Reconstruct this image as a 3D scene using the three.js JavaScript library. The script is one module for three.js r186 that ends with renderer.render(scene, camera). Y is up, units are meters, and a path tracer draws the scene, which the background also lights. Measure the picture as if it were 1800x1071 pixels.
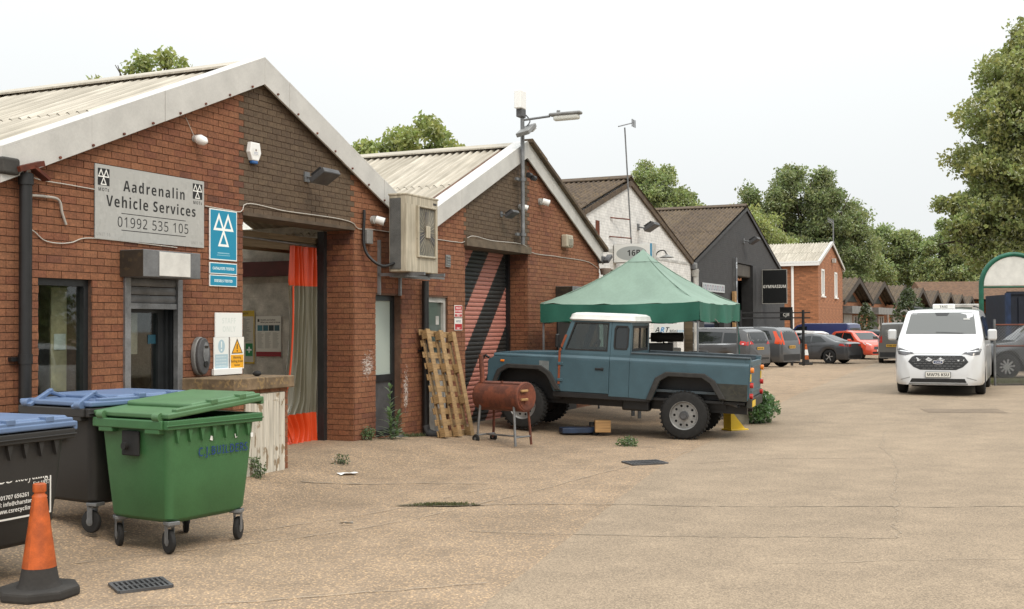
import * as THREE from 'three';
import { mergeGeometries, mergeVertices, toCreasedNormals } from 'three/addons/utils/BufferGeometryUtils.js';
import { RoundedBoxGeometry } from 'three/addons/geometries/RoundedBoxGeometry.js';
import { TessellateModifier } from 'three/addons/modifiers/TessellateModifier.js';

// ---------------------------------------------------------------- camera, sky, sun, exposure
const scene = new THREE.Scene();
const camera = new THREE.PerspectiveCamera(29.96, 1800 / 1071, 0.1, 900);
camera.position.set(0, 1.85, 0);
camera.rotation.set(Math.atan(36 / 2000), 0, -0.25 * Math.PI / 180);
const renderer = new THREE.WebGLRenderer({ antialias: true });
renderer.toneMapping = THREE.LinearToneMapping;
renderer.toneMappingExposure = 1.12;
renderer.shadowMap.enabled = true;

let seed = 7;
const rnd = () => { seed = (seed * 1664525 + 1013904223) >>> 0; return seed / 4294967296; };
const rr = (a, b) => a + (b - a) * rnd();
const pick = (l) => l[Math.floor(rnd() * l.length)];
const clamp = (x, a, b) => Math.min(b, Math.max(a, x));
const sstep = (a, b, x) => { const t = clamp((x - a) / (b - a), 0, 1); return t * t * (3 - 2 * t); };
const hash = (x, y, s = 0) => { let n = (x * 374761393 + y * 668265263 + s * 1442695041) | 0; n = Math.imul(n ^ (n >>> 13), 1274126177); n ^= n >>> 16; return (n >>> 0) / 4294967296; };
function vnoise(x, y, per, s) {
  const xi = Math.floor(x), yi = Math.floor(y), fx = x - xi, fy = y - yi, m = (v) => ((v % per) + per) % per;
  const u = fx * fx * (3 - 2 * fx), v = fy * fy * (3 - 2 * fy);
  const a = hash(m(xi), m(yi), s), b = hash(m(xi + 1), m(yi), s), c = hash(m(xi), m(yi + 1), s), d = hash(m(xi + 1), m(yi + 1), s);
  return a + (b - a) * u + (c - a) * v + (a - b - c + d) * u * v;
}
const fbm = (x, y, per, s, oct = 4) => { let t = 0, w = 0.5, n = 0; for (let i = 0; i < oct; i++) { t += w * vnoise(x, y, per, s + i * 17); n += w; x *= 2; y *= 2; per *= 2; w *= 0.55; } return t / n; };

{ // overcast sky: CIE overcast brightness with faint cloud unevenness
  const W = 512, Hh = 256, d = new Float32Array(W * Hh * 4);
  for (let j = 0; j < Hh; j++) for (let i = 0; i < W; i++) {
    const el = ((j + 0.5) / Hh - 0.5) * Math.PI, s = Math.max(0, Math.sin(el));
    const c = 1 + 0.13 * (fbm(i / 64, j / 40, 8, 91, 4) - 0.5) * sstep(0, 0.2, s);
    const L = 0.79 * (1 + 2.1 * Math.pow(s, 1.7)) * c, k = (j * W + i) * 4;
    d[k] = L * 0.965; d[k + 1] = L * 0.995; d[k + 2] = L * 1.0; d[k + 3] = 1;
  }
  const sky = new THREE.DataTexture(d, W, Hh, THREE.RGBAFormat, THREE.FloatType);
  sky.mapping = THREE.EquirectangularReflectionMapping; sky.magFilter = THREE.LinearFilter; sky.needsUpdate = true;
  scene.background = sky; scene.environment = sky;
}
const sun = new THREE.DirectionalLight(0xfff1de, 1.3);
sun.position.set(18, 40, 16); sun.target.position.set(0, 0, -18); scene.add(sun, sun.target);
sun.castShadow = true; sun.shadow.radius = 28; sun.shadow.mapSize.set(2048, 2048);
Object.assign(sun.shadow.camera, { left: -45, right: 45, top: 45, bottom: -45, near: 1, far: 140 });

// ---------------------------------------------------------------- textures
function tex(n, fn, srgb = true, rep = 1) {
  const d = new Uint8Array(n * n * 4);
  for (let j = 0; j < n; j++) for (let i = 0; i < n; i++) { const c = fn(i / n, j / n), k = (j * n + i) * 4; for (let q = 0; q < 3; q++) d[k + q] = clamp(Math.round((c.length ? c[q] : c) * 255), 0, 255); d[k + 3] = 255; }
  const t = new THREE.DataTexture(d, n, n); t.wrapS = t.wrapT = THREE.RepeatWrapping; t.magFilter = THREE.LinearFilter; t.minFilter = THREE.LinearMipmapLinearFilter; t.generateMipmaps = true;
  if (srgb) t.colorSpace = THREE.SRGBColorSpace; t.repeat.set(rep, rep); t.needsUpdate = true; return t;
}
function canvasTex(w, h, draw) {
  const c = document.createElement('canvas'); c.width = w; c.height = h; const g = c.getContext('2d'); draw(g, w, h);
  const t = new THREE.CanvasTexture(c); t.colorSpace = THREE.SRGBColorSpace; t.magFilter = THREE.LinearFilter; t.anisotropy = 8; return t;
}
const tGrime = tex(512, (u, v) => 0.62 + 0.34 * fbm(u * 6, v * 6, 6, 1, 6) + 0.1 * (fbm(u * 64, v * 64, 64, 5, 2) - 0.5), true);   // general unevenness, 1 tile = 1/rep m
const tSoft = tex(512, (u, v) => 0.86 + 0.14 * fbm(u * 5, v * 5, 5, 6, 6) + 0.05 * (fbm(u * 90, v * 90, 90, 8, 2) - 0.5));
const tBump = tex(512, (u, v) => fbm(u * 24, v * 24, 24, 3, 5), false);
const tStreak = tex(512, (u, v) => { const s = fbm(u * 40, v * 3, 40, 9, 4), b = fbm(u * 5, v * 5, 5, 21, 5); return [0.70 + 0.40 * s * (0.45 + 0.7 * b), 0.685 + 0.40 * s * (0.45 + 0.7 * b), 0.65 + 0.41 * s * (0.45 + 0.7 * b)]; });
const tBrick = tex(512, (u, v) => { const a = fbm(u * 40, v * 40, 40, 31, 4), b = fbm(u * 7, v * 7, 7, 33, 4), w = vnoise(u * 160, v * 160, 160, 40); const k = 0.66 + 0.3 * a + 0.16 * (b - 0.5) - (w > 0.86 ? 0.12 : 0); return [k, k * 0.985, k * 0.97]; });
const tRust = tex(512, (u, v) => { const a = fbm(u * 9, v * 9, 9, 51, 6), b = fbm(u * 30, v * 30, 30, 57, 4); const r = sstep(0.38, 0.66, a); return [0.5 + 0.13 * r + 0.12 * (b - 0.5), 0.32 + 0.06 * r + 0.09 * (b - 0.5), 0.25 + 0.02 * r + 0.07 * (b - 0.5)]; });
const tWood = tex(512, (u, v) => { const g = fbm(u * 3 + 0.4 * fbm(u * 4, v * 2, 4, 61, 3), v * 64, 64, 63, 4), k = 0.72 + 0.32 * (g - 0.4); return [k, k * 0.95, k * 0.86]; });
const tWoodV = tex(512, (u, v) => { const g = fbm(u * 48, v * 3, 48, 65, 4), p = sstep(0.6, 0.7, fbm(u * 14, v * 7, 14, 67, 5)), k = 0.8 + 0.28 * (g - 0.4); return [k * (1 - 0.3 * p), k * (0.98 - 0.36 * p), k * (0.93 - 0.42 * p)]; });
const tAsb = tex(512, (u, v) => { const a = fbm(u * 8, v * 8, 8, 71, 6), l = sstep(0.56, 0.72, fbm(u * 22, v * 22, 22, 75, 4)), k = 0.58 + 0.4 * a; return [k * (1 - l) + 0.92 * l, k * 0.95 * (1 - l) + 0.86 * l, k * 0.88 * (1 - l) + 0.72 * l]; });
function stones(per, sz, seedS, lo, hi) { return (u, v) => {
  const x = u * per, y = v * per, xi = Math.floor(x), yi = Math.floor(y); let b1 = 9, b2 = 9, id = 0;
  for (let j = -1; j < 2; j++) for (let i = -1; i < 2; i++) { const cx = ((xi + i) % per + per) % per, cy = ((yi + j) % per + per) % per; const px = xi + i + hash(cx, cy, seedS), py = yi + j + hash(cx, cy, seedS + 1), dd = (px - x) ** 2 + (py - y) ** 2; if (dd < b1) { b2 = b1; b1 = dd; id = hash(cx, cy, seedS + 2); } else if (dd < b2) b2 = dd; }
  return [Math.sqrt(b2) - Math.sqrt(b1), id];
}; }
const st1 = stones(120, 1, 100), st2 = stones(190, 1, 120);
const tAgg = tex(1024, (u, v) => { const [e, id] = st1(u, v), n = fbm(u * 6, v * 6, 6, 81, 5), f = fbm(u * 200, v * 200, 200, 83, 2); const st = e > 0.12 && id > 0.35 ? 1 : 0; const k = 0.60 + 0.14 * n + 0.1 * (f - 0.5) + st * (id - 0.5) * 0.42; const w = id > 0.8 ? 0.06 : 0; return [k + w, k * 0.94 + w * 0.6, k * 0.86]; });
const tAggB = tex(1024, (u, v) => { const [e, id] = st1(u, v); return 0.35 + (id > 0.35 ? Math.min(0.5, e * 1.2) : 0) + 0.2 * fbm(u * 200, v * 200, 200, 83, 2); }, false);
const tAsph = tex(1024, (u, v) => { const [e, id] = st2(u, v), n = fbm(u * 5, v * 5, 5, 87, 5), f = fbm(u * 220, v * 220, 220, 89, 2); const k = 0.63 + 0.12 * n + 0.12 * (f - 0.5) + (e > 0.1 ? (id - 0.5) * 0.24 : -0.05); return [k, k * 0.95, k * 0.88]; });
const tAsphB = tex(1024, (u, v) => { const [e, id] = st2(u, v); return 0.4 + Math.min(0.4, e) * (0.4 + id * 0.6) + 0.2 * fbm(u * 220, v * 220, 220, 89, 2); }, false);
const rep = (t, x, y = x) => { const c = t.clone(); c.repeat.set(x, y); c.needsUpdate = true; return c; };

// ---------------------------------------------------------------- materials (linear base colours)
const L = (r, g, b) => new THREE.Color().setRGB(r, g, b);
function mat(r, g, b, rough = 0.8, o = {}) { const { map = tGrime, mapRep, bump, bumpRep, ...rest } = o; const m = new THREE.MeshStandardMaterial({ color: L(r, g, b), roughness: rough, ...rest }); if (map) m.map = mapRep ? rep(map, ...[].concat(mapRep)) : map; if (bump) { m.bumpMap = bumpRep ? rep(tBump, bumpRep) : tBump; m.bumpScale = bump; } return m; }
const phys = (r, g, b, rough, o = {}) => new THREE.MeshPhysicalMaterial({ color: L(r, g, b), roughness: rough, ...o });
const printed = (t, rough = 0.5, o = {}) => new THREE.MeshStandardMaterial({ map: t, roughness: rough, ...o });
const M = {
  mortar: mat(0.2, 0.108, 0.07, 0.95, { bump: 0.004, bumpRep: 3 }),
  white: mat(0.72, 0.71, 0.67, 0.5), whiteClean: mat(0.82, 0.82, 0.8, 0.4, { map: null }), fascia: mat(0.6, 0.588, 0.555, 0.4, { map: tSoft, mapRep: 0.8 }),
  black: mat(0.02, 0.02, 0.021, 0.45), blackRub: mat(0.024, 0.023, 0.022, 0.8), dark: mat(0.035, 0.035, 0.036, 0.55), frame: mat(0.03, 0.034, 0.037, 0.4),
  steel: mat(0.42, 0.43, 0.44, 0.35, { metalness: 0.7 }), galv: mat(0.36, 0.37, 0.38, 0.5, { metalness: 0.5 }), grey: mat(0.22, 0.225, 0.23, 0.55), midgrey: mat(0.12, 0.12, 0.125, 0.55), plasticGrey: mat(0.33, 0.33, 0.32, 0.5),
  cream: mat(0.56, 0.52, 0.43, 0.5, { map: tStreak, mapRep: 1 }), cable: mat(0.5, 0.47, 0.42, 0.6, { map: null }),
  glass: phys(0.9, 0.95, 0.94, 0.02, { transmission: 1, ior: 1.5, thickness: 0 }), darkGlass: phys(0.012, 0.015, 0.016, 0.04, { ior: 1.5 }),
  rust: mat(0.5, 0.42, 0.42, 0.85, { map: tRust, mapRep: 1.2, bump: 0.003, bumpRep: 3 }), wood: mat(0.72, 0.47, 0.24, 0.75, { map: tWood, mapRep: [1, 1] }), woodGrey: mat(0.3, 0.25, 0.19, 0.85, { map: tWood }),
  orange: mat(0.75, 0.16, 0.02, 0.55), amber: phys(0.8, 0.22, 0.02, 0.2), red: phys(0.45, 0.02, 0.015, 0.2), chrome: mat(0.7, 0.7, 0.7, 0.15, { metalness: 1, map: null }),
  plate: mat(0.72, 0.71, 0.66, 0.4, { map: null }), yellow: mat(0.75, 0.5, 0.03, 0.45, { map: null }),
};
// ---------------------------------------------------------------- helpers
const V = (x, y, z) => new THREE.Vector3(x, y, z);
const P0 = V(-2.147, 0, -16.2), FA = 24.6 * Math.PI / 180, TH = Math.PI / 2 - FA;
const Uv = V(Math.sin(FA), 0, -Math.cos(FA)), Nv = V(Math.cos(FA), 0, Math.sin(FA));
const fp = (a, y, o = 0) => P0.clone().addScaledVector(Uv, a).addScaledVector(Nv, o).setY(y);
const toFac = (x, z) => { const dx = x - P0.x, dz = z - P0.z; return [dx * Uv.x + dz * Uv.z, dx * Nv.x + dz * Nv.z]; };
function gh(x, z) { const [a, s] = toFac(x, z); const rise = (0.22 - 0.11 * sstep(0, 2.2, a)) * (1 - sstep(30, 38, a)); return rise * (1 - sstep(0.2, 1.9, s)) + 0.22 * sstep(18, 27, -z) * sstep(2.5, 6, s) + 0.012 * (vnoise(x * 0.7 + 50, z * 0.7 + 50, 4096, 5) - 0.5); }
const names = {};
const numbered = (n) => { const k = names[n] = (names[n] ?? -1) + 1; return k ? `${n}_${String(k).padStart(3, '0')}` : n; };
function tag(o, label, category, group, kind) { o.userData.label = label; o.userData.category = category; if (group) o.userData.group = group; if (kind) o.userData.kind = kind; return o; }
function thing(name, label, category, pos, turn = 0, group) { const g = new THREE.Group(); g.name = numbered(name); scene.add(g); g.position.copy(pos); g.rotation.y = turn; return tag(g, label, category, group); }
const fth = (name, label, cat, a, y, o, group) => thing(name, label, cat, fp(a, y, o), TH, group);   // a thing on or before the facade: local x along it, z out of it
function uvm(g) { // box-projected uv in metres
  if (g.index) g = g.toNonIndexed(); else g = g.clone(); const p = g.attributes.position, n = g.attributes.normal, uv = new Float32Array(p.count * 2);
  for (let i = 0; i < p.count; i += 3) { let ax = 0, ay = 0, az = 0; for (let k = 0; k < 3; k++) { ax += Math.abs(n.getX(i + k)); ay += Math.abs(n.getY(i + k)); az += Math.abs(n.getZ(i + k)); }
    for (let k = 0; k < 3; k++) { const j = i + k, x = p.getX(j), y = p.getY(j), z = p.getZ(j); uv[j * 2] = ax > ay && ax > az ? z : x; uv[j * 2 + 1] = ay >= ax && ay >= az ? z : y; } }
  g.setAttribute('uv', new THREE.BufferAttribute(uv, 2)); return g;
}
const fin = (m, name) => { m.name = name; m.castShadow = m.receiveShadow = true; return m; };
function part(parent, name, geo, m, keep) { if (m.map && !keep) geo = uvm(geo); const o = fin(new THREE.Mesh(geo, m), name); parent.add(o); return o; }
function solo(name, label, cat, geo, m, group, keep) { const o = part(scene, numbered(name), geo, m, keep); return tag(o, label, cat, group); }
function struct(name, geo, m, keep) { const o = part(scene, numbered(name), geo, m, keep); o.userData.kind = 'structure'; return o; }
const mg = (l) => mergeGeometries(l.map((g) => { const q = g.index ? g.toNonIndexed() : g; for (const k of Object.keys(q.attributes)) if (!['position', 'normal', 'uv'].includes(k)) q.deleteAttribute(k); if (!q.attributes.uv) q.setAttribute('uv', new THREE.BufferAttribute(new Float32Array(q.attributes.position.count * 2), 2)); return q; }));
const bx = (w, h, d, x = 0, y = 0, z = 0) => new THREE.BoxGeometry(w, h, d).translate(x, y, z);
const bb = (x0, x1, y0, y1, z0, z1) => bx(x1 - x0, y1 - y0, z1 - z0, (x0 + x1) / 2, (y0 + y1) / 2, (z0 + z1) / 2);
const rb = (w, h, d, r, x = 0, y = 0, z = 0) => new RoundedBoxGeometry(w, h, d, 2, Math.min(r, w / 2.01, h / 2.01, d / 2.01)).translate(x, y, z);
const rbb = (x0, x1, y0, y1, z0, z1, r = 0.01) => rb(x1 - x0, y1 - y0, z1 - z0, r, (x0 + x1) / 2, (y0 + y1) / 2, (z0 + z1) / 2);
const tube = (pts, r, n = 24, s = 6) => new THREE.TubeGeometry(new THREE.CatmullRomCurve3(pts.map((p) => p.isVector3 ? p : V(...p))), n, r, s, false);
function bar(p, q, r1, r2 = r1, s = 8) { p = p.isVector3 ? p : V(...p); q = q.isVector3 ? q : V(...q); const d = q.clone().sub(p), g = new THREE.CylinderGeometry(r2, r1, d.length(), s); g.applyQuaternion(new THREE.Quaternion().setFromUnitVectors(V(0, 1, 0), d.clone().normalize())); return g.translate((p.x + q.x) / 2, (p.y + q.y) / 2, (p.z + q.z) / 2); }
const cyl = (r, h, x, y, z, axis = 'y', s = 20, r2 = r) => { const g = new THREE.CylinderGeometry(r2, r, h, s); if (axis === 'x') g.rotateZ(-Math.PI / 2); if (axis === 'z') g.rotateX(Math.PI / 2); return g.translate(x, y, z); };
const poly = (pts, depth, z = 0, bevel = 0) => { const s = new THREE.Shape(pts.map((p) => new THREE.Vector2(...p))); return new THREE.ExtrudeGeometry(s, { depth: depth - 2 * bevel, bevelEnabled: bevel > 0, bevelSize: bevel, bevelThickness: bevel, bevelSegments: 2, bevelOffset: -bevel }).translate(0, 0, z + bevel); };
const holed = (pts, holes, depth, z = 0) => { const s = new THREE.Shape(pts.map((p) => new THREE.Vector2(...p))); for (const h of holes) s.holes.push(new THREE.Path(h.map((p) => new THREE.Vector2(...p)))); return new THREE.ExtrudeGeometry(s, { depth, bevelEnabled: false }).translate(0, 0, z); };
const rect = (a0, a1, y0, y1) => [[a0, y0], [a1, y0], [a1, y1], [a0, y1]];
const lathe = (pts, s = 24) => new THREE.LatheGeometry(pts.map((p) => new THREE.Vector2(...p)), s);
const flat = (w, h) => new THREE.PlaneGeometry(w, h);
// a printed board: body + face print; local origin at centre, facing +z
function board(t, w, h, tx, d = 0.01, edge = M.whiteClean) { part(t, 'board', rb(w, h, d, 0.003, 0, 0, d / 2), edge); part(t, 'printed_face', flat(w - 0.004, h - 0.004).translate(0, 0, d + 0.0025), printed(tx, 0.45), true); return t; }

// ---------------------------------------------------------------- ground
function gridGeo(xs, zs, yf, keep = () => true) {
  const pos = [], uv = [], idx = [], col = [], W = xs.length;
  for (const z of zs) for (const x of xs) { pos.push(x, yf(x, z), z); uv.push(x, z);
    const a = fbm(x * 0.23 + 40, z * 0.23 + 400, 8192, 11, 4), b = fbm(x * 1.3 + 90, z * 1.3 + 900, 8192, 15, 3), st = sstep(0.60, 0.72, fbm(x * 0.55 + 7, z * 0.55 + 77, 8192, 19, 5));
    const k = 0.80 + 0.28 * a + 0.12 * (b - 0.5) - 0.13 * st; col.push(k, k * 0.985, k * (0.96 + 0.03 * a)); }
  for (let j = 0; j + 1 < zs.length; j++) for (let i = 0; i + 1 < W; i++) { const a = j * W + i; if (keep((xs[i] + xs[i + 1]) / 2, (zs[j] + zs[j + 1]) / 2)) idx.push(a, a + 1, a + W, a + 1, a + W + 1, a + W); }
  const g = new THREE.BufferGeometry(); g.setAttribute('position', new THREE.Float32BufferAttribute(pos, 3)); g.setAttribute('uv', new THREE.Float32BufferAttribute(uv, 2)); g.setAttribute('color', new THREE.Float32BufferAttribute(col, 3)); g.setIndex(idx); g.computeVertexNormals(); return g;
}
const span = (a, b, s) => { const l = []; for (let x = a; x < b; x += s) l.push(x); l.push(b); return l; };
const gx = [-300, -200, -120, -80, -50, -35, -25, ...span(-18, 22, 0.2), 25, 30, 36, 44, 55, 75, 110, 180, 300], gz = [-420, -300, -220, -160, -120, -95, -80, -70, ...span(-62, -30, 0.8), ...span(-29.8, 4, 0.2), 6, 10, 18, 30, 60].sort((a, b) => a - b);
const mConc = new THREE.MeshStandardMaterial({ color: L(0.655, 0.562, 0.465), vertexColors: true, map: rep(tAgg, 0.55), bumpMap: rep(tAggB, 0.55), bumpScale: 0.006, roughness: 0.95 });
const mAsph = new THREE.MeshStandardMaterial({ color: L(0.65, 0.567, 0.472), vertexColors: true, map: rep(tAsph, 0.5), bumpMap: rep(tAsphB, 0.5), bumpScale: 0.004, roughness: 0.95 });
struct('ground', gridGeo(gx, gz, gh), mConc, true);
// smoother road surface on the right of the slab edge
const edgeL = [[12, -5.5], [0, -2.45], [-7.45, -0.23], [-14.86, 1.92], [-21, 4.3], [-29, 7.2], [-45, 13.6], [-70, 24]];
const edgeX = (z) => { for (let i = 0; i + 1 < edgeL.length; i++) if (z <= edgeL[i][0] && z >= edgeL[i + 1][0]) { const t = (z - edgeL[i][0]) / (edgeL[i + 1][0] - edgeL[i][0]); return edgeL[i][1] + t * (edgeL[i + 1][1] - edgeL[i][1]); } return 24; };
{ const zs = gz.filter((z) => z >= -70 && z <= 12), W = 90, pos = [], uv = [], col = [], idx = [];
  zs.forEach((z) => { for (let i = 0; i <= W; i++) { const f = i / W, x = edgeX(z) + (i ? 0 : 0.03 * (vnoise(z * 3, 1, 999, 3) - 0.5)) + 24 * f * (0.3 + 0.7 * f); pos.push(x, gh(x, z) + 0.005, z); uv.push(x, z);
    const a = fbm(x * 0.23 + 40, z * 0.23 + 400, 8192, 11, 4), b = fbm(x * 1.3 + 90, z * 1.3 + 900, 8192, 15, 3), st = sstep(0.60, 0.7, fbm(x * 0.5 + 17, z * 0.5 + 77, 8192, 25, 5)); const k = 0.84 + 0.24 * a + 0.1 * (b - 0.5) - 0.1 * st; col.push(k, k * 0.985, k * 0.965); } });
  for (let j = 0; j + 1 < zs.length; j++) for (let i = 0; i < W; i++) { const a = j * (W + 1) + i; idx.push(a, a + W + 1, a + 1, a + 1, a + W + 1, a + W + 2); }
  const g = new THREE.BufferGeometry(); g.setAttribute('position', new THREE.Float32BufferAttribute(pos, 3)); g.setAttribute('uv', new THREE.Float32BufferAttribute(uv, 2)); g.setAttribute('color', new THREE.Float32BufferAttribute(col, 3)); g.setIndex(idx); g.computeVertexNormals(); if (g.attributes.normal.getY(5) < 0) { g.setIndex(idx.map((_, i) => idx[i % 3 === 1 ? i + 1 : i % 3 === 2 ? i - 1 : i])); g.computeVertexNormals(); }
  struct('road', g, mAsph, true); }
// cracks and slab joints filled with dirt
const mCrack = mat(0.24, 0.195, 0.145, 1, { map: null }), mJoint = mat(0.33, 0.27, 0.205, 1, { map: null });
function crack(pts, w, m = mCrack, jag = 0.05) {
  const c = new THREE.CatmullRomCurve3(pts.map(([x, z]) => V(x, 0, z))), n = Math.ceil(c.getLength() / 0.09), pos = [], idx = []; let q = 0;
  for (let i = 0; i <= n; i++) { const p = c.getPoint(i / n), t = c.getTangent(i / n), nx = -t.z, nz = t.x; q = q * 0.75 + (rnd() - 0.5) * jag; const ww = w * (0.25 + 1.1 * rnd()); for (const s of [-1, 1]) { const x = p.x + nx * (q + s * ww), z = p.z + nz * (q + s * ww); pos.push(x, gh(x, z) + 0.0095, z); } if (i) idx.push(2 * i - 2, 2 * i - 1, 2 * i, 2 * i - 1, 2 * i + 1, 2 * i); }
  const g = new THREE.BufferGeometry(); g.setAttribute('position', new THREE.Float32BufferAttribute(pos, 3)); g.setIndex(idx); g.computeVertexNormals(); struct('pavement_crack', g, m);
}
crack([[-1.0, -11.7], [0.6, -11.75], [2.2, -11.55], [4, -11.5], [6.5, -11.3]], 0.011);
crack([[-0.4, -10.2], [1.5, -9.9], [2.6, -9.85], [3.3, -9.8]], 0.007);
crack([[3.3, -9.8], [3.75, -11.2], [4.3, -12.8], [4.9, -14.6], [5.6, -17.2], [6.2, -19.2]], 0.005, mJoint, 0.07);
crack([[2.2, -15.0], [3.6, -15.6], [4.9, -15.6], [5.5, -15.5]], 0.008);
crack([[4, -20.6], [5.4, -20.8], [7.2, -20.4]], 0.006);
crack([[-3.4, -8.9], [-1.6, -10.2], [0.2, -12.6], [1.5, -14.9], [2.6, -16.6]], 0.006, mJoint, 0.03);
crack([[-2.4, -12.9], [-1.2, -13.3], [-0.3, -13.2]], 0.014, mCrack, 0.06);
crack([[-2.9, -9.9], [-2.2, -10.4], [-1.2, -11.5], [-0.2, -13.0]], 0.006, mJoint, 0.03);
crack([[-2, -16.1], [-1.0, -16.9], [0.2, -17.1], [1.4, -17.2], [2.2, -17]], 0.012, mCrack, 0.08);
crack([[-4, -7.2], [-2, -7.6], [-0.2, -8.2]], 0.006, mJoint, 0.04);
crack([[2, -8.8], [4.4, -8.9], [6, -8.6]], 0.004, mJoint, 0.05);

// ---------------------------------------------------------------- brickwork and corrugated roofs
const palRed = [[0.385, 0.172, 0.088], [0.37, 0.16, 0.08], [0.358, 0.152, 0.076], [0.346, 0.146, 0.075], [0.33, 0.139, 0.072], [0.325, 0.128, 0.068], [0.295, 0.116, 0.064], [0.25, 0.1, 0.06], [0.2, 0.085, 0.055]];
const palBrown = [[0.17, 0.12, 0.077], [0.18, 0.128, 0.082], [0.158, 0.11, 0.072], [0.172, 0.124, 0.083]];
const brickMat = (c) => new THREE.MeshStandardMaterial({ color: L(...c), map: rep(tBrick, 1.6), bumpMap: rep(tBump, 5), bumpScale: 0.002, roughness: 0.92 });
const matsRed = palRed.map(brickMat), matsBrown = palBrown.map(brickMat);
const mBrickV = new THREE.MeshStandardMaterial({ vertexColors: true, map: rep(tBrick, 1.6), bumpMap: rep(tBump, 5), bumpScale: 0.002, roughness: 0.92 });
const brickGeos = {};
function brickGeo(len, v) { const k = len.toFixed(3) + v; return brickGeos[k] ??= uvm(bb(-len / 2, len / 2, -0.0335, 0.0335, -0.02, 0)).translate(0, 0, 0) && shiftUV(uvm(bb(-len / 2, len / 2, -0.0335, 0.0335, -0.02, 0)), v * 0.37, v * 0.23); }
function shiftUV(g, du, dv) { const u = g.attributes.uv; for (let i = 0; i < u.count; i++) u.setXY(i, u.getX(i) + du, u.getY(i) + dv); return g; }
// faces: {x0,x1,y0,y1, limit(y)->[lo,hi], open:[[a0,a1,y0,y1]], brown:(a,y)=>bool, m:Matrix4}
function bricks(parent, faces, nSingle = 300) {
  const all = [];
  for (const f of faces) for (let c = 0, y = f.y0; y < f.y1; y += 0.075, c++) {
    const ym = y + 0.0375; let [lo, hi] = f.limit ? f.limit(ym) : [f.x0, f.x1]; lo = Math.max(lo, f.x0); hi = Math.min(hi, f.x1); if (hi - lo < 0.06) continue;
    let iv = [[lo, hi]]; for (const [a0, a1, b0, b1] of f.open || []) if (ym > b0 && ym < b1) iv = iv.flatMap(([p, q]) => a1 <= p || a0 >= q ? [[p, q]] : [[p, Math.min(a0, q)], [Math.max(a1, p), q]].filter(([s, t]) => t - s > 0.03));
    for (const [p, q] of iv) { let s = Math.floor((p - f.x0) / 0.19) * 0.19 + f.x0 - (c % 2) * 0.095; for (; s < q; s += 0.19) { const l = Math.max(s, p), r = Math.min(s + 0.182, q); if (r - l < 0.03) continue;
      const brown = f.brown && f.brown((l + r) / 2, ym); all.push({ x: (l + r) / 2, y: ym, len: Math.round((r - l) / 0.013) * 0.013 || 0.013, f, brown, n: brown ? palBrown.length : palRed.length, dz: rr(-0.003, 0.003) }); } }
  }
  for (const b of all) { b.k = Math.floor(clamp(rnd() * 0.62 + (fbm(b.x * 0.9 + 30, b.y * 0.9 + 50, 512, 7, 4) - 0.42) * 1.1, 0, 0.999) * b.n); b.p = V(b.x, b.y, b.dz); if (b.f.m) b.p.applyMatrix4(b.f.m); const w = b.p.clone().applyMatrix4(parent.matrixWorld); b.d = w.distanceTo(camera.position); b.in = Math.abs(w.x / -w.z) < 0.47; }
  all.sort((a, b) => (b.in - a.in) || a.d - b.d);
  const rest = []; const rot = new THREE.Matrix4();
  all.forEach((b, i) => {
    if (i < nSingle) { const o = new THREE.Mesh(brickGeo(b.len, i % 4), (b.brown ? matsBrown : matsRed)[b.k]); o.position.copy(b.p); if (b.f.m) o.quaternion.setFromRotationMatrix(rot.extractRotation(b.f.m)); fin(o, 'brick'); parent.add(o); }
    else { const g = shiftUV(brickGeo(b.len, 0).clone(), rnd(), rnd()); if (b.f.m) g.applyMatrix4(rot.extractRotation(b.f.m)); g.translate(b.p.x, b.p.y, b.p.z); const c = (b.brown ? palBrown : palRed)[b.k], n = g.attributes.position.count, ca = new Float32Array(n * 3); for (let j = 0; j < n; j++) ca.set(c, j * 3); g.setAttribute('color', new THREE.BufferAttribute(ca, 3)); rest.push(g); }
  });
  if (rest.length) { const o = fin(new THREE.Mesh(mergeGeometries(rest), mBrickV), 'brickwork'); o.userData.kind = 'stuff'; parent.add(o); }
}
const f0 = () => 1.15;
function corr(pitch, n, amp, rise, len) { // one corrugated sheet: n waves across (local -z), sloping down along +x
  const pos = [], nor = [], uv = [], idx = [], S = 8, c = Math.hypot(len, rise), sx = len / c, sy = -rise / c;
  for (let i = 0; i <= n * S; i++) { const z = -i / S * pitch, ph = 2 * Math.PI * i / S, h = amp * Math.cos(ph), dh = -amp * Math.sin(ph) * 2 * Math.PI / pitch; for (let j = 0; j < 2; j++) { const t = j * c; pos.push(sx * t - sy * h, sy * t + sx * h, z); const q = V(-sy, sx, dh).normalize(); nor.push(q.x, q.y, q.z); uv.push(z, t); } }
  for (let i = 0; i < n * S; i++) { const a = i * 2; idx.push(a, a + 1, a + 2, a + 1, a + 3, a + 2); }
  const g = new THREE.BufferGeometry(); g.setAttribute('position', new THREE.Float32BufferAttribute(pos, 3)); g.setAttribute('normal', new THREE.Float32BufferAttribute(nor, 3)); g.setAttribute('uv', new THREE.Float32BufferAttribute(uv, 2)); g.setIndex(idx); return g;
}
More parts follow.
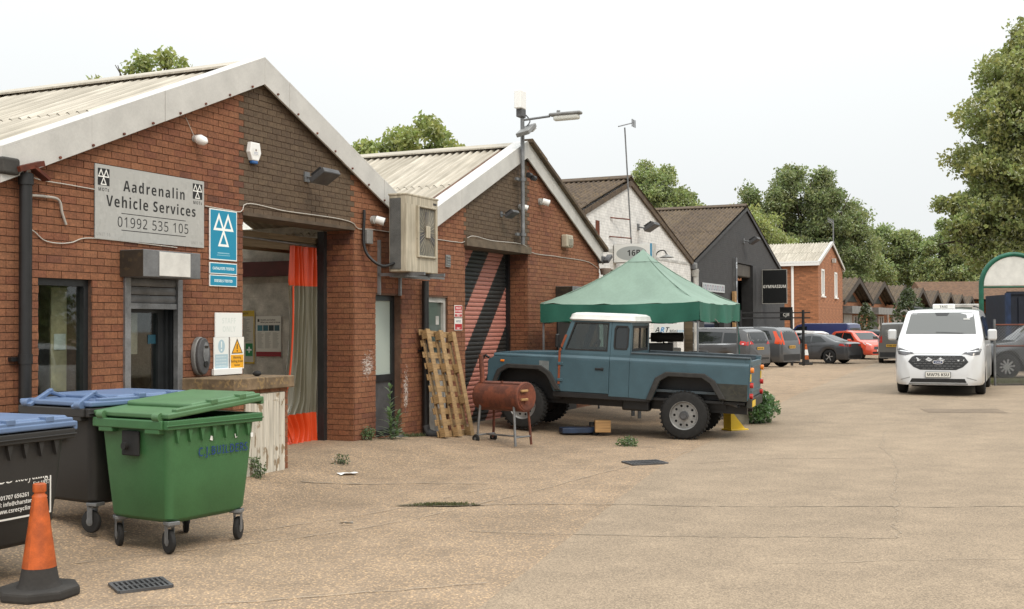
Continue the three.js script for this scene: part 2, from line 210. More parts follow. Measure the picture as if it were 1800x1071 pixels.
// roof of corrugated sheets: ridge at (ra, ry), slopes falling dirs s=-1/+1 to half widths; sheets 1.022 m wide run back from o0
function roof(parent, ra, ry, half, k, o0, depth, pickMat, skip = () => false) {
  for (const s of [-1, 1]) for (let row = 0; row < 2; row++) { const l0 = row * half * 0.5, len = half * 0.5 + 0.06, g = corr(0.146, 7, 0.03, k * len, len); if (s < 0) { g.scale(-1, 1, 1); const ix = g.index.array; for (let i = 0; i < ix.length; i += 3) { const t = ix[i]; ix[i] = ix[i + 1]; ix[i + 1] = t; } const nn = g.attributes.normal; }
    for (let i = 0; i * 1.022 < depth; i++) { if (skip(s, row, i)) continue; const o = fin(new THREE.Mesh(g, pickMat(s, row, i)), 'roof_sheet'); o.position.set(ra + s * l0, ry - k * l0 - row * 0.012 + 0.0, o0 - i * 1.022 - (i % 2) * 0.002); parent.add(o); } }
}
const mRoofW = [[0.56, 0.53, 0.475], [0.53, 0.50, 0.445], [0.585, 0.555, 0.5]].map((c) => mat(...c, 0.75, { map: tStreak, mapRep: [0.7, 0.35] }));
const mRoofB = mat(0.16, 0.115, 0.07, 0.9, { map: tAsb, mapRep: 0.6 });
const mAsb = [[0.165, 0.135, 0.108], [0.15, 0.122, 0.1], [0.18, 0.15, 0.12]].map((c) => mat(...c, 0.95, { map: tAsb, mapRep: 0.7 })), mRoofLight = mat(0.6, 0.55, 0.44, 0.6, { map: tStreak });
const roofY = (ra, ry, k) => (a) => ry - k * Math.abs(a - ra);
// verge boards along both slopes, in panels
function verge(parent, name, ra, ry, half, k, drop, o, th, m, cuts = [0, 0.36, 0.7, 1], top = 0.26) {
  for (const s of [-1, 1]) for (let i = 0; i + 1 < cuts.length; i++) { const g0 = i ? 0.003 : s > 0 ? 0.003 : 0, a = ra + s * (cuts[i] * half + g0), b = ra + s * cuts[i + 1] * half, y = roofY(ra, ry, k); const pts = [[a, y(a)], [b, y(b)], [b, y(b) - drop], [a, y(a) - drop]]; if (s < 0) pts.reverse();
    const up = [[a, y(a) + 0.03], [b, y(b) + 0.03], [b, y(b) - 0.002], [a, y(a) - 0.002]]; if (s < 0) up.reverse(); const dz = (i % 2) * 0.004;
    part(parent, name, mg([poly(pts, th, o + dz, 0.004), ...(top ? [poly(up, top + th, o - top + dz, 0.004)] : [])]), m); }
}
const flipI = (g) => { const ix = g.index.array; for (let i = 0; i < ix.length; i += 3) { const q = ix[i]; ix[i] = ix[i + 1]; ix[i + 1] = q; } return g; };
// ---------------------------------------------------------------- workshop with the vehicle services sign (building one)
function slatDoor(parent, a0, a1, y0, y1, o, n, m, uvFull) { for (let i = 0; i < n; i++) { const h = (y1 - y0) / n, yb = y0 + i * h; const s = new THREE.Shape(); s.moveTo(0, 0.004); s.quadraticCurveTo(0.022, h * 0.5, 0, h - 0.004); s.lineTo(-0.01, h - 0.004); s.lineTo(-0.01, 0.004); const g = new THREE.ExtrudeGeometry(s, { depth: a1 - a0, bevelEnabled: false, curveSegments: 5 }); g.rotateY(-Math.PI / 2); g.translate(a1, yb, o); g.rotateY(0); const q = g.toNonIndexed(), p = q.attributes.position, uv = q.attributes.uv; for (let j = 0; j < p.count; j++) uv.setXY(j, (p.getX(j) - a0) / (a1 - a0), (p.getY(j) - y0) / (y1 - y0)); q.computeVertexNormals(); part(parent, 'shutter_slat', q, m, !!uvFull); } }
const B1 = fth('brick_workshop', 'red brick workshop with white corrugated roof and the open bay behind orange curtain', 'building', -2.35, 0, 0, 'gabled workshops along the yard'); B1.updateMatrixWorld(true);
const loc = (g, a0) => { const q = new THREE.Group(); return q; };
const sh = (g, a0) => g.translate(-a0, 0, 0);
{
  const A = -2.35, p = (n, g, m, keep) => part(B1, n, sh(g, A), m, keep), yl = (a) => 5.14 - 0.42 * Math.abs(a - A), half = 3.95;
  const open = [[-2.67, -0.18, 0, 3.22], [-5.78, -5.09, 1.1, 2.33], [-4.62, -3.77, 0, 2.42], [0.39, 1.13, 0.2, 2.3]];
  const outline = [[-6.35, -0.2], [1.6, -0.2], [1.6, yl(1.6) - 0.06], [A, 5.08], [-6.35, yl(-6.35) - 0.06]];
  p('wall', holed(outline, open.map(([a, b, c, d]) => rect(a, b, Math.max(c, -0.19), d)), 0.44, -0.45), M.mortar);
  const lim = (y) => { const h = (5.0 - y) / 0.42; return [A - h, A + h]; };
  const rev = new THREE.Matrix4().makeBasis(V(0, 0, 1), V(0, 1, 0), V(-1, 0, 0)).setPosition(-0.192 - A, 0, 0);
  bricks(B1, [{ x0: -6.35 - A, x1: 1.6 - A, y0: -0.15, y1: 5.0, limit: (y) => lim(y).map((v) => v - A), open: open.map(([a, b, c, d]) => [a - A, b - A, c, d]), brown: (a, y) => a > -2.67 - A && a < -0.18 - A && y > 3.22 }, { x0: -0.45, x1: -0.012, y0: -0.15, y1: 3.2, m: rev }]);
  p('lintel', bb(-2.68, -0.17, 3.195, 3.235, -0.449, 0.012), mat(0.15, 0.11, 0.075, 0.9));
  verge(B1, 'fascia_panel', 0, 5.15, half, 0.42, 0.31, 0.06, 0.03, M.fascia, [0, 0.13, 0.45, 0.72, 1]);
  for (const s of [-1, 1]) for (let i = 0; i < 9; i++) { const a = s * half * (i + 0.6) / 9.2, y = 5.15 - 0.42 * Math.abs(a) - 0.28; p('fixing_bolt', cyl(0.014, 0.02, a + A, y, 0.1, 'z', 8), M.rust); }
  roof(B1, 0, 5.08, half + 0.1, 0.42, 0.0, 8, (s, row, i) => i > 3 ? mRoofB : mRoofW[(i * 2 + row) % 3], (s, row, i) => s > 0 && i > 0 && i < 11 && (row === 0 || i > 2));
  for (let i = 1; i < 8; i++) { const g = corr(0.146, 7, 0.03, 0.42 * (half * 0.5 + 0.1), half * 0.5 + 0.1); const o = fin(new THREE.Mesh(g, new THREE.MeshPhysicalMaterial({ color: L(0.9, 0.88, 0.82), transmission: 0.8, roughness: 0.9, thickness: 0 })), 'roof_light'); o.position.set(0, 5.08, -i * 1.022); B1.add(o); if (i > 2) { const o2 = fin(new THREE.Mesh(g, o.material), 'roof_light'); o2.position.set(half * 0.5, 5.068 - 0.42 * half * 0.5, -i * 1.022 - 0.003); B1.add(o2); } }  // translucent sheets on the unseen slope, multiplied to brighten the bay
  p('ridge_cap', poly([[A - 0.2, 5.085], [A, 5.17], [A + 0.2, 5.085], [A + 0.2, 5.11], [A, 5.2], [A - 0.2, 5.11]], 7.9, -8.1).translate(0, -0.03, 0), mRoofW[0]);
  // inside: party walls, back wall, office partition, added deck that darkens the top, beam
  const wm = mat(0.8, 0.76, 0.68, 0.85, { bump: 0.004, bumpRep: 2 });
  p('inner_wall', bb(1.44, 1.585, 0, 2.92, -7.9, -0.455), wm); p('inner_wall_top', bb(1.442, 1.585, 2.921, 3.45, -7.9, -0.455), wm); p('inner_wall', bb(-6.34, -6.2, 0, 3.3, -7.9, -0.455), wm); p('back_wall', mg([holed([[-6.2, 0], [1.44, 0], [1.44, 3.3], [-2.35, 4.9], [-6.2, 3.3]], [rect(-2.6, 1.2, 0.01, 3.3)], 0.15, -7.9)]), wm); p('inner_wall', bb(-2.95, -2.8, 0, 3.3, -6, -0.455), wm);  // back wall opening added out of view to let daylight onto the party wall
  p('ceiling', bb(-6.19, -2.96, 2.6, 2.68, -5.9, -0.46), M.white);
  for (let i = 0; i < 9; i++) p('block_joint', bb(1.434, 1.4405, 0.4 + i * 0.32, 0.405 + i * 0.32, -7, -0.46), mat(0.42, 0.39, 0.34, 0.9, { map: null }));
  p('added_deck', bb(-2.78, 1.43, 3.02, 3.1, -1.19, -0.6), M.woodGrey);  // deck and joists added to give the bay its dark shaded top
  for (let i = 0; i < 2; i++) p('added_joist', bb(-2.78, 1.43, 2.9, 3.015, -1.1 + i * 0.4, -1.03 + i * 0.4), M.woodGrey);
  p('steel_beam', bb(1.3, 1.433, 2.66, 2.9, -7, -0.5), mat(0.13, 0.018, 0.016, 0.6));
  p('door_post', bb(-0.27, -0.185, 0, 3.19, -0.56, -0.452), M.dark); p('door_post', bb(-2.75, -2.672, 0, 3.19, -0.56, -0.452), M.dark);
  // window with dark frame
  const w = p('window', mg([bb(-5.78, -5.73, 1.1, 2.33, -0.16, -0.06), bb(-5.15, -5.09, 1.1, 2.33, -0.16, -0.06), bb(-5.73, -5.15, 2.26, 2.33, -0.16, -0.06), bb(-5.73, -5.15, 1.1, 1.19, -0.16, -0.06)]), M.frame);
  part(w, 'pane', sh(bb(-5.73, -5.15, 1.19, 2.26, -0.114, -0.108), A), M.glass); part(w, 'sill', sh(rbb(-5.8, -5.07, 1.07, 1.11, -0.1, 0.05), A), M.frame);
  part(w, 'lower_panel', sh(bb(-5.775, -5.095, 0.9, 1.069, -0.05, 0.012), A), M.midgrey);
  part(w, 'blind', sh(bb(-5.36, -5.16, 1.2, 2.25, -0.3, -0.28), A), mat(0.5, 0.4, 0.24, 0.8)); part(w, 'notice', sh(bb(-5.33, -5.18, 1.62, 1.78, -0.276, -0.272), A), M.white);
  // entrance door and its guide rails
  const d = p('door', mg([bb(-4.56, -4.47, 0.15, 2.1, -0.2, -0.13), bb(-3.99, -3.9, 0.15, 2.1, -0.2, -0.13), bb(-4.47, -3.99, 2.0, 2.1, -0.2, -0.13), bb(-4.47, -3.99, 0.9, 1.06, -0.2, -0.13), bb(-4.47, -3.99, 0.15, 0.3, -0.2, -0.13)]), M.frame);
  part(d, 'pane', sh(bb(-4.47, -3.99, 1.06, 2.0, -0.168, -0.162), A), M.glass); part(d, 'panel', sh(bb(-4.47, -3.99, 0.3, 0.9, -0.18, -0.15), A), M.frame);
  part(d, 'handle', sh(rbb(-4.5, -4.38, 1.0, 1.03, -0.125, -0.09), A), M.steel); part(d, 'letter_plate', sh(rbb(-4.36, -4.14, 0.95, 1.0, -0.13, -0.118), A), M.steel);
  part(d, 'sticker', sh(bb(-4.12, -4.0, 1.66, 1.76, -0.16, -0.157), A), mat(0.02, 0.12, 0.18, 0.4)); part(d, 'notice', sh(bb(-4.35, -4.2, 1.55, 2.0, -0.24, -0.235), A), mat(0.42, 0.36, 0.28, 0.7));
  p('door_frame', mg([bb(-4.62, -4.565, 0.1, 2.4, -0.22, -0.05), bb(-3.9, -3.86, 0.1, 2.1, -0.22, -0.1), bb(-3.84, -3.775, 0.1, 2.1, -0.22, -0.06)]), M.frame);
  p('guide_rail', rbb(-4.66, -4.575, 0.1, 2.37, -0.04, 0.03, 0.006), M.galv); p('guide_rail', rbb(-3.85, -3.77, 0.1, 2.37, -0.04, 0.03, 0.006), M.galv);
  slatDoor(B1, -4.57 - A, -3.85 - A, 2.1, 2.37, -0.01, 3, M.grey); p('shutter_bottom_rail', bb(-4.57, -3.855, 2.04, 2.1, -0.03, 0.015), M.galv);
  p('shutter_box', mg([rbb(-4.71, -3.82, 2.37, 2.655, 0.003, 0.32, 0.008)]), M.grey); p('box_end_plate', bb(-4.716, -4.711, 2.375, 2.65, 0.004, 0.316), mat(0.065, 0.05, 0.035, 0.9, { map: tAsb })); p('blank_light_panel', rbb(-4.48, -4.0, 2.385, 2.64, 0.321, 0.332, 0.003), mat(0.72, 0.71, 0.67, 0.5, { map: tSoft, mapRep: 2 }));
  // glazed side door
  const s = p('side_door', mg([bb(0.39, 0.43, 0.2, 2.3, -0.2, -0.12), bb(1.06, 1.13, 0.2, 2.3, -0.2, -0.12), bb(0.43, 1.06, 2.22, 2.3, -0.2, -0.12), bb(0.43, 1.06, 1.02, 1.12, -0.2, -0.12), bb(0.43, 1.06, 0.2, 0.3, -0.2, -0.12)]), M.frame);
  part(s, 'frosted_pane', sh(bb(0.43, 1.06, 1.12, 2.22, -0.17, -0.16), A), phys(0.40, 0.46, 0.42, 0.25)); part(s, 'panel', sh(bb(0.43, 1.06, 0.3, 1.02, -0.18, -0.15), A), M.midgrey); part(s, 'sill', sh(bb(0.37, 1.2, 0.14, 0.2, -0.1, 0.05), A), M.galv);
  // gutter end and left downpipe with brackets
  p('gutter', mg([rbb(-6.33, -6.12, 3.26, 3.42, -7.9, 0.14, 0.03)]), mat(0.07, 0.065, 0.058, 0.85)); p('broken_gutter_end', mg([bx(0.3, 0.05, 0.12, 0, 0, 0).rotateZ(0.3).translate(-6.02, 3.36, 0.12), bx(0.22, 0.03, 0.1, 0, 0, 0).rotateZ(-0.5).translate(-5.9, 3.31, 0.13)]), mat(0.36, 0.2, 0.13, 0.8, { map: tRust }));
  p('downpipe', mg([cyl(0.058, 3.2, -6.02, 1.7, 0.09), cyl(0.07, 0.1, -6.02, 3.24, 0.09), cyl(0.066, 0.09, -6.02, 1.55, 0.09), bb(-6.14, -5.9, 1.53, 1.57, 0.0, 0.05)]), M.black);
}
const tSmear = canvasTex(160, 200, (g, w, h) => { g.clearRect(0, 0, w, h); for (let i = 0; i < 420; i++) { const x = w / 2 + (rnd() + rnd() + rnd() - 1.5) * w * 0.3, y = h / 2 + (rnd() + rnd() + rnd() - 1.5) * h * 0.3; g.globalAlpha = rr(0.04, 0.3); g.fillStyle = '#d9cfc6'; g.fillRect(x, y, rr(2, 18), rr(1, 6)); } });
const mSmear = new THREE.MeshStandardMaterial({ map: tSmear, transparent: true, roughness: 0.9 });
for (const [a, y, w, h] of [[0.14, 1.28, 0.5, 0.6], [1.24, 0.85, 0.24, 1.1]]) part(B1, 'paint_smear', flat(w, h).translate(a + 2.35, y, 0.008), mSmear, true);
// ---------------------------------------------------------------- second workshop (shutter door)
const B2 = fth('brick_workshop', 'red brick workshop with white corrugated roof above the pink and black striped shutter', 'building', 5.7, 0, 0, 'gabled workshops along the yard'); B2.updateMatrixWorld(true);
const tShut = canvasTex(512, 620, (g, w, h) => { g.fillStyle = '#2b2b2a'; g.fillRect(0, 0, w, h); g.fillStyle = '#b87a6c'; for (let k = -2; k < 4; k++) { const a = 0.7 + 0.5 * k, b = a + 0.25; g.beginPath(); g.moveTo(a * w, 0); g.lineTo(b * w, 0); g.lineTo((b - 1.085) * w, h); g.lineTo((a - 1.085) * w, h); g.fill(); } g.globalAlpha = 0.25; for (let i = 0; i < 900; i++) { g.fillStyle = rnd() > 0.5 ? '#000' : '#d8c8b8'; g.fillRect(rnd() * w, rnd() * h, rr(1, 14), rr(1, 3)); } });
{
  const A = 5.7, p = (n, g, m, keep) => part(B2, n, sh(g, A), m, keep), yl = (a) => 5.28 - 0.44 * Math.abs(a - A), half = 4.12;
  const open = [[3.26, 5.9, 0, 3.21], [1.92, 2.65, 0.1, 2.3]];
  p('wall', holed([[1.602, -0.2], [9.8, -0.2], [9.8, yl(9.8) - 0.06], [A, 5.22], [1.602, yl(1.602) - 0.06]], open.map(([a, b, c, d]) => rect(a, b, Math.max(c, -0.19), d)), 0.44, -0.45), M.mortar);
  const rev = new THREE.Matrix4().makeBasis(V(0, 0, 1), V(0, 1, 0), V(-1, 0, 0)).setPosition(5.888 - A, 0, 0);
  bricks(B2, [{ x0: 1.605 - A, x1: 9.8 - A, y0: -0.15, y1: 5.14, limit: (y) => { const h = (5.14 - y) / 0.44; return [-h, h]; }, open: open.map(([a, b, c, d]) => [a - A, b - A, c, d]), brown: (a, y) => a > 3.26 - A && a < 5.9 - A && y > 3.21 }, { x0: -0.45, x1: -0.012, y0: -0.15, y1: 3.2, m: rev }]);
  p('lintel', bb(3.22, 5.93, 3.19, 3.32, -0.449, 0.06), mat(0.2, 0.15, 0.1, 0.9, { bump: 0.004 }));
  verge(B2, 'fascia_panel', 0, 5.28, half, 0.44, 0.29, 0.06, 0.03, M.fascia, [0, 0.3, 0.66, 1]);
  for (let i = 0; i < 6; i++) { const a0 = 0.05 + i * 0.69, f = (a) => 5.31 - 0.44 * a; p('verge_capping', poly([[A + a0, f(a0)], [A + a0 + 0.72, f(a0 + 0.72)], [A + a0 + 0.72, f(a0 + 0.72) + 0.09], [A + a0, f(a0) + 0.07]], 0.2, -0.02, 0.01), mAsb[i % 3]); }
  roof(B2, 0, 5.21, half + 0.1, 0.44, 0.0, 11, (s, row, i) => i > 3 ? mRoofB : mRoofW[(i * 2 + row) % 3]);
  p('ridge_cap', poly([[A - 0.2, 5.215], [A, 5.30], [A + 0.2, 5.215], [A + 0.2, 5.24], [A, 5.33], [A - 0.2, 5.24]], 10.9, -11).translate(0, -0.03, 0), mRoofW[1]);
  p('back_wall', bb(1.7, 9.7, 0, 5, -10.9, -10.7), M.white); p('back_wall', bb(9.55, 9.78, 0, 3.4, -10.7, -0.46), M.white);
  slatDoor(B2, 3.27 - A, 5.86 - A, 0.06, 3.2, -0.44, 40, printed(tShut, 0.55), true);
  p('guide_rail', bb(5.81, 5.895, 0, 3.19, -0.44, -0.37), M.black); p('guide_rail', bb(3.265, 3.34, 0, 3.19, -0.44, -0.37), M.black);
  const d = p('white_door', mg([bb(1.92, 1.99, 0.1, 2.3, -0.16, -0.05), bb(2.58, 2.65, 0.1, 2.3, -0.16, -0.05), bb(1.99, 2.58, 2.22, 2.3, -0.16, -0.05), bb(1.99, 2.58, 1.3, 1.4, -0.16, -0.05), bb(1.99, 2.58, 0.1, 1.3, -0.14, -0.07)]), M.white);
  part(d, 'pane', sh(bb(1.99, 2.58, 1.4, 2.22, -0.11, -0.1), A), phys(0.10, 0.125, 0.11, 0.06)); part(d, 'notice', sh(bb(2.4, 2.5, 1.86, 2.0, -0.098, -0.095), A), M.white);
  p('shutter_box', rbb(7.26, 8.36, 2.37, 2.62, 0.003, 0.37, 0.008), M.grey); p('box_end_plate', bb(7.253, 7.258, 2.375, 2.615, 0.005, 0.365), mat(0.055, 0.042, 0.03, 0.9, { map: tAsb })); p('entrance_door', mg([bb(7.3, 8.3, 0.05, 2.36, 0.002, 0.03)]), M.dark);
  p('air_vent', mg([bb(2.55, 2.7, 2.8, 3.0, 0, 0.02), ...[0, 1, 2, 3].map((i) => bx(0.12, 0.02, 0.02, 2.625, 2.84 + i * 0.042, 0.025))]), M.plasticGrey);
  p('downpipe', mg([cyl(0.055, 2.45, 1.74, 1.32, 0.08), cyl(0.063, 0.08, 1.74, 1.45, 0.08), bb(1.64, 1.84, 1.44, 1.47, 0, 0.03)]), M.black); p('downpipe_shoe', mg([tube([[1.74, 0.3, 0.08], [1.75, 0.2, 0.1], [1.8, 0.15, 0.2], [1.84, 0.14, 0.26]], 0.06, 10, 10)]), M.midgrey);
  p('gutter_end', mg([rbb(9.68, 9.9, 3.2, 3.36, -10, 0.12, 0.03), bx(0.3, 0.07, 0.12).rotateZ(0.5).translate(9.86, 3.3, 0.18)]), M.midgrey); p('hopper', mg([cyl(0.1, 0.14, 9.85, 3.02, 0.12, 'y', 12, 0.13), cyl(0.05, 2.9, 9.85, 1.5, 0.12)]), mat(0.42, 0.33, 0.27, 0.7));
}
// ---------------------------------------------------------------- painted workshops further along
const tBrickP = tex(512, (u, v) => { const c = Math.floor(v * 16), x = u * 5.333 + (c % 2) * 0.5, fy = v * 16 - c, fx = x - Math.floor(x), j = fy < 0.1 || fx < 0.05 ? 0.9 : 1; return j * (0.8 + 0.2 * fbm(u * 10, v * 10, 10, 61, 5)); });
const tBrickPB = tex(512, (u, v) => { const c = Math.floor(v * 16), x = u * 5.333 + (c % 2) * 0.5, fy = v * 16 - c, fx = x - Math.floor(x); return fy < 0.1 || fx < 0.05 ? 0.2 : 0.8 + 0.2 * vnoise(u * 60, v * 60, 60, 3); }, false);
const tBrickR = tex(512, (u, v) => { const c = Math.floor(v * 16), x = (u * 5.333 + (c % 2) * 0.5), fy = v * 16 - c, fx = x - Math.floor(x), q = hash(Math.floor(x) % 5 + (c % 2) * 7, c % 16, 5); return fy < 0.12 || fx < 0.05 ? [0.62, 0.5, 0.4] : [0.66 + 0.2 * q, 0.48 + 0.14 * q, 0.36 + 0.1 * q].map((k) => k * (0.85 + 0.2 * fbm(u * 30, v * 30, 30, 9, 3))); });
const painted = (r, g, b, dirt = true) => { const m = new THREE.MeshStandardMaterial({ color: L(r, g, b), map: rep(tBrickP, 1 / 1.2), bumpMap: rep(tBrickPB, 1 / 1.2), bumpScale: 0.003, roughness: 0.85 }); return m; };
const mWhiteB = painted(0.86, 0.85, 0.82), mBlackB = painted(0.062, 0.062, 0.064), mBrickFar = new THREE.MeshStandardMaterial({ color: L(0.66, 0.56, 0.5), map: rep(tBrickR, 1 / 1.2), bumpMap: rep(tBrickPB, 1 / 1.2), bumpScale: 0.005, roughness: 0.9 });
const SB = -1.35;
function asbRoof(b, ra, ry, half, k, o0, depth, lights) { roof(b, 0, ry, half, k, o0, depth, (s, row, i) => lights(s, row, i) ? mRoofLight : mAsb[(i * 7 + row * 3) % 3]); part(b, 'ridge_cap', poly([[-0.22, ry - 0.03], [0, ry + 0.06], [0.22, ry - 0.03], [0.22, ry], [0, ry + 0.1], [-0.22, ry]], depth, o0 - depth), mAsb[1]); }
const B3 = fth('white_workshop', 'white painted brick workshop with dark corrugated roof behind the green gazebo', 'building', 15.9, 0, SB, 'gabled workshops along the yard');
{ const A = 15.9, h = 6.1, k = 0.31, p = (n, g, m, keep) => part(B3, n, sh(g, A), m, keep);
  p('wall', holed([[9.82, 0], [22.0, 0], [22.0, 3.83], [A, 5.72], [9.82, 3.83]], [rect(13.8, 16.4, 0.01, 3.3), rect(19.4, 20.4, 0.01, 2.3)], 0.3, -0.3), mWhiteB);
  p('side_wall', bb(9.83, 10.1, 0, 3.8, -11, -0.31), mWhiteB); p('side_wall', bb(21.7, 21.98, 0, 3.8, -11, -0.31), mWhiteB); p('back_wall', bb(10.1, 21.7, 0, 5, -11, -10.8), M.white);
  asbRoof(B3, A, 5.86, h + 0.15, k, 0.06, 11, (s, row, i) => s < 0 && row === 1 && (i === 1 || i === 2));
  verge(B3, 'verge_board', 0, 5.8, h + 0.1, k, 0.14, 0.03, 0.04, mAsb[1], [0, 0.5, 1], 0);
  slatDoor(B3, 13.8 - A, 16.4 - A, 0.22, 3.3, -0.2, 20, M.galv); p('render_band', mg([bb(9.9, 21.9, 3.75, 3.82, 0, 0.012)]), M.white);
  p('side_entrance', bb(19.4, 20.4, 0.2, 2.3, -0.2, -0.12), M.dark);
  p('gutter', rbb(21.95, 22.25, 3.62, 3.8, -10, 0.1, 0.03), M.midgrey); p('downpipe', mg([cyl(0.06, 3.4, 22.15, 1.9, 0.1), cyl(0.1, 0.2, 22.15, 3.5, 0.1, 'y', 12, 0.14)]), M.white);
  p('rust_stain', mg([bb(13.2, 13.5, 4.05, 4.5, 0.002, 0.004)]), mat(0.45, 0.3, 0.2, 0.9, { map: tRust })); }
const B4 = fth('black_workshop', 'black painted gabled workshop with tall open doorway beside the gymnasium board', 'building', 46.54, -0.709, -5.2, 'gabled workshops along the yard'); B4.scale.setScalar(1.3835);
{ const A = 29.8, h = 7.4, k = 0.325, p = (n, g, m, keep) => part(B4, n, sh(g, A), m, keep);
  p('wall', holed([[22.4, 0], [37.2, 0], [37.2, 3.85], [A, 6.26], [22.4, 3.85]], [rect(28.0, 31.3, 0.01, 4.15), rect(23.6, 26.3, 0.9, 2.3)], 0.4, -0.4), mBlackB);
  p('side_wall', bb(22.41, 22.7, 0, 3.8, -12, -0.41), mBlackB); p('side_wall', bb(36.9, 37.19, 0, 3.8, -12, -0.41), mBlackB); p('back_wall', bb(22.7, 36.9, 0, 5, -12, -11.8), M.dark);
  asbRoof(B4, A, 6.4, h + 0.15, k, 0.06, 12, (s, row, i) => s < 0 && row === 1 && (i === 2 || i === 3));
  verge(B4, 'verge_board', 0, 6.34, h + 0.1, k, 0.12, 0.03, 0.04, M.dark, [0, 0.5, 1], 0);
  p('rolled_door', rbb(28.0, 31.3, 3.65, 4.14, -0.36, -0.05, 0.05), mat(0.12, 0.105, 0.085, 0.7)); p('door_post', bb(30.7, 31.29, 0, 4.14, -0.395, 0.06), M.dark); p('door_post', bb(27.7, 27.99, 0.2, 4.3, 0.0, 0.08), M.grey); p('timber_post', bb(27.3, 27.6, 0.2, 3.05, 0.05, 0.15), M.wood);
  p('inner_panel', bb(28.3, 29.6, 1.6, 2.9, -3, -2.9), mat(0.3, 0.3, 0.28, 0.7)); p('red_box', bb(28.5, 29.4, 3.05, 3.5, -3, -2.7), mat(0.4, 0.02, 0.02, 0.5));
  p('window_glass', bb(23.6, 26.3, 0.9, 2.3, -0.2, -0.18), M.darkGlass); p('gutter', rbb(22.1, 22.45, 3.66, 3.85, -11, 0.1, 0.03), M.plasticGrey); p('downpipe', cyl(0.06, 3.5, 22.35, 1.9, 0.1), M.white); }
const B5 = fth('two_storey_house', 'two storey orange brick house with pale corrugated roof beyond the black workshop', 'building', 74.5, -0.709, -5.2); B5.scale.setScalar(1.3835);
{ const A = 50, p = (n, g, m, keep) => part(B5, n, sh(g, A), m, keep), k = 0.3;
  p('wall', mg([holed([[46, 0], [54.2, 0], [54.2, 4.98], [50.1, 6.2], [46, 4.98]], [rect(46.9, 47.9, 3.3, 4.72), rect(51.2, 52.2, 3.3, 4.72), rect(47.1, 48.4, 0.9, 1.5), rect(49.6, 50.6, 0.6, 1.5), rect(51.4, 52.9, 0.9, 1.5)], 0.3, -0.3), bb(46.003, 46.3, 0, 4.96, -14, -0.301), bb(53.9, 54.197, 0, 4.96, -14, -0.301), bb(46.3, 53.9, 0, 4.9, -14, -13.7)]), mBrickFar);
  for (const [a, b, c, d] of [[46.9, 47.9, 3.3, 4.72], [51.2, 52.2, 3.3, 4.72], [47.1, 48.4, 0.9, 1.5], [49.6, 50.6, 0.6, 1.5], [51.4, 52.9, 0.9, 1.5]]) { const w = p('window', mg([bb(a, a + 0.12, c, d, -0.1, 0.02), bb(b - 0.12, b, c, d, -0.1, 0.02), bb(a, b, d - 0.1, d, -0.1, 0.02), bb(a, b, c, c + 0.1, -0.1, 0.02), bb((a + b) / 2 - 0.04, (a + b) / 2 + 0.04, c, d, -0.09, 0.01)]), M.whiteClean); part(w, 'pane', sh(bb(a + 0.1, b - 0.1, c + 0.08, d - 0.08, -0.07, -0.06), A), M.darkGlass); part(w, 'sill', sh(bb(a - 0.05, b + 0.05, c - 0.07, c, -0.02, 0.08), A), M.whiteClean); }
  roof(B5, 0.1, 6.3, 4.3, k, 0.1, 14, (s, row, i) => mRoofW[(i + row) % 3]); p('eaves_board', bb(45.75, 45.85, 4.85, 5.08, -14, 0.1), M.whiteClean); p('eaves_board', bb(54.35, 54.45, 4.85, 5.08, -14, 0.1), M.whiteClean); verge(B5, 'verge_board', 0.1, 6.32, 4.3, k, 0.14, 0.1, 0.03, M.fascia, [0, 1], 0.1);
  p('downpipe', cyl(0.07, 4.7, 45.93, 2.5, -1.3), M.whiteClean); p('floodlight', rb(0.3, 0.25, 0.2, 0.03, 50.4, 5.3, 0.12), M.white); }
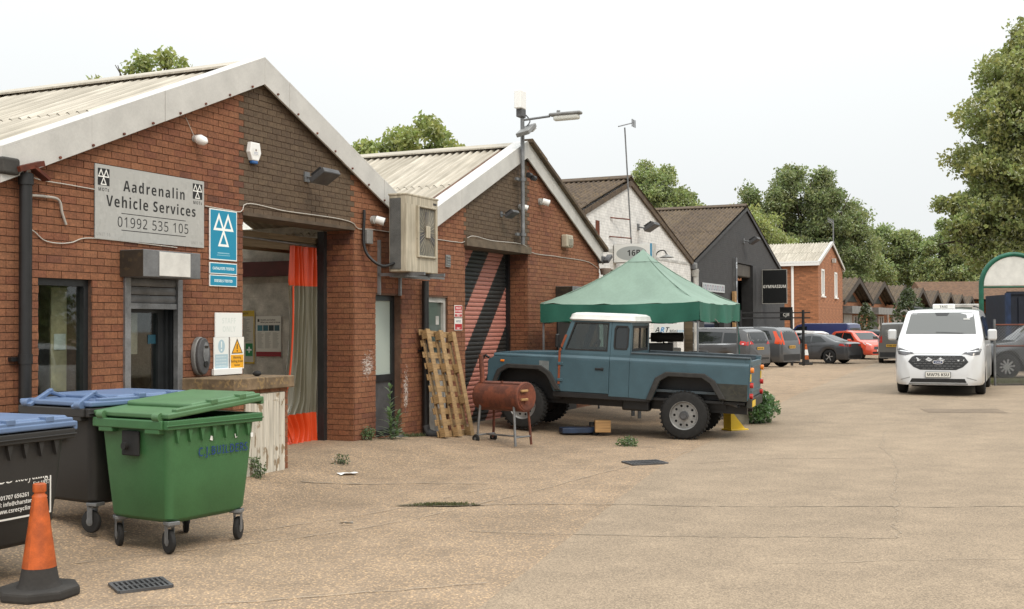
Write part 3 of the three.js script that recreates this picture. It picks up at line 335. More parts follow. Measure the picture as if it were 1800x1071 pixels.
// row of small gabled units at the end of the yard
{ const dir = V(15.2, 0, -28).normalize(), yaw = Math.atan2(-dir.z, dir.x);
  for (let i = 0; i < 8; i++) { const pos = V(29.5, 0, -96.8).addScaledVector(dir, i * 11.2); pos.y = 0.2; const g = thing('gabled_unit', ['small gabled lock up unit beside the two storey brick house, first of the far row', 'second small gabled lock up unit from the two storey house', 'third small gabled lock up unit from the two storey house', 'fourth small gabled lock up unit from the two storey house', 'fifth small gabled lock up unit from the two storey house', 'sixth small gabled lock up unit from the two storey house', 'seventh small gabled lock up unit from the two storey house', 'last small gabled lock up unit before the long brick building'][i], 'building', pos, yaw, 'gabled units at the end of the yard'); g.scale.setScalar(1.3835); g.position.y = -0.5;
    part(g, 'wall', mg([poly([[-4, 0], [4, 0], [4, 2.9], [0, 4.2], [-4, 2.9]], 0.3, -0.9), bb(-4, -3.7, 0, 2.9, -8, -0.9), bb(3.7, 4, 0, 2.9, -8, -0.9)]), mBrickFar);
    part(g, 'gable_boarding', poly([[-2.2, 3.05], [2.2, 3.05], [0, 3.85]], 0.05, -0.58), mat(0.05, 0.06, 0.05, 0.9));
    for (const s of [-1, 1]) { part(g, 'barge_board', poly(s > 0 ? [[0, 4.5], [4.2, 3.05], [4.2, 2.8], [0, 4.2]] : [[-4.2, 3.05], [0, 4.5], [0, 4.2], [-4.2, 2.8]], 0.1, 0), mat(0.10, 0.085, 0.07, 0.9)); const len = 4.3, gg = corr(0.3, 27, 0.05, 1.45 / 4.2 * len, len); if (s < 0) { gg.scale(-1, 1, 1); flipI(gg); } const o = fin(new THREE.Mesh(gg, mAsb[(i + s + 1) % 3]), 'roof_sheet'); o.position.set(0, 4.52, 0.1); g.add(o); }
    part(g, 'canopy', bb(-2.6, 3.4, 2.3, 2.75, -0.6, 0.15), M.plasticGrey); part(g, 'door', bb(-1.8, 0.6, 0.0, 2.25, -0.6, -0.52), i % 2 ? M.midgrey : M.white); part(g, 'window', bb(1.3, 2.6, 1, 2.1, -0.6, -0.54), M.darkGlass); part(g, 'window_frame', mg([bb(1.2, 1.3, 0.9, 2.2, -0.6, -0.5), bb(2.6, 2.7, 0.9, 2.2, -0.6, -0.5), bb(1.9, 2, 0.9, 2.2, -0.6, -0.5)]), M.whiteClean); part(g, 'downpipe', cyl(0.07, 2.7, 3.8, 1.4, -0.45), M.white); } }
{ const g = thing('long_brick_building', 'long low brick building with brown pitched roof behind the small gabled units', 'building', V(75, -0.5, -190), -0.06); g.scale.setScalar(1.42); part(g, 'wall', bb(-6, 30, 0, 4.4, -8, 0), mBrickFar); part(g, 'roof', mg([poly([[0.6, 4.3], [-4, 6.4], [-8.6, 4.3]], 37, 0).rotateY(Math.PI / 2).translate(-6.5, 0, 0)]), mat(0.20, 0.125, 0.085, 0.9, { map: tAsb, mapRep: 0.5 })); part(g, 'gutter', bb(-6.5, 30.5, 4.2, 4.35, 0.55, 0.75), M.dark); for (let i = 0; i < 6; i++) part(g, 'window', bb(-3 + i * 5.4, -1 + i * 5.4, 1.4, 2.8, 0.002, 0.05), M.darkGlass); }
// ---------------------------------------------------------------- signs
function tri(g, x, y, w, h, lw) { g.lineWidth = lw; g.lineJoin = 'miter'; g.beginPath(); g.moveTo(x, y + h); g.lineTo(x + w / 2, y); g.lineTo(x + w, y + h); g.closePath(); g.stroke(); }
function mot(g, x, y, w, h) { const tw = w * 0.42, th = h * 0.4; g.lineWidth; tri(g, x + w * 0.07, y + h * 0.08, tw, th, w * 0.075); tri(g, x + w * 0.51, y + h * 0.08, tw, th, w * 0.075); tri(g, x + w * 0.29, y + h * 0.53, tw, th, w * 0.075); }
{ const s = fth('name_board', 'large grey name board with black lettering and phone number on red brick', 'sign', -4.24, 3.135, 0.004);
  board(s, 1.68, 0.77, canvasTex(1024, 470, (g, w, h) => { g.fillStyle = '#a9a9a5'; g.fillRect(0, 0, w, h); for (let i = 0; i < 500; i++) { g.globalAlpha = 0.05; g.fillStyle = rnd() > 0.5 ? '#fff' : '#555'; g.fillRect(rnd() * w, rnd() * h, rr(2, 30), rr(2, 40)); } g.globalAlpha = 1;
    g.fillStyle = '#141312'; g.textAlign = 'center'; g.textBaseline = 'alphabetic'; const sp = (t, x, y, px, ls, wt = '') => { g.font = `${wt} ${px}px sans-serif`; let tw = 0; for (const c of t) tw += g.measureText(c).width + ls; let q = x - tw / 2; g.textAlign = 'left'; for (const c of t) { g.fillText(c, q, y); q += g.measureText(c).width + ls; } };
    sp('Aadrenalin', 540, 150, 96, 9, 'bold'); sp('Vehicle Services', 520, 258, 96, 7, 'bold'); sp('01992 535 105', 530, 382, 92, 6); g.fillRect(226, 292, 608, 5); g.fillRect(226, 400, 608, 5);
    g.fillStyle = '#7d7d7a'; sp('UNIT 16', 72, 450, 28, 3); sp('UNIT 16', 950, 450, 28, 3);
    for (const x of [22, 906]) { g.fillStyle = '#161514'; g.fillRect(x, 24, 100, 108); g.strokeStyle = '#e8e8e2'; mot(g, x, 24, 100, 108); g.fillStyle = '#161514'; sp('MOTs', x + 52, 168, 30, 4, 'bold'); } }), 0.012, M.plasticGrey); }
const teal = '#0d86a8';
{ const s = fth('test_sign', 'tall blue sign with three white triangles on brick beside the open bay', 'sign', -3.05, 2.925, 0.004); board(s, 0.5, 0.6, canvasTex(420, 504, (g, w, h) => { g.fillStyle = '#e8ebe8'; g.fillRect(0, 0, w, h); g.fillStyle = teal; g.fillRect(10, 10, w - 20, h - 20); g.strokeStyle = '#f2f4f0'; mot(g, 50, 30, 320, 350); g.fillStyle = '#bcdbe2'; g.font = '20px sans-serif'; g.textAlign = 'center'; for (let i = 0; i < 24; i++) { g.fillRect(120 + i * 7.6, 428, 4.5, 10); g.fillRect(110 + i * 8.4, 452, 5, 6); } }));
  for (const [t, y, l] of [['CATALYSTS TESTED', 2.53, 'narrow blue sign reading catalysts tested under the three triangle sign'], ['DIESELS TESTED', 2.385, 'narrow blue sign reading diesels tested, lowest of the blue signs']]) board(fth('test_plate', l, 'sign', -3.05, y, 0.004), 0.5, 0.135, canvasTex(512, 138, (g, w, h) => { g.fillStyle = '#e8ebe8'; g.fillRect(0, 0, w, h); g.fillStyle = teal; g.fillRect(9, 9, w - 18, h - 18); g.fillStyle = '#eef2ef'; g.font = 'bold 46px sans-serif'; g.textAlign = 'center'; g.fillText(t, w / 2, 86, w - 44); })); }
board(fth('staff_sign', 'faded white sign with pale staff only lettering on brick', 'sign', -2.95, 1.865, 0.004), 0.5, 0.29, canvasTex(256, 150, (g, w, h) => { g.fillStyle = '#e4e7e4'; g.fillRect(0, 0, w, h); g.fillStyle = '#d3dad6'; g.font = 'bold 48px sans-serif'; g.textAlign = 'center'; g.fillText('STAFF', w / 2, 66); g.fillText('ONLY', w / 2, 118); }));
board(fth('safety_sign', 'faded pale blue notice with exclamation oval under the staff sign', 'sign', -3.09, 1.53, 0.006), 0.27, 0.38, canvasTex(192, 270, (g, w, h) => { g.fillStyle = '#e2e6e3'; g.fillRect(0, 0, w, h); g.fillStyle = '#a9c2cc'; g.beginPath(); g.ellipse(w / 2, 74, 44, 56, 0, 0, 7); g.fill(); g.fillStyle = '#e6ebe8'; g.fillRect(w / 2 - 7, 34, 14, 52); g.beginPath(); g.arc(w / 2, 106, 9, 0, 7); g.fill(); g.fillStyle = '#a9c2cc'; g.fillRect(12, 142, w - 24, 118); g.fillStyle = '#cfdcde'; for (let r = 0; r < 4; r++) for (let i = 0; i < 9; i++) g.fillRect(30 + i * 15, 156 + r * 26, rr(6, 11), 12); }));
board(fth('warning_sign', 'yellow warning notice with exclamation triangle beside the bay opening', 'sign', -2.8, 1.53, 0.006), 0.26, 0.38, canvasTex(192, 280, (g, w, h) => { g.fillStyle = '#ecebe4'; g.fillRect(0, 0, w, h); g.fillStyle = '#1b1a17'; g.beginPath(); g.moveTo(16, 146); g.lineTo(w / 2, 10); g.lineTo(w - 16, 146); g.fill(); g.fillStyle = '#e5a51d'; g.beginPath(); g.moveTo(30, 138); g.lineTo(w / 2, 28); g.lineTo(w - 30, 138); g.fill(); g.fillStyle = '#1b1a17'; g.fillRect(w / 2 - 6, 62, 12, 44); g.beginPath(); g.arc(w / 2, 122, 8, 0, 7); g.fill(); g.fillStyle = '#e5a51d'; g.fillRect(6, 156, w - 12, 118); g.fillStyle = '#2b2718'; g.font = 'bold 28px sans-serif'; g.textAlign = 'center'; g.fillText('Warning', w / 2, 190); g.fillText('Rolling brake', w / 2, 224, w - 20); g.fillText('tester', w / 2, 258); }));
solo('white_trunking', 'short white plastic trunking on brick above the low bunker wall', 'trunking', rb(0.52, 0.075, 0.04, 0.006).rotateY(TH).translate(...fp(-3.0, 1.315, 0.03).toArray()), M.whiteClean);
for (const [i, y, l] of [[0, 2.08, 'small red and white private notice on brick beside the striped shutter'], [1, 1.865, 'small red and white notice below the private notice beside the shutter']]) board(fth('red_notice', l, 'sign', 2.985, y, 0.004), 0.27, 0.2, canvasTex(160, 120, (g, w, h) => { g.fillStyle = '#e6e2dc'; g.fillRect(0, 0, w, h); g.fillStyle = '#b3262c'; g.fillRect(5, i ? 56 : 5, w - 10, i ? 59 : 74); g.fillRect(5, 88, w - 10, 27); g.fillStyle = '#f0e6e2'; g.font = 'bold 28px sans-serif'; g.textAlign = 'center'; g.fillText(i ? '' : 'PRIVATE', w / 2, 38, 140); g.fillText(i ? '' : 'CUSTOMERS', w / 2, 68, 140); g.fillText('ONLY', w / 2, 110, 120); if (i) { g.fillStyle = '#33415e'; g.fillText('NOTICE', w / 2, 40); } }));
// posters on the party wall inside the open bay (facing along -U)
function inner(name, label, o, y, w, h, draw) { const t = thing(name, label, 'poster', fp(1.433, y, o), TH - Math.PI / 2); board(t, w, h, canvasTex(256, Math.round(256 * h / w), draw), 0.006); }
inner('safety_poster', 'white law poster with red band inside the open bay', -2.67, 1.68, 0.5, 0.66, (g, w, h) => { g.fillStyle = '#cfcdc5'; g.fillRect(0, 0, w, h); g.fillStyle = '#413c38'; g.fillRect(14, 22, 20, 24); g.font = 'bold 18px sans-serif'; g.fillText('Health and Safety', 44, 36); g.fillText('What you need to know', 44, 56); for (let i = 0; i < 4; i++) { g.fillStyle = ['#3f7480', '#2d5e6c', '#22343a', '#375660'][i]; g.fillRect(14 + i * 58, 74, 52, 48); } g.fillStyle = '#8d8d86'; for (let c = 0; c < 3; c++) for (let i = 0; i < 17; i++) g.fillRect(14 + c * 78, 136 + i * 8, rr(40, 66), 3); g.fillStyle = '#8a1f2a'; g.fillRect(0, h - 40, w, 40); });
inner('first_aid_poster', 'yellow and green first aid poster inside the open bay', -3.13, 1.67, 0.36, 0.88, (g, w, h) => { g.fillStyle = '#b89b2e'; g.fillRect(0, 0, w, h); g.fillStyle = '#b9b6ab'; g.fillRect(14, 70, w - 28, h - 90); g.fillStyle = '#1d1c18'; g.font = 'bold 34px sans-serif'; g.fillText('SAFETY', 50, 48); g.fillStyle = '#6d6b64'; for (let i = 0; i < 26; i++) g.fillRect(26, 90 + i * 11, rr(100, 190), 4); g.fillStyle = '#1c7c48'; g.fillRect(w - 130, h * 0.62, 104, 150); g.fillStyle = '#e8ece8'; g.fillRect(w - 88, h * 0.62 + 40, 20, 70); g.fillRect(w - 113, h * 0.62 + 65, 70, 20); });
// ---------------------------------------------------------------- fixtures
{ const t = fth('wall_lamp', 'white bulb shaped wall lamp under the roof verge on brick', 'lamp', -3.55, 3.98, 0.0); t.scale.setScalar(0.7); part(t, 'base', cyl(0.06, 0.06, 0, 0.02, 0.03, 'z', 14), M.white); part(t, 'shade', lathe([[0, -0.02], [0.06, 0], [0.085, 0.07], [0.07, 0.17], [0.03, 0.22], [0, 0.225]], 20).rotateX(1.9).translate(0, 0.02, 0.05), M.whiteClean); part(t, 'cable', tube([[-0.02, 0.05, 0.02], [-0.12, 0.2, 0.012], [-0.22, 0.33, 0.012]], 0.005), M.cable); }
{ const t = fth('alarm_box', 'white hexagonal alarm box with blue strobe on the dark brick panel', 'alarm', -2.5, 3.86, 0.0); t.scale.setScalar(0.82); const s = [[-0.075, 0.02], [0.075, 0.02], [0.135, 0.14], [0.1, 0.29], [-0.1, 0.29], [-0.135, 0.14]]; part(t, 'cover', poly(s, 0.08, 0, 0.012), M.whiteClean); part(t, 'strobe', rbb(-0.07, 0.07, -0.03, 0.025, 0.01, 0.075, 0.02), phys(0.02, 0.1, 0.3, 0.15)); part(t, 'badge', flat(0.15, 0.1).translate(0, 0.15, 0.084), printed(canvasTex(128, 84, (g, w, h) => { g.fillStyle = '#e3e3df'; g.fillRect(0, 0, w, h); g.fillStyle = '#6a5a56'; g.beginPath(); g.arc(64, 22, 15, 0, 7); g.fill(); g.fillStyle = '#7a82a0'; for (let r = 0; r < 2; r++) for (let i = 0; i < 9; i++) g.fillRect(24 + i * 9, 46 + r * 18, 6, 10); })), true); }
function floodlight(label, a, y, o0, sc = 1, yaw = 0) { const t = fth('floodlight', label, 'floodlight', a, y, o0, 'wall floodlights'); t.scale.setScalar(sc); t.rotation.y += yaw; part(t, 'bracket', mg([bx(0.1, 0.12, 0.02, 0, 0.02, 0.01), bar([0, 0.02, 0.02], [0, -0.01, 0.16], 0.015)]), M.galv); part(t, 'housing', rb(0.34, 0.07, 0.24, 0.015).rotateX(-0.55).translate(0, 0.01, 0.27), M.midgrey); part(t, 'lens', bx(0.29, 0.006, 0.19).rotateX(-0.55).translate(0, -0.026, 0.249), phys(0.35, 0.36, 0.36, 0.15)); part(t, 'fins', mg([-2, -1, 0, 1, 2].map((i) => bx(0.012, 0.05, 0.16, i * 0.06, 0.05, 0))).rotateX(-0.55).translate(0, 0.01, 0.26), M.dark); return t; }
floodlight('grey floodlight on the dark brick gable above the open bay', -1.35, 3.79, 0.0, 1.1); floodlight('small floodlight on the dark brick gable above the striped shutter', 4.7, 3.83, 0, 0.8); floodlight('wide flat floodlight high on the white painted gable', 16.6, 4.55, SB, 1.5); floodlight('small floodlight on the black painted gable', 45.98, 6.21, -5.2, 2.2);
function camDome(label, a, y, s = 1) { const t = fth('security_camera', label, 'camera', a, y, 0, 'wall cameras'); t.scale.setScalar(s); part(t, 'base', cyl(0.06, 0.05, 0, 0, 0.025, 'z', 14), M.white); part(t, 'body', mg([cyl(0.055, 0.13, 0, 0, 0, 'z', 14, 0.06)]).rotateX(0.3).rotateY(0.5).translate(0.04, -0.01, 0.11), M.whiteClean); part(t, 'lens', cyl(0.035, 0.01, 0, 0, 0.068, 'z', 12).rotateX(0.3).rotateY(0.5).translate(0.04, -0.01, 0.11), M.darkGlass); }
camDome('white security camera beside the air conditioner', 0.3, 3.38, 1.0); camDome('white security camera on brick right of the lamp pole', 6.45, 4.24, 1.1); camDome('small white security camera on the dark brick beside the lamp pole', 5.5, 4.05, 0.9);
{ const t = fth('wall_light_box', 'cream boxy bulkhead light on the brick gable near the gutter', 'lamp', 7.7, 3.45, 0); part(t, 'case', rb(0.34, 0.26, 0.14, 0.03, 0, 0.1, 0.08), M.cream); part(t, 'lens', rb(0.22, 0.15, 0.03, 0.02, 0.02, 0.08, 0.155), mat(0.5, 0.46, 0.36, 0.3)); }
{ // air conditioner on brackets
  const t = fth('air_conditioner', 'large weathered cream air conditioner hung on wall brackets', 'air conditioner', 0.3, 2.6, 0.28);
  part(t, 'casing', rbb(0, 0.95, 0.02, 1.13, 0, 0.29, 0.015), M.cream); part(t, 'top_cover', rbb(-0.01, 0.96, 1.12, 1.15, -0.01, 0.3, 0.008), M.cream); part(t, 'coil_panel', bb(-0.008, -0.002, 0.06, 1.08, 0.02, 0.2), mat(0.13, 0.13, 0.12, 0.7)); for (let i = 0; i < 14; i++) part(t, 'coil_fin', bb(-0.012, -0.0085, 0.065, 1.075, 0.026 + i * 0.0125, 0.03 + i * 0.0125), M.plasticGrey);
  const f = part(t, 'fan_grille', mg([...Array.from({ length: 26 }, (_, i) => bar([0.58, 0.62, 0.315], [0.58 + 0.27 * Math.cos(i * 0.2417), 0.62 + 0.36 * Math.sin(i * 0.2417), 0.3], 0.003, 0.003, 4)), rbb(0.3, 0.33, 0.24, 1.0, 0.29, 0.325, 0.01), rbb(0.83, 0.86, 0.24, 1.0, 0.29, 0.325, 0.01), rbb(0.33, 0.83, 0.24, 0.27, 0.29, 0.325, 0.01), rbb(0.33, 0.83, 0.97, 1.0, 0.29, 0.325, 0.01)]), M.cream); part(t, 'fan_recess', bb(0.33, 0.83, 0.27, 0.97, 0.2902, 0.293), mat(0.26, 0.25, 0.21, 0.7)); part(t, 'fan_hub', rbb(0.52, 0.64, 0.53, 0.71, 0.312, 0.335, 0.03), M.cream); part(t, 'fan_blade', mg([0, 2.09, 4.19].map((q) => bx(0.1, 0.28, 0.006).translate(0, 0.16, 0).rotateZ(q).translate(0.58, 0.62, 0.297))), M.midgrey); part(t, 'badge', bb(0.8, 0.9, 1.04, 1.07, 0.29, 0.294), M.dark);
  part(t, 'bracket', mg([bb(0.14, 0.18, -0.3, 0.5, -0.28, -0.24), bb(0.74, 0.78, -0.3, 0.3, -0.28, -0.24), bb(0.14, 0.18, -0.03, 0.015, -0.28, 0.5), bb(0.74, 0.78, -0.03, 0.015, -0.28, 0.5), bb(0.1, 1.25, -0.05, -0.02, -0.05, -0.01), bb(0.1, 1.25, -0.05, -0.02, 0.2, 0.24)]), M.galv); part(t, 'pipe', tube([[0.02, 0.15, 0.1], [-0.2, 0.1, 0.0], [-0.3, 0.3, -0.2], [-0.28, 0.9, -0.24]], 0.022), M.black); part(t, 'isolator_box', rbb(-0.25, -0.1, 0.42, 0.62, -0.278, -0.2, 0.01), M.plasticGrey); }
{ const t = fth('car_charger', 'grey and black oval electric car charger on brick above the bunker', 'charger', -3.5, 1.28, 0.0); const ov = (w, h) => { const s = new THREE.Shape(); s.absellipse(0, 0, w, h, 0, Math.PI * 2); return s; }; part(t, 'back_shell', new THREE.ExtrudeGeometry(ov(0.1, 0.2), { depth: 0.03, bevelSize: 0.02, bevelThickness: 0.02, curveSegments: 24 }).translate(0, 0.23, 0.02), M.plasticGrey); part(t, 'front_shell', new THREE.ExtrudeGeometry(ov(0.095, 0.195), { depth: 0.02, bevelSize: 0.015, bevelThickness: 0.015, curveSegments: 24 }).translate(0, 0.23, 0.075), M.midgrey); part(t, 'panel', new THREE.ExtrudeGeometry(ov(0.05, 0.12), { depth: 0.006, bevelEnabled: false, curveSegments: 24 }).translate(0.02, 0.27, 0.112), M.galv); part(t, 'display', bb(-0.01, 0.05, 0.32, 0.35, 0.119, 0.123), M.darkGlass); part(t, 'socket', cyl(0.035, 0.02, 0.02, 0.14, 0.112, 'z', 14), M.black); }
// lamp pole clamped to the second gable
{ const t = fth('lamp_pole', 'grey pole with street light arm and white antenna box on the second gable', 'lamp post', 5.35, 3.34, 0.14); part(t, 'pole', cyl(0.038, 2.5, 0, 1.25, 0), M.galv); for (const y of [0.18, 1.2]) part(t, 'clamp', mg([bx(0.36, 0.05, 0.04, 0, y, -0.06), cyl(0.055, 0.06, 0, y, 0, 'y', 12)]), M.galv);
  part(t, 'antenna_box', rb(0.26, 0.34, 0.14, 0.02, -0.1, 2.66, 0), M.whiteClean); part(t, 'antenna_clamp', mg([rb(0.2, 0.16, 0.12, 0.02, -0.06, 2.42, 0), tube([[0.05, 2.4, 0.05], [0.12, 2.3, 0.1], [0.02, 2.15, 0.05]], 0.012)]), M.midgrey); part(t, 'arm', bar([0, 2.3, 0], [0, 2.33, 0.55], 0.022), M.galv);
  part(t, 'street_light', mg([rb(0.16, 0.06, 0.62, 0.03, 0, 2.35, 0.86), cyl(0.035, 0.04, 0, 2.4, 0.72, 'y', 10)]), M.plasticGrey); part(t, 'light_bowl', rb(0.13, 0.1, 0.5, 0.04, 0, 2.28, 0.88), phys(0.75, 0.74, 0.68, 0.15, { transmission: 0.4, thickness: 0 })); part(t, 'floodlight', rb(0.5, 0.08, 0.26, 0.015).rotateZ(0.45).rotateX(-0.2).translate(-0.05, 2.1, 0.1), M.plasticGrey); part(t, 'flood_lens', rb(0.22, 0.02, 0.2, 0.008).rotateZ(0.45).rotateX(-0.2).translate(0.06, 2.1, 0.13), mat(0.5, 0.47, 0.4, 0.3)); part(t, 'spotlight', mg([cyl(0.05, 0.12, 0.2, 1.3, 0.05, 'x', 10), cyl(0.05, 0.12, 0.28, 1.25, 0.1, 'x', 10)]), M.dark); }
{ const t = fth('aerial_mast', 'thin aerial mast with bracket arms on the white gable', 'aerial', 15.1, 3.9, SB + 0.3); part(t, 'mast', bar([0.05, 0, 0], [-0.45, 3.15, 0], 0.02), M.galv); part(t, 'bracket', mg([bar([0, 0.25, 0], [-0.9, 0.25, -0.28], 0.018), bar([-0.05, 0.75, 0], [-0.8, 0.75, -0.28], 0.018)]), M.rust); part(t, 'boom', bar([-0.95, 3.1, 0], [0.3, 3.4, 0], 0.015), M.galv); part(t, 'reflector', mg([-1, 0, 1].map((i) => bx(0.04, 0.2, 0.02, 0.2 + i * 0.12, 3.36, 0.03))), M.galv); }
{ const t = fth('aerial_mast', 'tall aerial with long boom beside the two storey brick house', 'aerial', 79.46, 6.07, -5.75); part(t, 'mast', cyl(0.05, 4, 0, 2, 0), M.galv); part(t, 'boom', bar([-2.6, 3.9, 0], [0.3, 3.8, 0], 0.04), M.galv); part(t, 'element', mg([0, 1, 2, 3, 4].map((i) => bx(0.05, 0.4, 0.05, -2.5 + i * 0.6, 3.88, 0))), M.galv); }
{ const t = thing('unit_sign', 'white light box sign with grey oval numbered 16B on the white workshop', 'sign', fp(14.5, 3.47, SB + 0.56), TH - Math.PI / 2); part(t, 'case', rbb(-0.54, 0.54, 0, 0.5, -0.3, 0, 0.015), M.white); part(t, 'printed_face', flat(1.05, 0.47).translate(0, 0.25, 0.0035), printed(canvasTex(448, 200, (g, w, h) => { g.fillStyle = '#d6d6d2'; g.fillRect(0, 0, w, h); g.fillStyle = '#9b9f9e'; g.beginPath(); g.ellipse(w * 0.46, 104, 178, 80, 0, 0, 7); g.fill(); g.fillStyle = '#20211f'; g.font = 'bold 92px sans-serif'; g.textAlign = 'center'; g.fillText('16B', w * 0.52, 132); g.fillStyle = '#2f7fa3'; g.fillRect(w - 26, 0, 22, h); })), true); part(t, 'bracket', mg([bb(-0.58, -0.54, 0.05, 0.45, -0.2, -0.1)]), M.rust); }
{ const t = fth('wall_lantern', 'small swan neck lantern on the white wall beside the 16B sign', 'lamp', 18.1, 3.6, SB); part(t, 'bracket', tube([[0, 0, 0], [0, 0.35, 0.1], [0, 0.4, 0.3], [0, 0.28, 0.38]], 0.02), M.dark); part(t, 'shade', lathe([[0.03, 0.1], [0.05, 0.06], [0.22, 0], [0.2, -0.01]], 14).translate(0, 0.2, 0.38), M.plasticGrey); }
const acr = (name, label, a, y, o) => thing(name, label, 'sign', fp(a, y, o), TH - Math.PI / 2);
board(acr('gymnasium_board', 'large black board with white gymnasium lettering beside the tall open doorway', 50.41, 3.94, -4.48), 1.4, 1.93, canvasTex(384, 527, (g, w, h) => { g.fillStyle = '#9c9a92'; g.fillRect(0, 0, w, h); g.fillStyle = '#0c0d0e'; g.fillRect(9, 9, w - 18, h - 18); g.fillStyle = '#e4e2da'; g.font = 'bold 66px sans-serif'; g.textAlign = 'center'; g.fillText('GYMNASIUM', w / 2, 285, w - 26); }), 0.06, M.plasticGrey);
board(acr('letter_board', 'small black board with white CJR letters under the gymnasium board', 51.24, 2.42, -4.01), 0.71, 0.75, canvasTex(192, 200, (g, w, h) => { g.fillStyle = '#0d0e0f'; g.fillRect(0, 0, w, h); g.fillStyle = '#e0ded6'; g.textAlign = 'center'; g.font = 'bold 64px sans-serif'; g.fillText('CJR', w / 2, 138, w - 40); g.fillRect(30, 164, w - 60, 5); }), 0.05, M.dark);
board(fth('post_letters', 'narrow upright grey board with GYM letters on the doorway post', 'sign', 43.82, 3.72, -5.08), 0.39, 3.05, canvasTex(64, 502, (g, w, h) => { g.fillStyle = '#55585c'; g.fillRect(0, 0, w, h); g.fillStyle = '#c9cfd6'; g.font = 'bold 74px sans-serif'; g.textAlign = 'center'; ['G', 'Y', 'M'].forEach((c, i) => g.fillText(c, w / 2, 90 + i * 160, w - 6)); }), 0.02, M.dark);
board(fth('web_banner', 'narrow white banner with blue web address on the black wall', 'sign', 39.62, 3.58, -5.17), 4.1, 0.39, canvasTex(512, 52, (g, w, h) => { g.fillStyle = '#b9bec0'; g.fillRect(0, 0, w, h); for (let i = 0; i < 17; i++) { g.fillStyle = ['#3a4a66', '#51606f', '#5b6f86', '#76405a'][i % 4]; g.fillRect(14 + i * 29, 10, rr(7, 10), 32); g.fillRect(14 + i * 29, i % 2 ? 10 : 34, rr(16, 21), 8); } }), 0.02);
// surface cables clipped to the brick
function cable(label, pts, r = 0.006, m = M.cable) { solo('wall_cable', label, 'cable', tube(pts.map(([a, y, o]) => fp(a, y, o ?? 0.012)), r, pts.length * 8, 5), m, 'cables on the brick'); }
cable('white cable running from the roof gutter to the name board', [[-5.95, 3.3], [-5.79, 3.27], [-5.42, 3.26], [-5.08, 3.25]]);
cable('white cable sagging under the name board', [[-5.95, 2.81], [-5.84, 2.76], [-5.73, 2.69], [-5.56, 2.67], [-5.38, 2.69], [-5.23, 2.74], [-4.8, 2.75], [-4.3, 2.74], [-3.85, 2.73]]);
cable('white cable along the edge of the dark brick panel over the open bay', [[-3.38, 3.24], [-2.96, 3.23], [-2.7, 3.24], [-2.66, 3.32], [-1.83, 3.32], [-0.22, 3.29], [-0.12, 3.23], [0.23, 3.24], [0.79, 3.24]], 0.007);
cable('white cable along the concrete lintel over the striped shutter', [[1.3, 3.22], [2.31, 3.23], [2.9, 3.23], [3.21, 3.25], [3.3, 3.34, 0.055], [4.21, 3.335, 0.055], [5.68, 3.335, 0.055], [5.95, 3.24, 0.03], [7.37, 3.22], [9.15, 3.19], [9.67, 3.09]], 0.007);
cable('bundle of grey cables bending down from the downpipe', [[-5.96, 3.1, 0.03], [-5.74, 3.11, 0.03], [-5.56, 3.09, 0.03], [-5.52, 2.97, 0.03], [-5.47, 2.86, 0.03]], 0.014, mat(0.4, 0.37, 0.33, 0.7, { map: null }));
cable('loose thin cable hanging beside the downpipe', [[-5.93, 2.62], [-5.88, 2.5], [-5.92, 2.36], [-5.93, 2.0], [-5.9, 1.8]]);
// strip curtain hanging in the bay
{ const t = fth('strip_curtain', 'clear and orange plastic curtain drawn to the side of the open bay', 'curtain', -0.6, 0.2, -0.62);
  const sheet = (y0, y1, x0f, x1, n = 60, rows = 10) => { const g = new THREE.PlaneGeometry(1, 1, n, rows), p = g.attributes.position; for (let i = 0; i < p.count; i++) { const u = p.getX(i) + 0.5, v = p.getY(i) + 0.5, y = y0 + v * (y1 - y0), x0 = x0f(y), x = x0 + (x1 - x0) * u, ph = u * 34 + 0.6 * Math.sin(y * 2.1); p.setXYZ(i, x + 0.012 * Math.sin(y * 5 + u * 9), y, 0.045 * Math.sin(ph) + 0.02 * Math.sin(ph * 2.3 + y)); } g.computeVertexNormals(); return g; };
  const lf = (y) => y > 2.2 ? -0.26 : y < 0.5 ? -0.5 + 0.1 * Math.sin(y * 9) : -0.24 - 0.2 * Math.pow((2.2 - y) / 1.7, 2); const or = phys(0.72, 0.075, 0.015, 0.35, { side: THREE.DoubleSide, transmission: 0.2, thickness: 0 });
  part(t, 'top_band', sheet(2.2, 2.76, lf, 0.34), or, true); part(t, 'clear_sheet', sheet(0.42, 2.21, lf, 0.34), phys(0.34, 0.32, 0.23, 0.25, { side: THREE.DoubleSide, transmission: 0.72, thickness: 0 }), true); part(t, 'bottom_band', sheet(0.0, 0.43, lf, 0.34), or, true); part(t, 'orange_edge', tube([[-0.25, 2.2, 0.06], [-0.26, 1.6, 0.06], [-0.33, 1.0, 0.06], [-0.46, 0.5, 0.06], [-0.3, 0.05, 0.08]], 0.014, 30), or, true); part(t, 'rail', bar([-2.1, 2.83, 0], [0.4, 2.78, 0], 0.015), M.galv); }
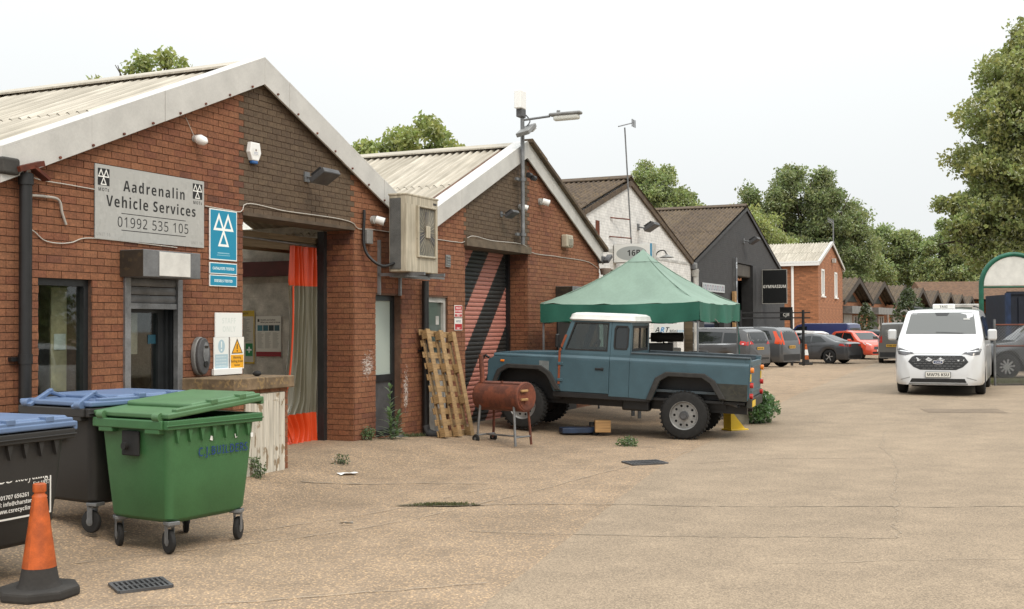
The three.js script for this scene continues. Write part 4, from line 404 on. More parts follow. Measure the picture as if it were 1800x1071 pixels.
// ---------------------------------------------------------------- wheelie bins
function rrLoft(levels, n = 6, cap = [true, true]) { // rounded-rectangle loft: levels [y, hx, hz, r]
  const rings = levels.map(([y, hx, hz, r]) => { const p = []; for (let q = 0; q < 4; q++) { const cx = (q === 0 || q === 3 ? 1 : -1) * (hx - r), cz = (q < 2 ? 1 : -1) * (hz - r); for (let i = 0; i <= n; i++) { const a = q * Math.PI / 2 + i / n * Math.PI / 2; p.push([cx + r * Math.cos(a), y, cz + r * Math.sin(a)]); } } return p; });
  const pos = rings.flat(), m = rings[0].length, idx = []; for (let k = 0; k + 1 < rings.length; k++) for (let i = 0; i < m; i++) { const a = k * m + i, b = k * m + (i + 1) % m; idx.push(a, a + m, b, b, a + m, b + m); }
  const capf = (k, up) => { const c = pos.length; pos.push([0, levels[k][0], 0]); for (let i = 0; i < m; i++) { const a = k * m + i, b = k * m + (i + 1) % m; up ? idx.push(c, b, a) : idx.push(c, a, b); } }; if (cap[0]) capf(0, false); if (cap[1]) capf(levels.length - 1, true);
  const g = new THREE.BufferGeometry(); g.setAttribute('position', new THREE.Float32BufferAttribute(pos.flat(), 3)); g.setIndex(idx); return toCreasedNormals(g, 0.6);
}
function wheelie(label, x, z, turn, body, lid, lidTilt, arms, group) {
  const t = thing('wheelie_bin', label, 'bin', V(x, gh(x, z), z), turn, group), hx = 0.54, hz = 0.46;
  part(t, 'tub', rrLoft([[0.24, hx * 0.66, hz * 0.66, 0.06], [0.27, hx * 0.82, hz * 0.8, 0.07], [0.29, hx * 0.85, hz * 0.83, 0.07], [0.62, hx * 0.91, hz * 0.9, 0.07], [1.0, hx * 0.97, hz * 0.96, 0.07]], 6, [true, false]), body);
  part(t, 'tub_inside', rrLoft([[1.03, hx * 0.94, hz * 0.93, 0.06], [0.4, hx * 0.84, hz * 0.8, 0.06]], 4, [false, true]), M.dark);
  part(t, 'rim', mg([rbb(-hx - 0.03, hx + 0.03, 1.0, 1.075, hz - 0.03, hz + 0.03, 0.01), rbb(-hx - 0.03, hx + 0.03, 1.0, 1.075, -hz - 0.03, -hz + 0.03, 0.01), rbb(hx - 0.03, hx + 0.03, 1.001, 1.074, -hz + 0.03, hz - 0.03, 0.01), rbb(-hx - 0.05, -hx + 0.03, 1.001, 1.074, -hz + 0.03, hz - 0.03, 0.01), rbb(-hx - 0.05, hx + 0.03, 1.03, 1.04, hz + 0.03, hz + 0.045, 0.004)]), body);
  for (let i = 0; i < 7; i++) part(t, 'rib', poly([[0, 0], [0.05, 0], [0.025, -0.11]], 0.03, 0).translate(-0.46 + i * 0.14, 1.0, hz * 0.955), body);
  for (const s of [-1, 1]) part(t, 'lifting_bracket', mg([rbb(-hx - 0.045, -hx + 0.05, 0.965, 1.07, s * 0.3 - 0.09, s * 0.3 + 0.09, 0.01)]), body);
  part(t, 'hinge_plate', rbb(-hx - 0.015, -hx + 0.01, 0.78, 0.98, -0.12, 0.1, 0.02), M.blackRub); part(t, 'knob', cyl(0.03, 0.05, -hx - 0.03, 0.86, -0.05, 'x', 12), M.blackRub);
  for (const [sx, sz] of [[-1, 1], [-1, -1], [1, 1], [1, -1]]) { const yaw = rr(-0.5, 0.6) + (sx > 0 ? 0.4 : 1.2), cx = sx * hx * 0.72, cz = sz * hz * 0.72; const w = part(t, 'castor', mg([rb(0.11, 0.03, 0.11, 0.006, 0, 0.25, 0), rb(0.05, 0.03, 0.07, 0.006, 0.02, 0.23, 0), bx(0.055, 0.16, 0.006, 0.035, 0.165, 0.032), bx(0.055, 0.16, 0.006, 0.035, 0.165, -0.032)]).rotateY(yaw).translate(cx, 0, cz), M.galv); part(w, 'wheel', lathe([[0.035, -0.022], [0.09, -0.022], [0.098, -0.01], [0.098, 0.01], [0.09, 0.022], [0.035, 0.022]], 20).rotateX(Math.PI / 2).translate(0.045, 0.098, 0).rotateY(yaw).translate(cx, 0, cz), M.blackRub); part(w, 'hub', cyl(0.036, 0.05, 0.045, 0.098, 0, 'z', 12).rotateY(yaw).translate(cx, 0, cz), M.plasticGrey); }
  const pv = new THREE.Group(); const lg = (g) => g.rotateZ(lidTilt).translate(-hx - 0.02, 1.085, 0); const W = hx * 2 + 0.06;
  const L0 = part(t, 'lid', lg(mg([rbb(0, W, 0, 0.045, -hz - 0.03, hz + 0.03, 0.015), rbb(W * 0.28, W * 0.98, 0.035, 0.085, -hz + 0.03, hz - 0.03, 0.03), rbb(0.1, W * 0.98, 0.02, 0.07, hz - 0.05, hz + 0.02, 0.012), rbb(W - 0.02, W + 0.02, -0.025, 0.04, -hz - 0.02, hz + 0.02, 0.01)])), lid);
  for (const q of [0.5, 0.85]) part(L0, 'lid_rib', lg(rbb(q, q + 0.08, 0.05, 0.095, hz - 0.06, hz + 0.025, 0.01)), lid);
  for (const s of [-1, 1]) part(t, 'hinge_arm', mg([cyl(0.035, 0.08, -hx - 0.03, 1.1, s * 0.36, 'z', 12), ...(arms ? [rb(0.26, 0.035, 0.05, 0.01).rotateZ(0.5).translate(-hx + 0.06, 1.14, s * 0.3), rb(0.2, 0.03, 0.05, 0.01).rotateZ(-0.35).translate(-hx + 0.22, 1.16, s * 0.3)] : [])]), lid);
  return t;
}
const gGreen = mat(0.05, 0.155, 0.055, 0.5, { map: tSoft, bump: 0.001 }), gLid = mat(0.085, 0.19, 0.08, 0.5, { map: tSoft }), gBlk = mat(0.026, 0.0245, 0.023, 0.6, { map: tSoft }), gBlue = mat(0.13, 0.2, 0.345, 0.45, { map: tSoft });
const binG = wheelie('green four wheeled bin with its lid standing slightly open', -2.84, -9.72, 1.02, gGreen, gLid, 0.075, false, 'wheeled bins by the entrance');
binG.scale.set(0.93, 1.02, 0.93);
part(binG, 'stencil_text', flat(0.62, 0.11).translate(0.12, 0.8, 0.4405), new THREE.MeshStandardMaterial({ transparent: true, roughness: 0.6, map: canvasTex(512, 90, (g, w, h) => { g.clearRect(0, 0, w, h); g.fillStyle = 'rgba(18,52,110,0.85)'; g.font = 'bold 82px sans-serif'; g.fillText('C.J.BUILDERS', 4, 76, w - 8); g.globalCompositeOperation = 'destination-out'; for (let i = 0; i < 260; i++) { g.globalAlpha = rr(0.2, 0.7); g.fillRect(rnd() * w, rnd() * h, rr(2, 10), rr(2, 10)); } }) }), true);
for (const [sx, sy] of [[-0.03, 0.9], [0.27, 0.9], [0.47, 0.89]]) part(binG, 'sticker_scrap', bx(0.03, 0.035, 0.002).rotateZ(rr(-0.4, 0.4)).translate(sx, sy, 0.4455), M.whiteClean);
wheelie('black wheeled bin with blue lid behind the green bin', -3.62, -10.22, 1.0, gBlk, gBlue, 0, true, 'wheeled bins by the entrance');
const binL = wheelie('black wheeled bin with blue lid and white recycling lettering beside the traffic cone', -3.97, -8.27, TH, gBlk, gBlue, 0, false, 'wheeled bins by the entrance');
part(binL, 'company_print', flat(0.74, 0.44).translate(0.03, 0.68, 0.4225), new THREE.MeshStandardMaterial({ transparent: true, roughness: 0.6, map: canvasTex(768, 456, (g, w, h) => { g.clearRect(0, 0, w, h); g.strokeStyle = '#d8d6d0'; g.lineWidth = 14; g.strokeRect(10, 10, w - 20, h - 20); g.fillStyle = '#dad8d2'; g.font = 'bold 128px serif'; g.fillText('CS', 250, 180, 170); g.font = 'bold 92px serif'; g.fillText('Recycling', 425, 180, 310); g.font = 'bold 40px serif'; g.fillText('Est 1937', 590, 228); g.font = 'bold 42px sans-serif'; g.fillText('t: 01707 656261', 250, 300); g.fillText('email: info@charstorer.co.uk', 190, 350, 540); g.fillText('www.csrecycling.co.uk', 250, 400, 470); }) }), true);
// ---------------------------------------------------------------- traffic cones
function cone(label, x, z, s, band, group) { const t = thing('traffic_cone', label, 'traffic cone', V(x, gh(x, z), z), 0.5, group); t.scale.setScalar(s); const b = new THREE.Shape(); for (let i = 0; i < 8; i++) { const a = (i + 0.5) / 8 * Math.PI * 2, r = 0.255; i ? b.lineTo(r * Math.cos(a), r * Math.sin(a)) : b.moveTo(r * Math.cos(a), r * Math.sin(a)); }
  part(t, 'base', new THREE.ExtrudeGeometry(b, { depth: 0.03, bevelSize: 0.015, bevelThickness: 0.02, bevelSegments: 2 }).rotateX(-Math.PI / 2).translate(0, 0.02, 0), mat(0.055, 0.05, 0.045, 0.85)); part(t, 'skirt', lathe([[0.155, 0.06], [0.13, 0.1], [0.112, 0.2]], 28), mat(0.06, 0.053, 0.047, 0.85)); part(t, 'body', lathe([[0.113, 0.2], [0.111, 0.215], [0.048, 0.675], [0.05, 0.685], [0.036, 0.7], [0.037, 0.712], [0.045, 0.716], [0.045, 0.765], [0.036, 0.772], [0.0, 0.772]], 32), band ? M.orange : mat(0.72, 0.14, 0.02, 0.55, { mapRep: 2.5 })); if (band) part(t, 'white_band', lathe([[0.1035, 0.36], [0.0675, 0.57]], 24), M.whiteClean); }
cone('scuffed orange traffic cone with dark base in front of the recycling bin', -3.26, -7.86, 1, false, 'traffic cones'); cone('orange and white banded traffic cone beside the black railing', 13.2, -51.2, 1.2, true, 'traffic cones');
// ---------------------------------------------------------------- drain grates and road patch
function grate(label, x, z, w, d, turn) { const t = thing('drain_grate', label, 'drain', V(x, gh(x, z) + 0.012, z), turn, 'drain grates'); part(t, 'frame', mg([bx(w, 0.02, 0.025, 0, 0, d / 2), bx(w, 0.02, 0.025, 0, 0, -d / 2), bx(0.025, 0.019, d, w / 2, 0, 0), bx(0.025, 0.019, d, -w / 2, 0, 0)]), M.midgrey); part(t, 'pit_shade_plate', bx(w - 0.02, 0.004, d - 0.02, 0, -0.006, 0), M.black); for (let i = 0; i < 9; i++) part(t, 'grate_bar', bx(0.016, 0.016, d - 0.03, -w / 2 + (i + 1) * w / 10, 0.001, 0), M.midgrey); part(t, 'cross_bar', bx(w - 0.03, 0.014, 0.02, 0, 0.001, 0), M.midgrey); }  // thin black plate stands in for the unlit shaft under the bars
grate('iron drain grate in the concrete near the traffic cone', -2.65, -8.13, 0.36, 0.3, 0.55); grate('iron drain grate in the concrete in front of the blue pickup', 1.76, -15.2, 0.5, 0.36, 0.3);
{ const g = new THREE.PlaneGeometry(1.5, 0.7, 8, 4).rotateX(-Math.PI / 2).rotateY(TH * 0 - 0.1).translate(8.9, 0, -22.5), p = g.attributes.position; for (let i = 0; i < p.count; i++) p.setY(i, gh(p.getX(i), p.getZ(i)) + 0.0095); g.computeVertexNormals(); struct('road_patch', g, mat(0.42, 0.355, 0.29, 0.95, { map: tAsph, mapRep: 0.5 })); }
// ---------------------------------------------------------------- brick bunker with coping and white plank door
{ const t = fth('brick_bunker', 'low brick bunker with concrete coping and peeling white plank door', 'bunker', -3.22, 0, 0.35); t.updateMatrixWorld(true); const red = palRed;
  part(t, 'core', bb(-0.49, 0.49, -0.1, 1.13, -0.33, 0.33), M.mortar); const I = new THREE.Matrix4(), f = (m) => ({ x0: -0.34, x1: 0.34, y0: -0.05, y1: 1.1, m });
  bricks(t, [{ x0: -0.5, x1: 0.5, y0: -0.05, y1: 1.1, open: [[-0.32, 0.42, 0, 1.05]], m: new THREE.Matrix4().makeTranslation(0, 0, 0.34) }, f(new THREE.Matrix4().makeBasis(V(0, 0, 1), V(0, 1, 0), V(-1, 0, 0)).setPosition(-0.5, 0, 0)), f(new THREE.Matrix4().makeBasis(V(0, 0, -1), V(0, 1, 0), V(1, 0, 0)).setPosition(0.5, 0, 0))], 120);
  const cm = mat(0.30, 0.235, 0.165, 0.95, { map: tAsb, mapRep: 1.3, bump: 0.006 }); part(t, 'coping', rbb(-0.56, 0.0, 1.13, 1.27, -0.345, 0.4, 0.015), cm); part(t, 'coping', rbb(0.004, 0.56, 1.13, 1.268, -0.345, 0.4, 0.015), cm);
  const d = part(t, 'door', bb(-0.32, 0.42, 0.12, 1.09, 0.325, 0.345), M.woodGrey); const pm = [0.8, 0.74, 0.84].map((k) => mat(k, k * 0.97, k * 0.92, 0.8, { map: tWoodV })); for (let i = 0; i < 7; i++) part(d, 'plank', rbb(-0.315 + i * 0.105, -0.215 + i * 0.105, 0.13 + rr(0, 0.03), 1.08, 0.346, 0.362 + rr(0, 0.004), 0.004), pm[i % 3]); part(d, 'latch', rb(0.1, 0.03, 0.02, 0.005, -0.24, 0.82, 0.375), M.galv); }
solo('dark_stone', 'small dark stone lying on the bunker coping', 'stone', new THREE.DodecahedronGeometry(0.045, 1).scale(1.2, 0.7, 0.9).translate(...fp(-3.05, 1.3, 0.5).toArray()), M.blackRub);
// ---------------------------------------------------------------- pallet leaning on the wall
{ const t = fth('wooden_pallet', 'pale wooden pallet standing on end against the white door', 'pallet', 1.95, gh(...[fp(1.9, 0, 0.5).x, fp(1.9, 0, 0.5).z]), 0.52); t.rotateX(-0.235); t.rotateZ(-0.06); const Lh = 1.7, W = 0.98; const wm = [[0.6, 0.43, 0.25], [0.66, 0.49, 0.3], [0.54, 0.38, 0.21]].map((c) => mat(...c, 0.8, { map: tWood, mapRep: [1, 1] }));
  for (let i = 0; i < 10; i++) part(t, 'deck_board', rbb(-W / 2, W / 2, 0.02 + i * 0.178, 0.115 + i * 0.178, -0.075, -0.055, 0.004), wm[i % 3]);
  for (const x of [-0.42, 0, 0.42]) { part(t, 'stringer', rbb(x - 0.035, x + 0.035, 0.0, Lh, -0.054, -0.03, 0.003), wm[1]); for (const y of [0.08, 0.6, 1.1, 1.62]) part(t, 'block', rbb(x - 0.06, x + 0.06, y - 0.07, y + 0.07, -0.031, 0.045, 0.004), wm[2]); part(t, 'runner', rbb(x - 0.06, x + 0.06, 0.0, Lh, 0.046, 0.066, 0.004), wm[0]); } }
// ---------------------------------------------------------------- oil drum barbecue
{ const x = -0.13, z = -17.42, t = thing('drum_smoker', 'rusty oil drum barbecue on legs with a chimney pipe', 'barbecue', V(x, gh(x, z), z), -0.72); const y = 0.73, r = 0.225;
  part(t, 'drum', mg([lathe([[0, -0.46], [r - 0.02, -0.46], [r, -0.45], [r + 0.004, -0.42], [r, -0.4], [r, 0.4], [r + 0.004, 0.42], [r, 0.45], [r - 0.02, 0.46], [0, 0.455]], 36).rotateZ(-Math.PI / 2).translate(0, y, 0)]), M.rust); part(t, 'lid_seam', mg([bx(0.86, 0.012, 0.02, 0, y + 0.2, 0.11), bx(0.03, 0.04, 0.03, 0.05, y + 0.215, 0.1)]), M.rust); part(t, 'chimney', mg([bar([-0.36, y + 0.12, 0.08], [-0.42, y + 0.62, 0.06], 0.038, 0.036, 14)]), M.rust); part(t, 'end_vent', mg([cyl(0.19, 0.01, 0.464, y, 0, 'x', 24), bx(0.015, 0.05, 0.03, 0.475, y - 0.08, 0.05)]), M.rust);
  for (const [lx, lz] of [[-0.36, 0.16], [-0.36, -0.16], [0.36, 0.16], [0.36, -0.16]]) part(t, 'leg', bar([lx * 0.95, y - 0.12, lz], [lx * 1.08, lx < 0 ? 0.07 : 0, lz * 1.15], 0.02, 0.02, 8), lz > 0 ? M.galv : M.rust); for (const s of [-1, 1]) { const w = part(t, 'wheel', lathe([[0.02, -0.02], [0.06, -0.02], [0.07, 0], [0.06, 0.02], [0.02, 0.02]], 18).rotateX(Math.PI / 2).translate(-0.4, 0.07, s * 0.2), M.blackRub); part(w, 'hub', cyl(0.022, 0.05, -0.4, 0.07, s * 0.2, 'z', 10), M.galv); } part(t, 'brace', mg([bar([-0.36, 0.13, 0], [0.38, 0.13, 0.0], 0.014), bar([-0.37, 0.13, -0.18], [-0.37, 0.13, 0.18], 0.012), bar([0.38, 0.13, -0.18], [0.38, 0.13, 0.18], 0.012)]), M.galv); for (const dy of [0.1, -0.03]) part(t, 'wooden_handle', rb(0.04, 0.035, 0.14, 0.008, 0.5, y + dy, 0.1), M.wood); }
// ---------------------------------------------------------------- green gazebo
{ const t = thing('gazebo', 'green pop up gazebo with canopy coloured paler for fade and light behind the pickup', 'gazebo', V(2.517, 0.06, -21.79), TH); const N = 24, E = 2.18, Hh = 1.03, top = [], vn = [];
  const prof = (r) => E + Hh * (0.86 * Math.pow(1 - r, 1.15) + 0.14 * Math.pow(1 - r, 4)), pos = [], idx = []; const R = 14, C = 48; for (let k = 0; k <= R; k++) { const r = k / R; for (let i = 0; i < C; i++) { const s = i / C * 4, q = Math.floor(s), f = (s - q) * 2 - 1; const [x, z] = [[1, f], [-f, 1], [-1, -f], [f, -1]][q]; const sag = 0.06 * (1 - f * f) * r * Math.sin(Math.PI * Math.min(1, r)) + 0.03 * r * (1 - f * f); pos.push(x * r * 1.5, prof(r) - sag + 0.014 * Math.sin(i * 1.7 + k * 0.8) * r + 0.012 * Math.sin(i * 3.1 - k * 1.3) * r, z * r * 1.5); } }
  for (let k = 0; k < R; k++) for (let i = 0; i < C; i++) { const a = k * C + i, b = k * C + (i + 1) % C; idx.push(a, b, a + C, b, b + C, a + C); } const g = new THREE.BufferGeometry(); g.setAttribute('position', new THREE.Float32BufferAttribute(pos, 3)); g.setIndex(idx); g.computeVertexNormals(); if (g.attributes.normal.getY(C * 3) < 0) { flipI(g); g.computeVertexNormals(); } g.setAttribute('uv', new THREE.BufferAttribute(new Float32Array(pos.length / 3 * 2), 2));
  const fab = mat(0.235, 0.335, 0.27, 0.85, { side: THREE.DoubleSide, map: tSoft, mapRep: 0.5 }), val = mat(0.022, 0.135, 0.09, 0.75, { side: THREE.DoubleSide, map: tSoft });  // dye fade and light from above both put into the paler canopy colour
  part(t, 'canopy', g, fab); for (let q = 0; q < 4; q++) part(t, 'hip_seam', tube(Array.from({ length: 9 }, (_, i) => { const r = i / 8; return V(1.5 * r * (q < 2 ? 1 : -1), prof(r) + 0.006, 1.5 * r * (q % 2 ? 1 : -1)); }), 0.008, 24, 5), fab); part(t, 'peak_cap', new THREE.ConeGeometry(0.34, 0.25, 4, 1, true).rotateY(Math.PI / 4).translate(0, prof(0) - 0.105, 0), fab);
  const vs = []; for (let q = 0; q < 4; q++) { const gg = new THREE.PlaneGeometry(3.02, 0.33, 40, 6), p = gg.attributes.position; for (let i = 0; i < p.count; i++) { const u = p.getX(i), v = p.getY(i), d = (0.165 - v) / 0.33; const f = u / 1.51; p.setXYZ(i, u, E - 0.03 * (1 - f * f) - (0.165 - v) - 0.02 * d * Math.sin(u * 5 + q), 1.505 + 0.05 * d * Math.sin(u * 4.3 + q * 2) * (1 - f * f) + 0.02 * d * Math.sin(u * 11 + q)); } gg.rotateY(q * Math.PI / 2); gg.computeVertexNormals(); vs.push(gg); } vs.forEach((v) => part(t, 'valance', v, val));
  for (const [sx, sz] of [[1, 1], [1, -1], [-1, 1], [-1, -1]]) { part(t, 'pole', mg([bx(0.035, 1.2, 0.035, sx * 1.46, 0.6, sz * 1.46), bx(0.028, 1.2, 0.028, sx * 1.46, 1.6, sz * 1.46), bx(0.1, 0.01, 0.1, sx * 1.46, 0.006, sz * 1.46)]), M.galv); }
  for (let q = 0; q < 4; q++) for (let i = 0; i < 2; i++) part(t, 'truss_bar', mg([bar([-1.46 + i * 1.46, 1.82, 1.46], [i * 1.46, 2.14, 1.46], 0.012, 0.012, 6), bar([-1.46 + i * 1.46, 2.14, 1.46], [i * 1.46, 1.82, 1.46], 0.012, 0.012, 6)]).rotateY(q * Math.PI / 2), M.steel); part(t, 'centre_pole', cyl(0.02, 0.8, 0, 2.75, 0), M.steel); part(t, 'tie_cord', tube([[1.46, 1.9, 1.46], [1.5, 1.5, 1.48], [1.44, 1.2, 1.5], [1.48, 0.8, 1.46]], 0.012), mat(0.01, 0.12, 0.1, 0.8)); }
// things kept under and behind the gazebo
const put = (name, label, cat, x, y, z, turn = 0) => thing(name, label, cat, V(x, y, z), turn);
{ const t = put('work_bench', 'grey steel work bench under the gazebo', 'bench', 2.95, 0.05, -22.2, 0.1); part(t, 'top', rbb(-0.6, 0.6, 0.86, 0.92, -0.35, 0.35), M.midgrey); for (const [a, b] of [[-1, -1], [-1, 1], [1, -1], [1, 1]]) part(t, 'leg', bb(a * 0.55 - 0.03, a * 0.55 + 0.03, 0, 0.86, b * 0.3 - 0.03, b * 0.3 + 0.03), M.galv); }
{ const t = put('tool_case', 'black tool case with round amber lamp on the work bench', 'tool case', 2.78, 0.97, -22.05, 0.1); part(t, 'case', rbb(-0.36, 0.3, 0, 0.52, -0.2, 0.2, 0.03), M.black); part(t, 'amber_lamp', cyl(0.07, 0.05, 0.05, 0.16, 0.22, 'z', 16), M.amber); part(t, 'handle', tube([[-0.2, 0.52, 0], [-0.16, 0.6, 0], [0.12, 0.6, 0], [0.16, 0.52, 0]], 0.015), M.black); }
solo('rolled_sheet', 'rolled black sheet lying above the tool case', 'roll', mg([cyl(0.09, 0.62, 3.0, 1.6, -22.05, 'x', 16), cyl(0.1, 0.1, 2.85, 1.6, -22.05, 'x', 16)]), M.blackRub);
{ const t = put('white_cabinet', 'small white cabinet beside the tool case', 'cabinet', 3.12, 0.97, -22.3); part(t, 'case', rbb(-0.16, 0.16, 0, 0.42, -0.2, 0.2), M.white); part(t, 'handle', bb(0.06, 0.09, 0.1, 0.3, 0.2, 0.22), M.dark); }
board(put('art_sign', 'white sign with blue and black ART lettering behind the gazebo', 'sign', 3.36, 1.72, -24.3), 0.68, 0.28, canvasTex(384, 158, (g, w, h) => { g.fillStyle = '#e6e8e6'; g.fillRect(0, 0, w, h); g.font = 'italic bold 84px sans-serif'; g.fillStyle = '#30343c'; g.fillText('A', 14, 100); g.fillStyle = '#2f87c8'; g.fillText('R', 72, 100); g.fillStyle = '#30343c'; g.fillText('T', 132, 100); g.font = 'bold 46px sans-serif'; g.fillText('Mini', 190, 104); for (let i = 0; i < 5; i++) { g.fillStyle = '#9cc0d8'; g.fillRect(288 + i * 17, 74, 11, 28); } }));
solo('timber_post', 'weathered timber post under the gazebo', 'post', bx(0.16, 1.9, 0.16, 3.62, 0.98, -23.4), M.woodGrey);
{ const t = put('black_barrel', 'black plastic barrel beside the timber post', 'barrel', 3.66, 0.06, -22.4); part(t, 'body', lathe([[0, 0], [0.2, 0], [0.21, 0.05], [0.23, 0.4], [0.21, 1.2], [0.18, 1.24]], 20), M.black); part(t, 'rim', new THREE.TorusGeometry(0.185, 0.02, 8, 20).rotateX(Math.PI / 2).translate(0, 1.24, 0), M.black); }
{ const t = put('white_tub', 'white plastic tub standing on a crate', 'tub', 3.95, 0.9, -22.6); part(t, 'body', lathe([[0, 0], [0.16, 0], [0.24, 0.36], [0.22, 0.36], [0.15, 0.02]], 20), M.cream); part(t, 'crate', rbb(-0.22, 0.22, -0.84, -0.004, -0.2, 0.2), M.woodGrey); }
{ const t = put('white_bumper', 'curved white car panel propped behind the pickup bed', 'car panel', 4.2, 0.06, -22.1); part(t, 'panel', new THREE.SphereGeometry(0.3, 18, 10, 0, Math.PI * 2, 0, 1.5).scale(1, 0.5, 0.6).translate(0, 1.07, 0), M.whiteClean); part(t, 'stand', rbb(-0.2, 0.2, 0, 1.07, -0.12, 0.12), M.dark); }
{ const t = put('wheel_ramp', 'yellow steel wheel ramp behind the pickup', 'ramp', 3.72, gh(3.7, -19.6), -19.75, 0.5); part(t, 'slope', poly([[0, 0], [0.34, 0], [0.06, 0.3], [0, 0.3]], 0.2, -0.1), M.yellow); part(t, 'foot', rbb(-0.02, 0.36, 0, 0.03, -0.14, 0.14), M.yellow); }
solo('timber_block', 'timber block under the pickup sill', 'timber', rb(0.26, 0.2, 0.2, 0.01, 1.5, 0.16, -19.0), M.wood);
{ const t = put('trolley_jack', 'low blue trolley jack under the pickup', 'jack', 1.15, gh(1.15, -19.1), -19.15, 0.2); part(t, 'frame', rbb(-0.35, 0.3, 0.04, 0.13, -0.13, 0.13), mat(0.03, 0.06, 0.13, 0.5)); part(t, 'saddle', cyl(0.06, 0.06, 0.2, 0.18, 0), M.dark); for (const s of [-1, 1]) part(t, 'wheel', cyl(0.05, 0.04, 0.22, 0.05, s * 0.15, 'z', 12), M.blackRub); }
solo('concrete_block', 'mossy concrete block beside the bush behind the pickup', 'block', rb(0.32, 0.3, 0.3, 0.03, 4.15, gh(4.1, -21) + 0.13, -20.9), mat(0.3, 0.28, 0.22, 0.95));
// litter
function scrap(label, x, z, w, d, m, cat = 'litter') { const g = new THREE.PlaneGeometry(w, d, 4, 2).rotateX(-Math.PI / 2), p = g.attributes.position; for (let i = 0; i < p.count; i++) p.setY(i, rr(0, 0.025)); g.computeVertexNormals(); g.rotateY(rnd() * 3).translate(x, gh(x, z) + 0.012, z); solo('litter', label, cat, g, m); }
{ const q = fp(-2.3, 0, 1.25); scrap('crumpled white paper on the concrete beside the bunker', q.x, q.z, 0.26, 0.09, M.whiteClean); scrap('thin white scrap on the concrete near the moss', -1.55, -10.6, 0.13, 0.02, M.white); scrap('small white scrap under the blue lidded bin', -3.4, -9.9, 0.2, 0.03, M.white); }
// ---------------------------------------------------------------- railing, fence, arch sign and container at the right
{ const t = thing('steel_railing', 'black steel railing frame in front of the black workshop', 'railing', V(12.55, 0.0, -50), 0.15); t.scale.setScalar(1.14); for (const x of [-2.3, -0.25, 0.22]) part(t, 'post', bb(x - 0.04, x + 0.04, 0, 2.15, -0.04, 0.04), M.black); for (const y of [1.85, 2.05]) part(t, 'rail', bb(-2.3, 0.5, y - 0.025, y + 0.025, -0.02, 0.02), M.black); }
{ const t = thing('chain_link_fence', 'chain link fence with green posts beside the white van', 'fence', V(12.5, 0.2, -29.5), 0.02); const ws = []; for (let i = -22; i < 56; i++) { const x = i * 0.075; const a = Math.max(0, x), b = Math.min(4.2, x + 1.6); if (b > a) ws.push(bar([a, (a - x), 0], [b, (b - x), 0.004], 0.005, 0.005, 4)); const c = Math.max(0, x), d = Math.min(4.2, x + 1.6); if (d > c) ws.push(bar([c, 1.6 - (c - x), 0.006], [d, 1.6 - (d - x), 0.006], 0.005, 0.005, 4)); } const o = part(t, 'wire_mesh', mg(ws), M.galv); for (const x of [0, 2.1, 4.2]) part(t, 'post', cyl(0.03, 1.75, x, 0.87, 0), M.galv); part(t, 'top_rail', bar([0, 1.6, 0], [4.2, 1.6, 0], 0.02), M.rust); part(t, 'mid_rail', bar([0, 1.05, 0], [4.2, 1.05, 0], 0.016), M.rust); }
{ const t = thing('arch_sign', 'green tubular arch with weathered white half round panel', 'sign', V(16.1, 0.2, -36.5), -0.12); const R = 1.0, gm = mat(0.01, 0.17, 0.1, 0.5); const arc = Array.from({ length: 17 }, (_, i) => [-R * Math.cos(i / 16 * Math.PI), 2.85 + R * Math.sin(i / 16 * Math.PI), 0]); part(t, 'arch_tube', tube([[-R, 0, 0], [-R, 1.5, 0], [-R, 2.6, 0], ...arc, [R, 2.6, 0], [R, 1.5, 0], [R, 0, 0]], 0.075, 80, 10), gm); const s = new THREE.Shape(); s.moveTo(-0.92, 0); s.absarc(0, 0, 0.92, Math.PI, 0, true); s.lineTo(-0.92, 0); part(t, 'panel', new THREE.ExtrudeGeometry(s, { depth: 0.04, bevelEnabled: false, curveSegments: 30 }).translate(0, 2.85, -0.02), mat(0.78, 0.77, 0.72, 0.7, { map: tSoft, mapRep: 1.2 })); part(t, 'cross_bar', bar([-R, 2.8, 0], [R, 2.8, 0], 0.03), gm); }
{ const t = thing('shipping_container', 'dark blue steel container behind the chain link fence', 'container', V(19.1, 0.2, -39), -0.1); const bm = mat(0.012, 0.02, 0.04, 0.5); part(t, 'shell', bb(-2.4, 3, 0.1, 2.6, -1.2, 1.1), bm); for (let i = 0; i < 18; i++) part(t, 'corrugation', bb(-2.35 + i * 0.3, -2.2 + i * 0.3, 0.2, 2.5, 1.1, 1.14), bm); part(t, 'corner_post', bb(-2.45, -2.3, 0, 2.65, 1.0, 1.16), mat(0.02, 0.05, 0.13, 0.5)); part(t, 'top_rail', bb(-2.4, 3, 2.6, 2.7, 1.0, 1.15), bm); }
for (let i = 0; i < 3; i++) solo('plastic_pipe', ['white plastic pipe lying on the container, upper one', 'white plastic pipe lying on the container, lower front one', 'white plastic pipe lying on the container, lower rear one'][i], 'pipe', bar([17.6, 2.98 + (i ? 0 : 0.12), -38 + i * 0.14], [20.5, 2.98 + (i ? 0 : 0.12), -38.2 + i * 0.14], 0.06, 0.06, 12), M.white, 'pipes on the container');
{ const t = thing('entrance_gate', 'low green barrier rail behind the white van', 'barrier', V(15.2, 0.2, -40), 0); part(t, 'rail', bb(-1.05, 0.95, 2.1, 2.2, -0.04, 0.04), mat(0.03, 0.07, 0.05, 0.6)); for (const x of [-0.95, -0.4, 0.85]) part(t, 'post', bb(x - 0.05, x + 0.05, 0, 2.1, -0.05, 0.05), mat(0.03, 0.07, 0.05, 0.6)); }
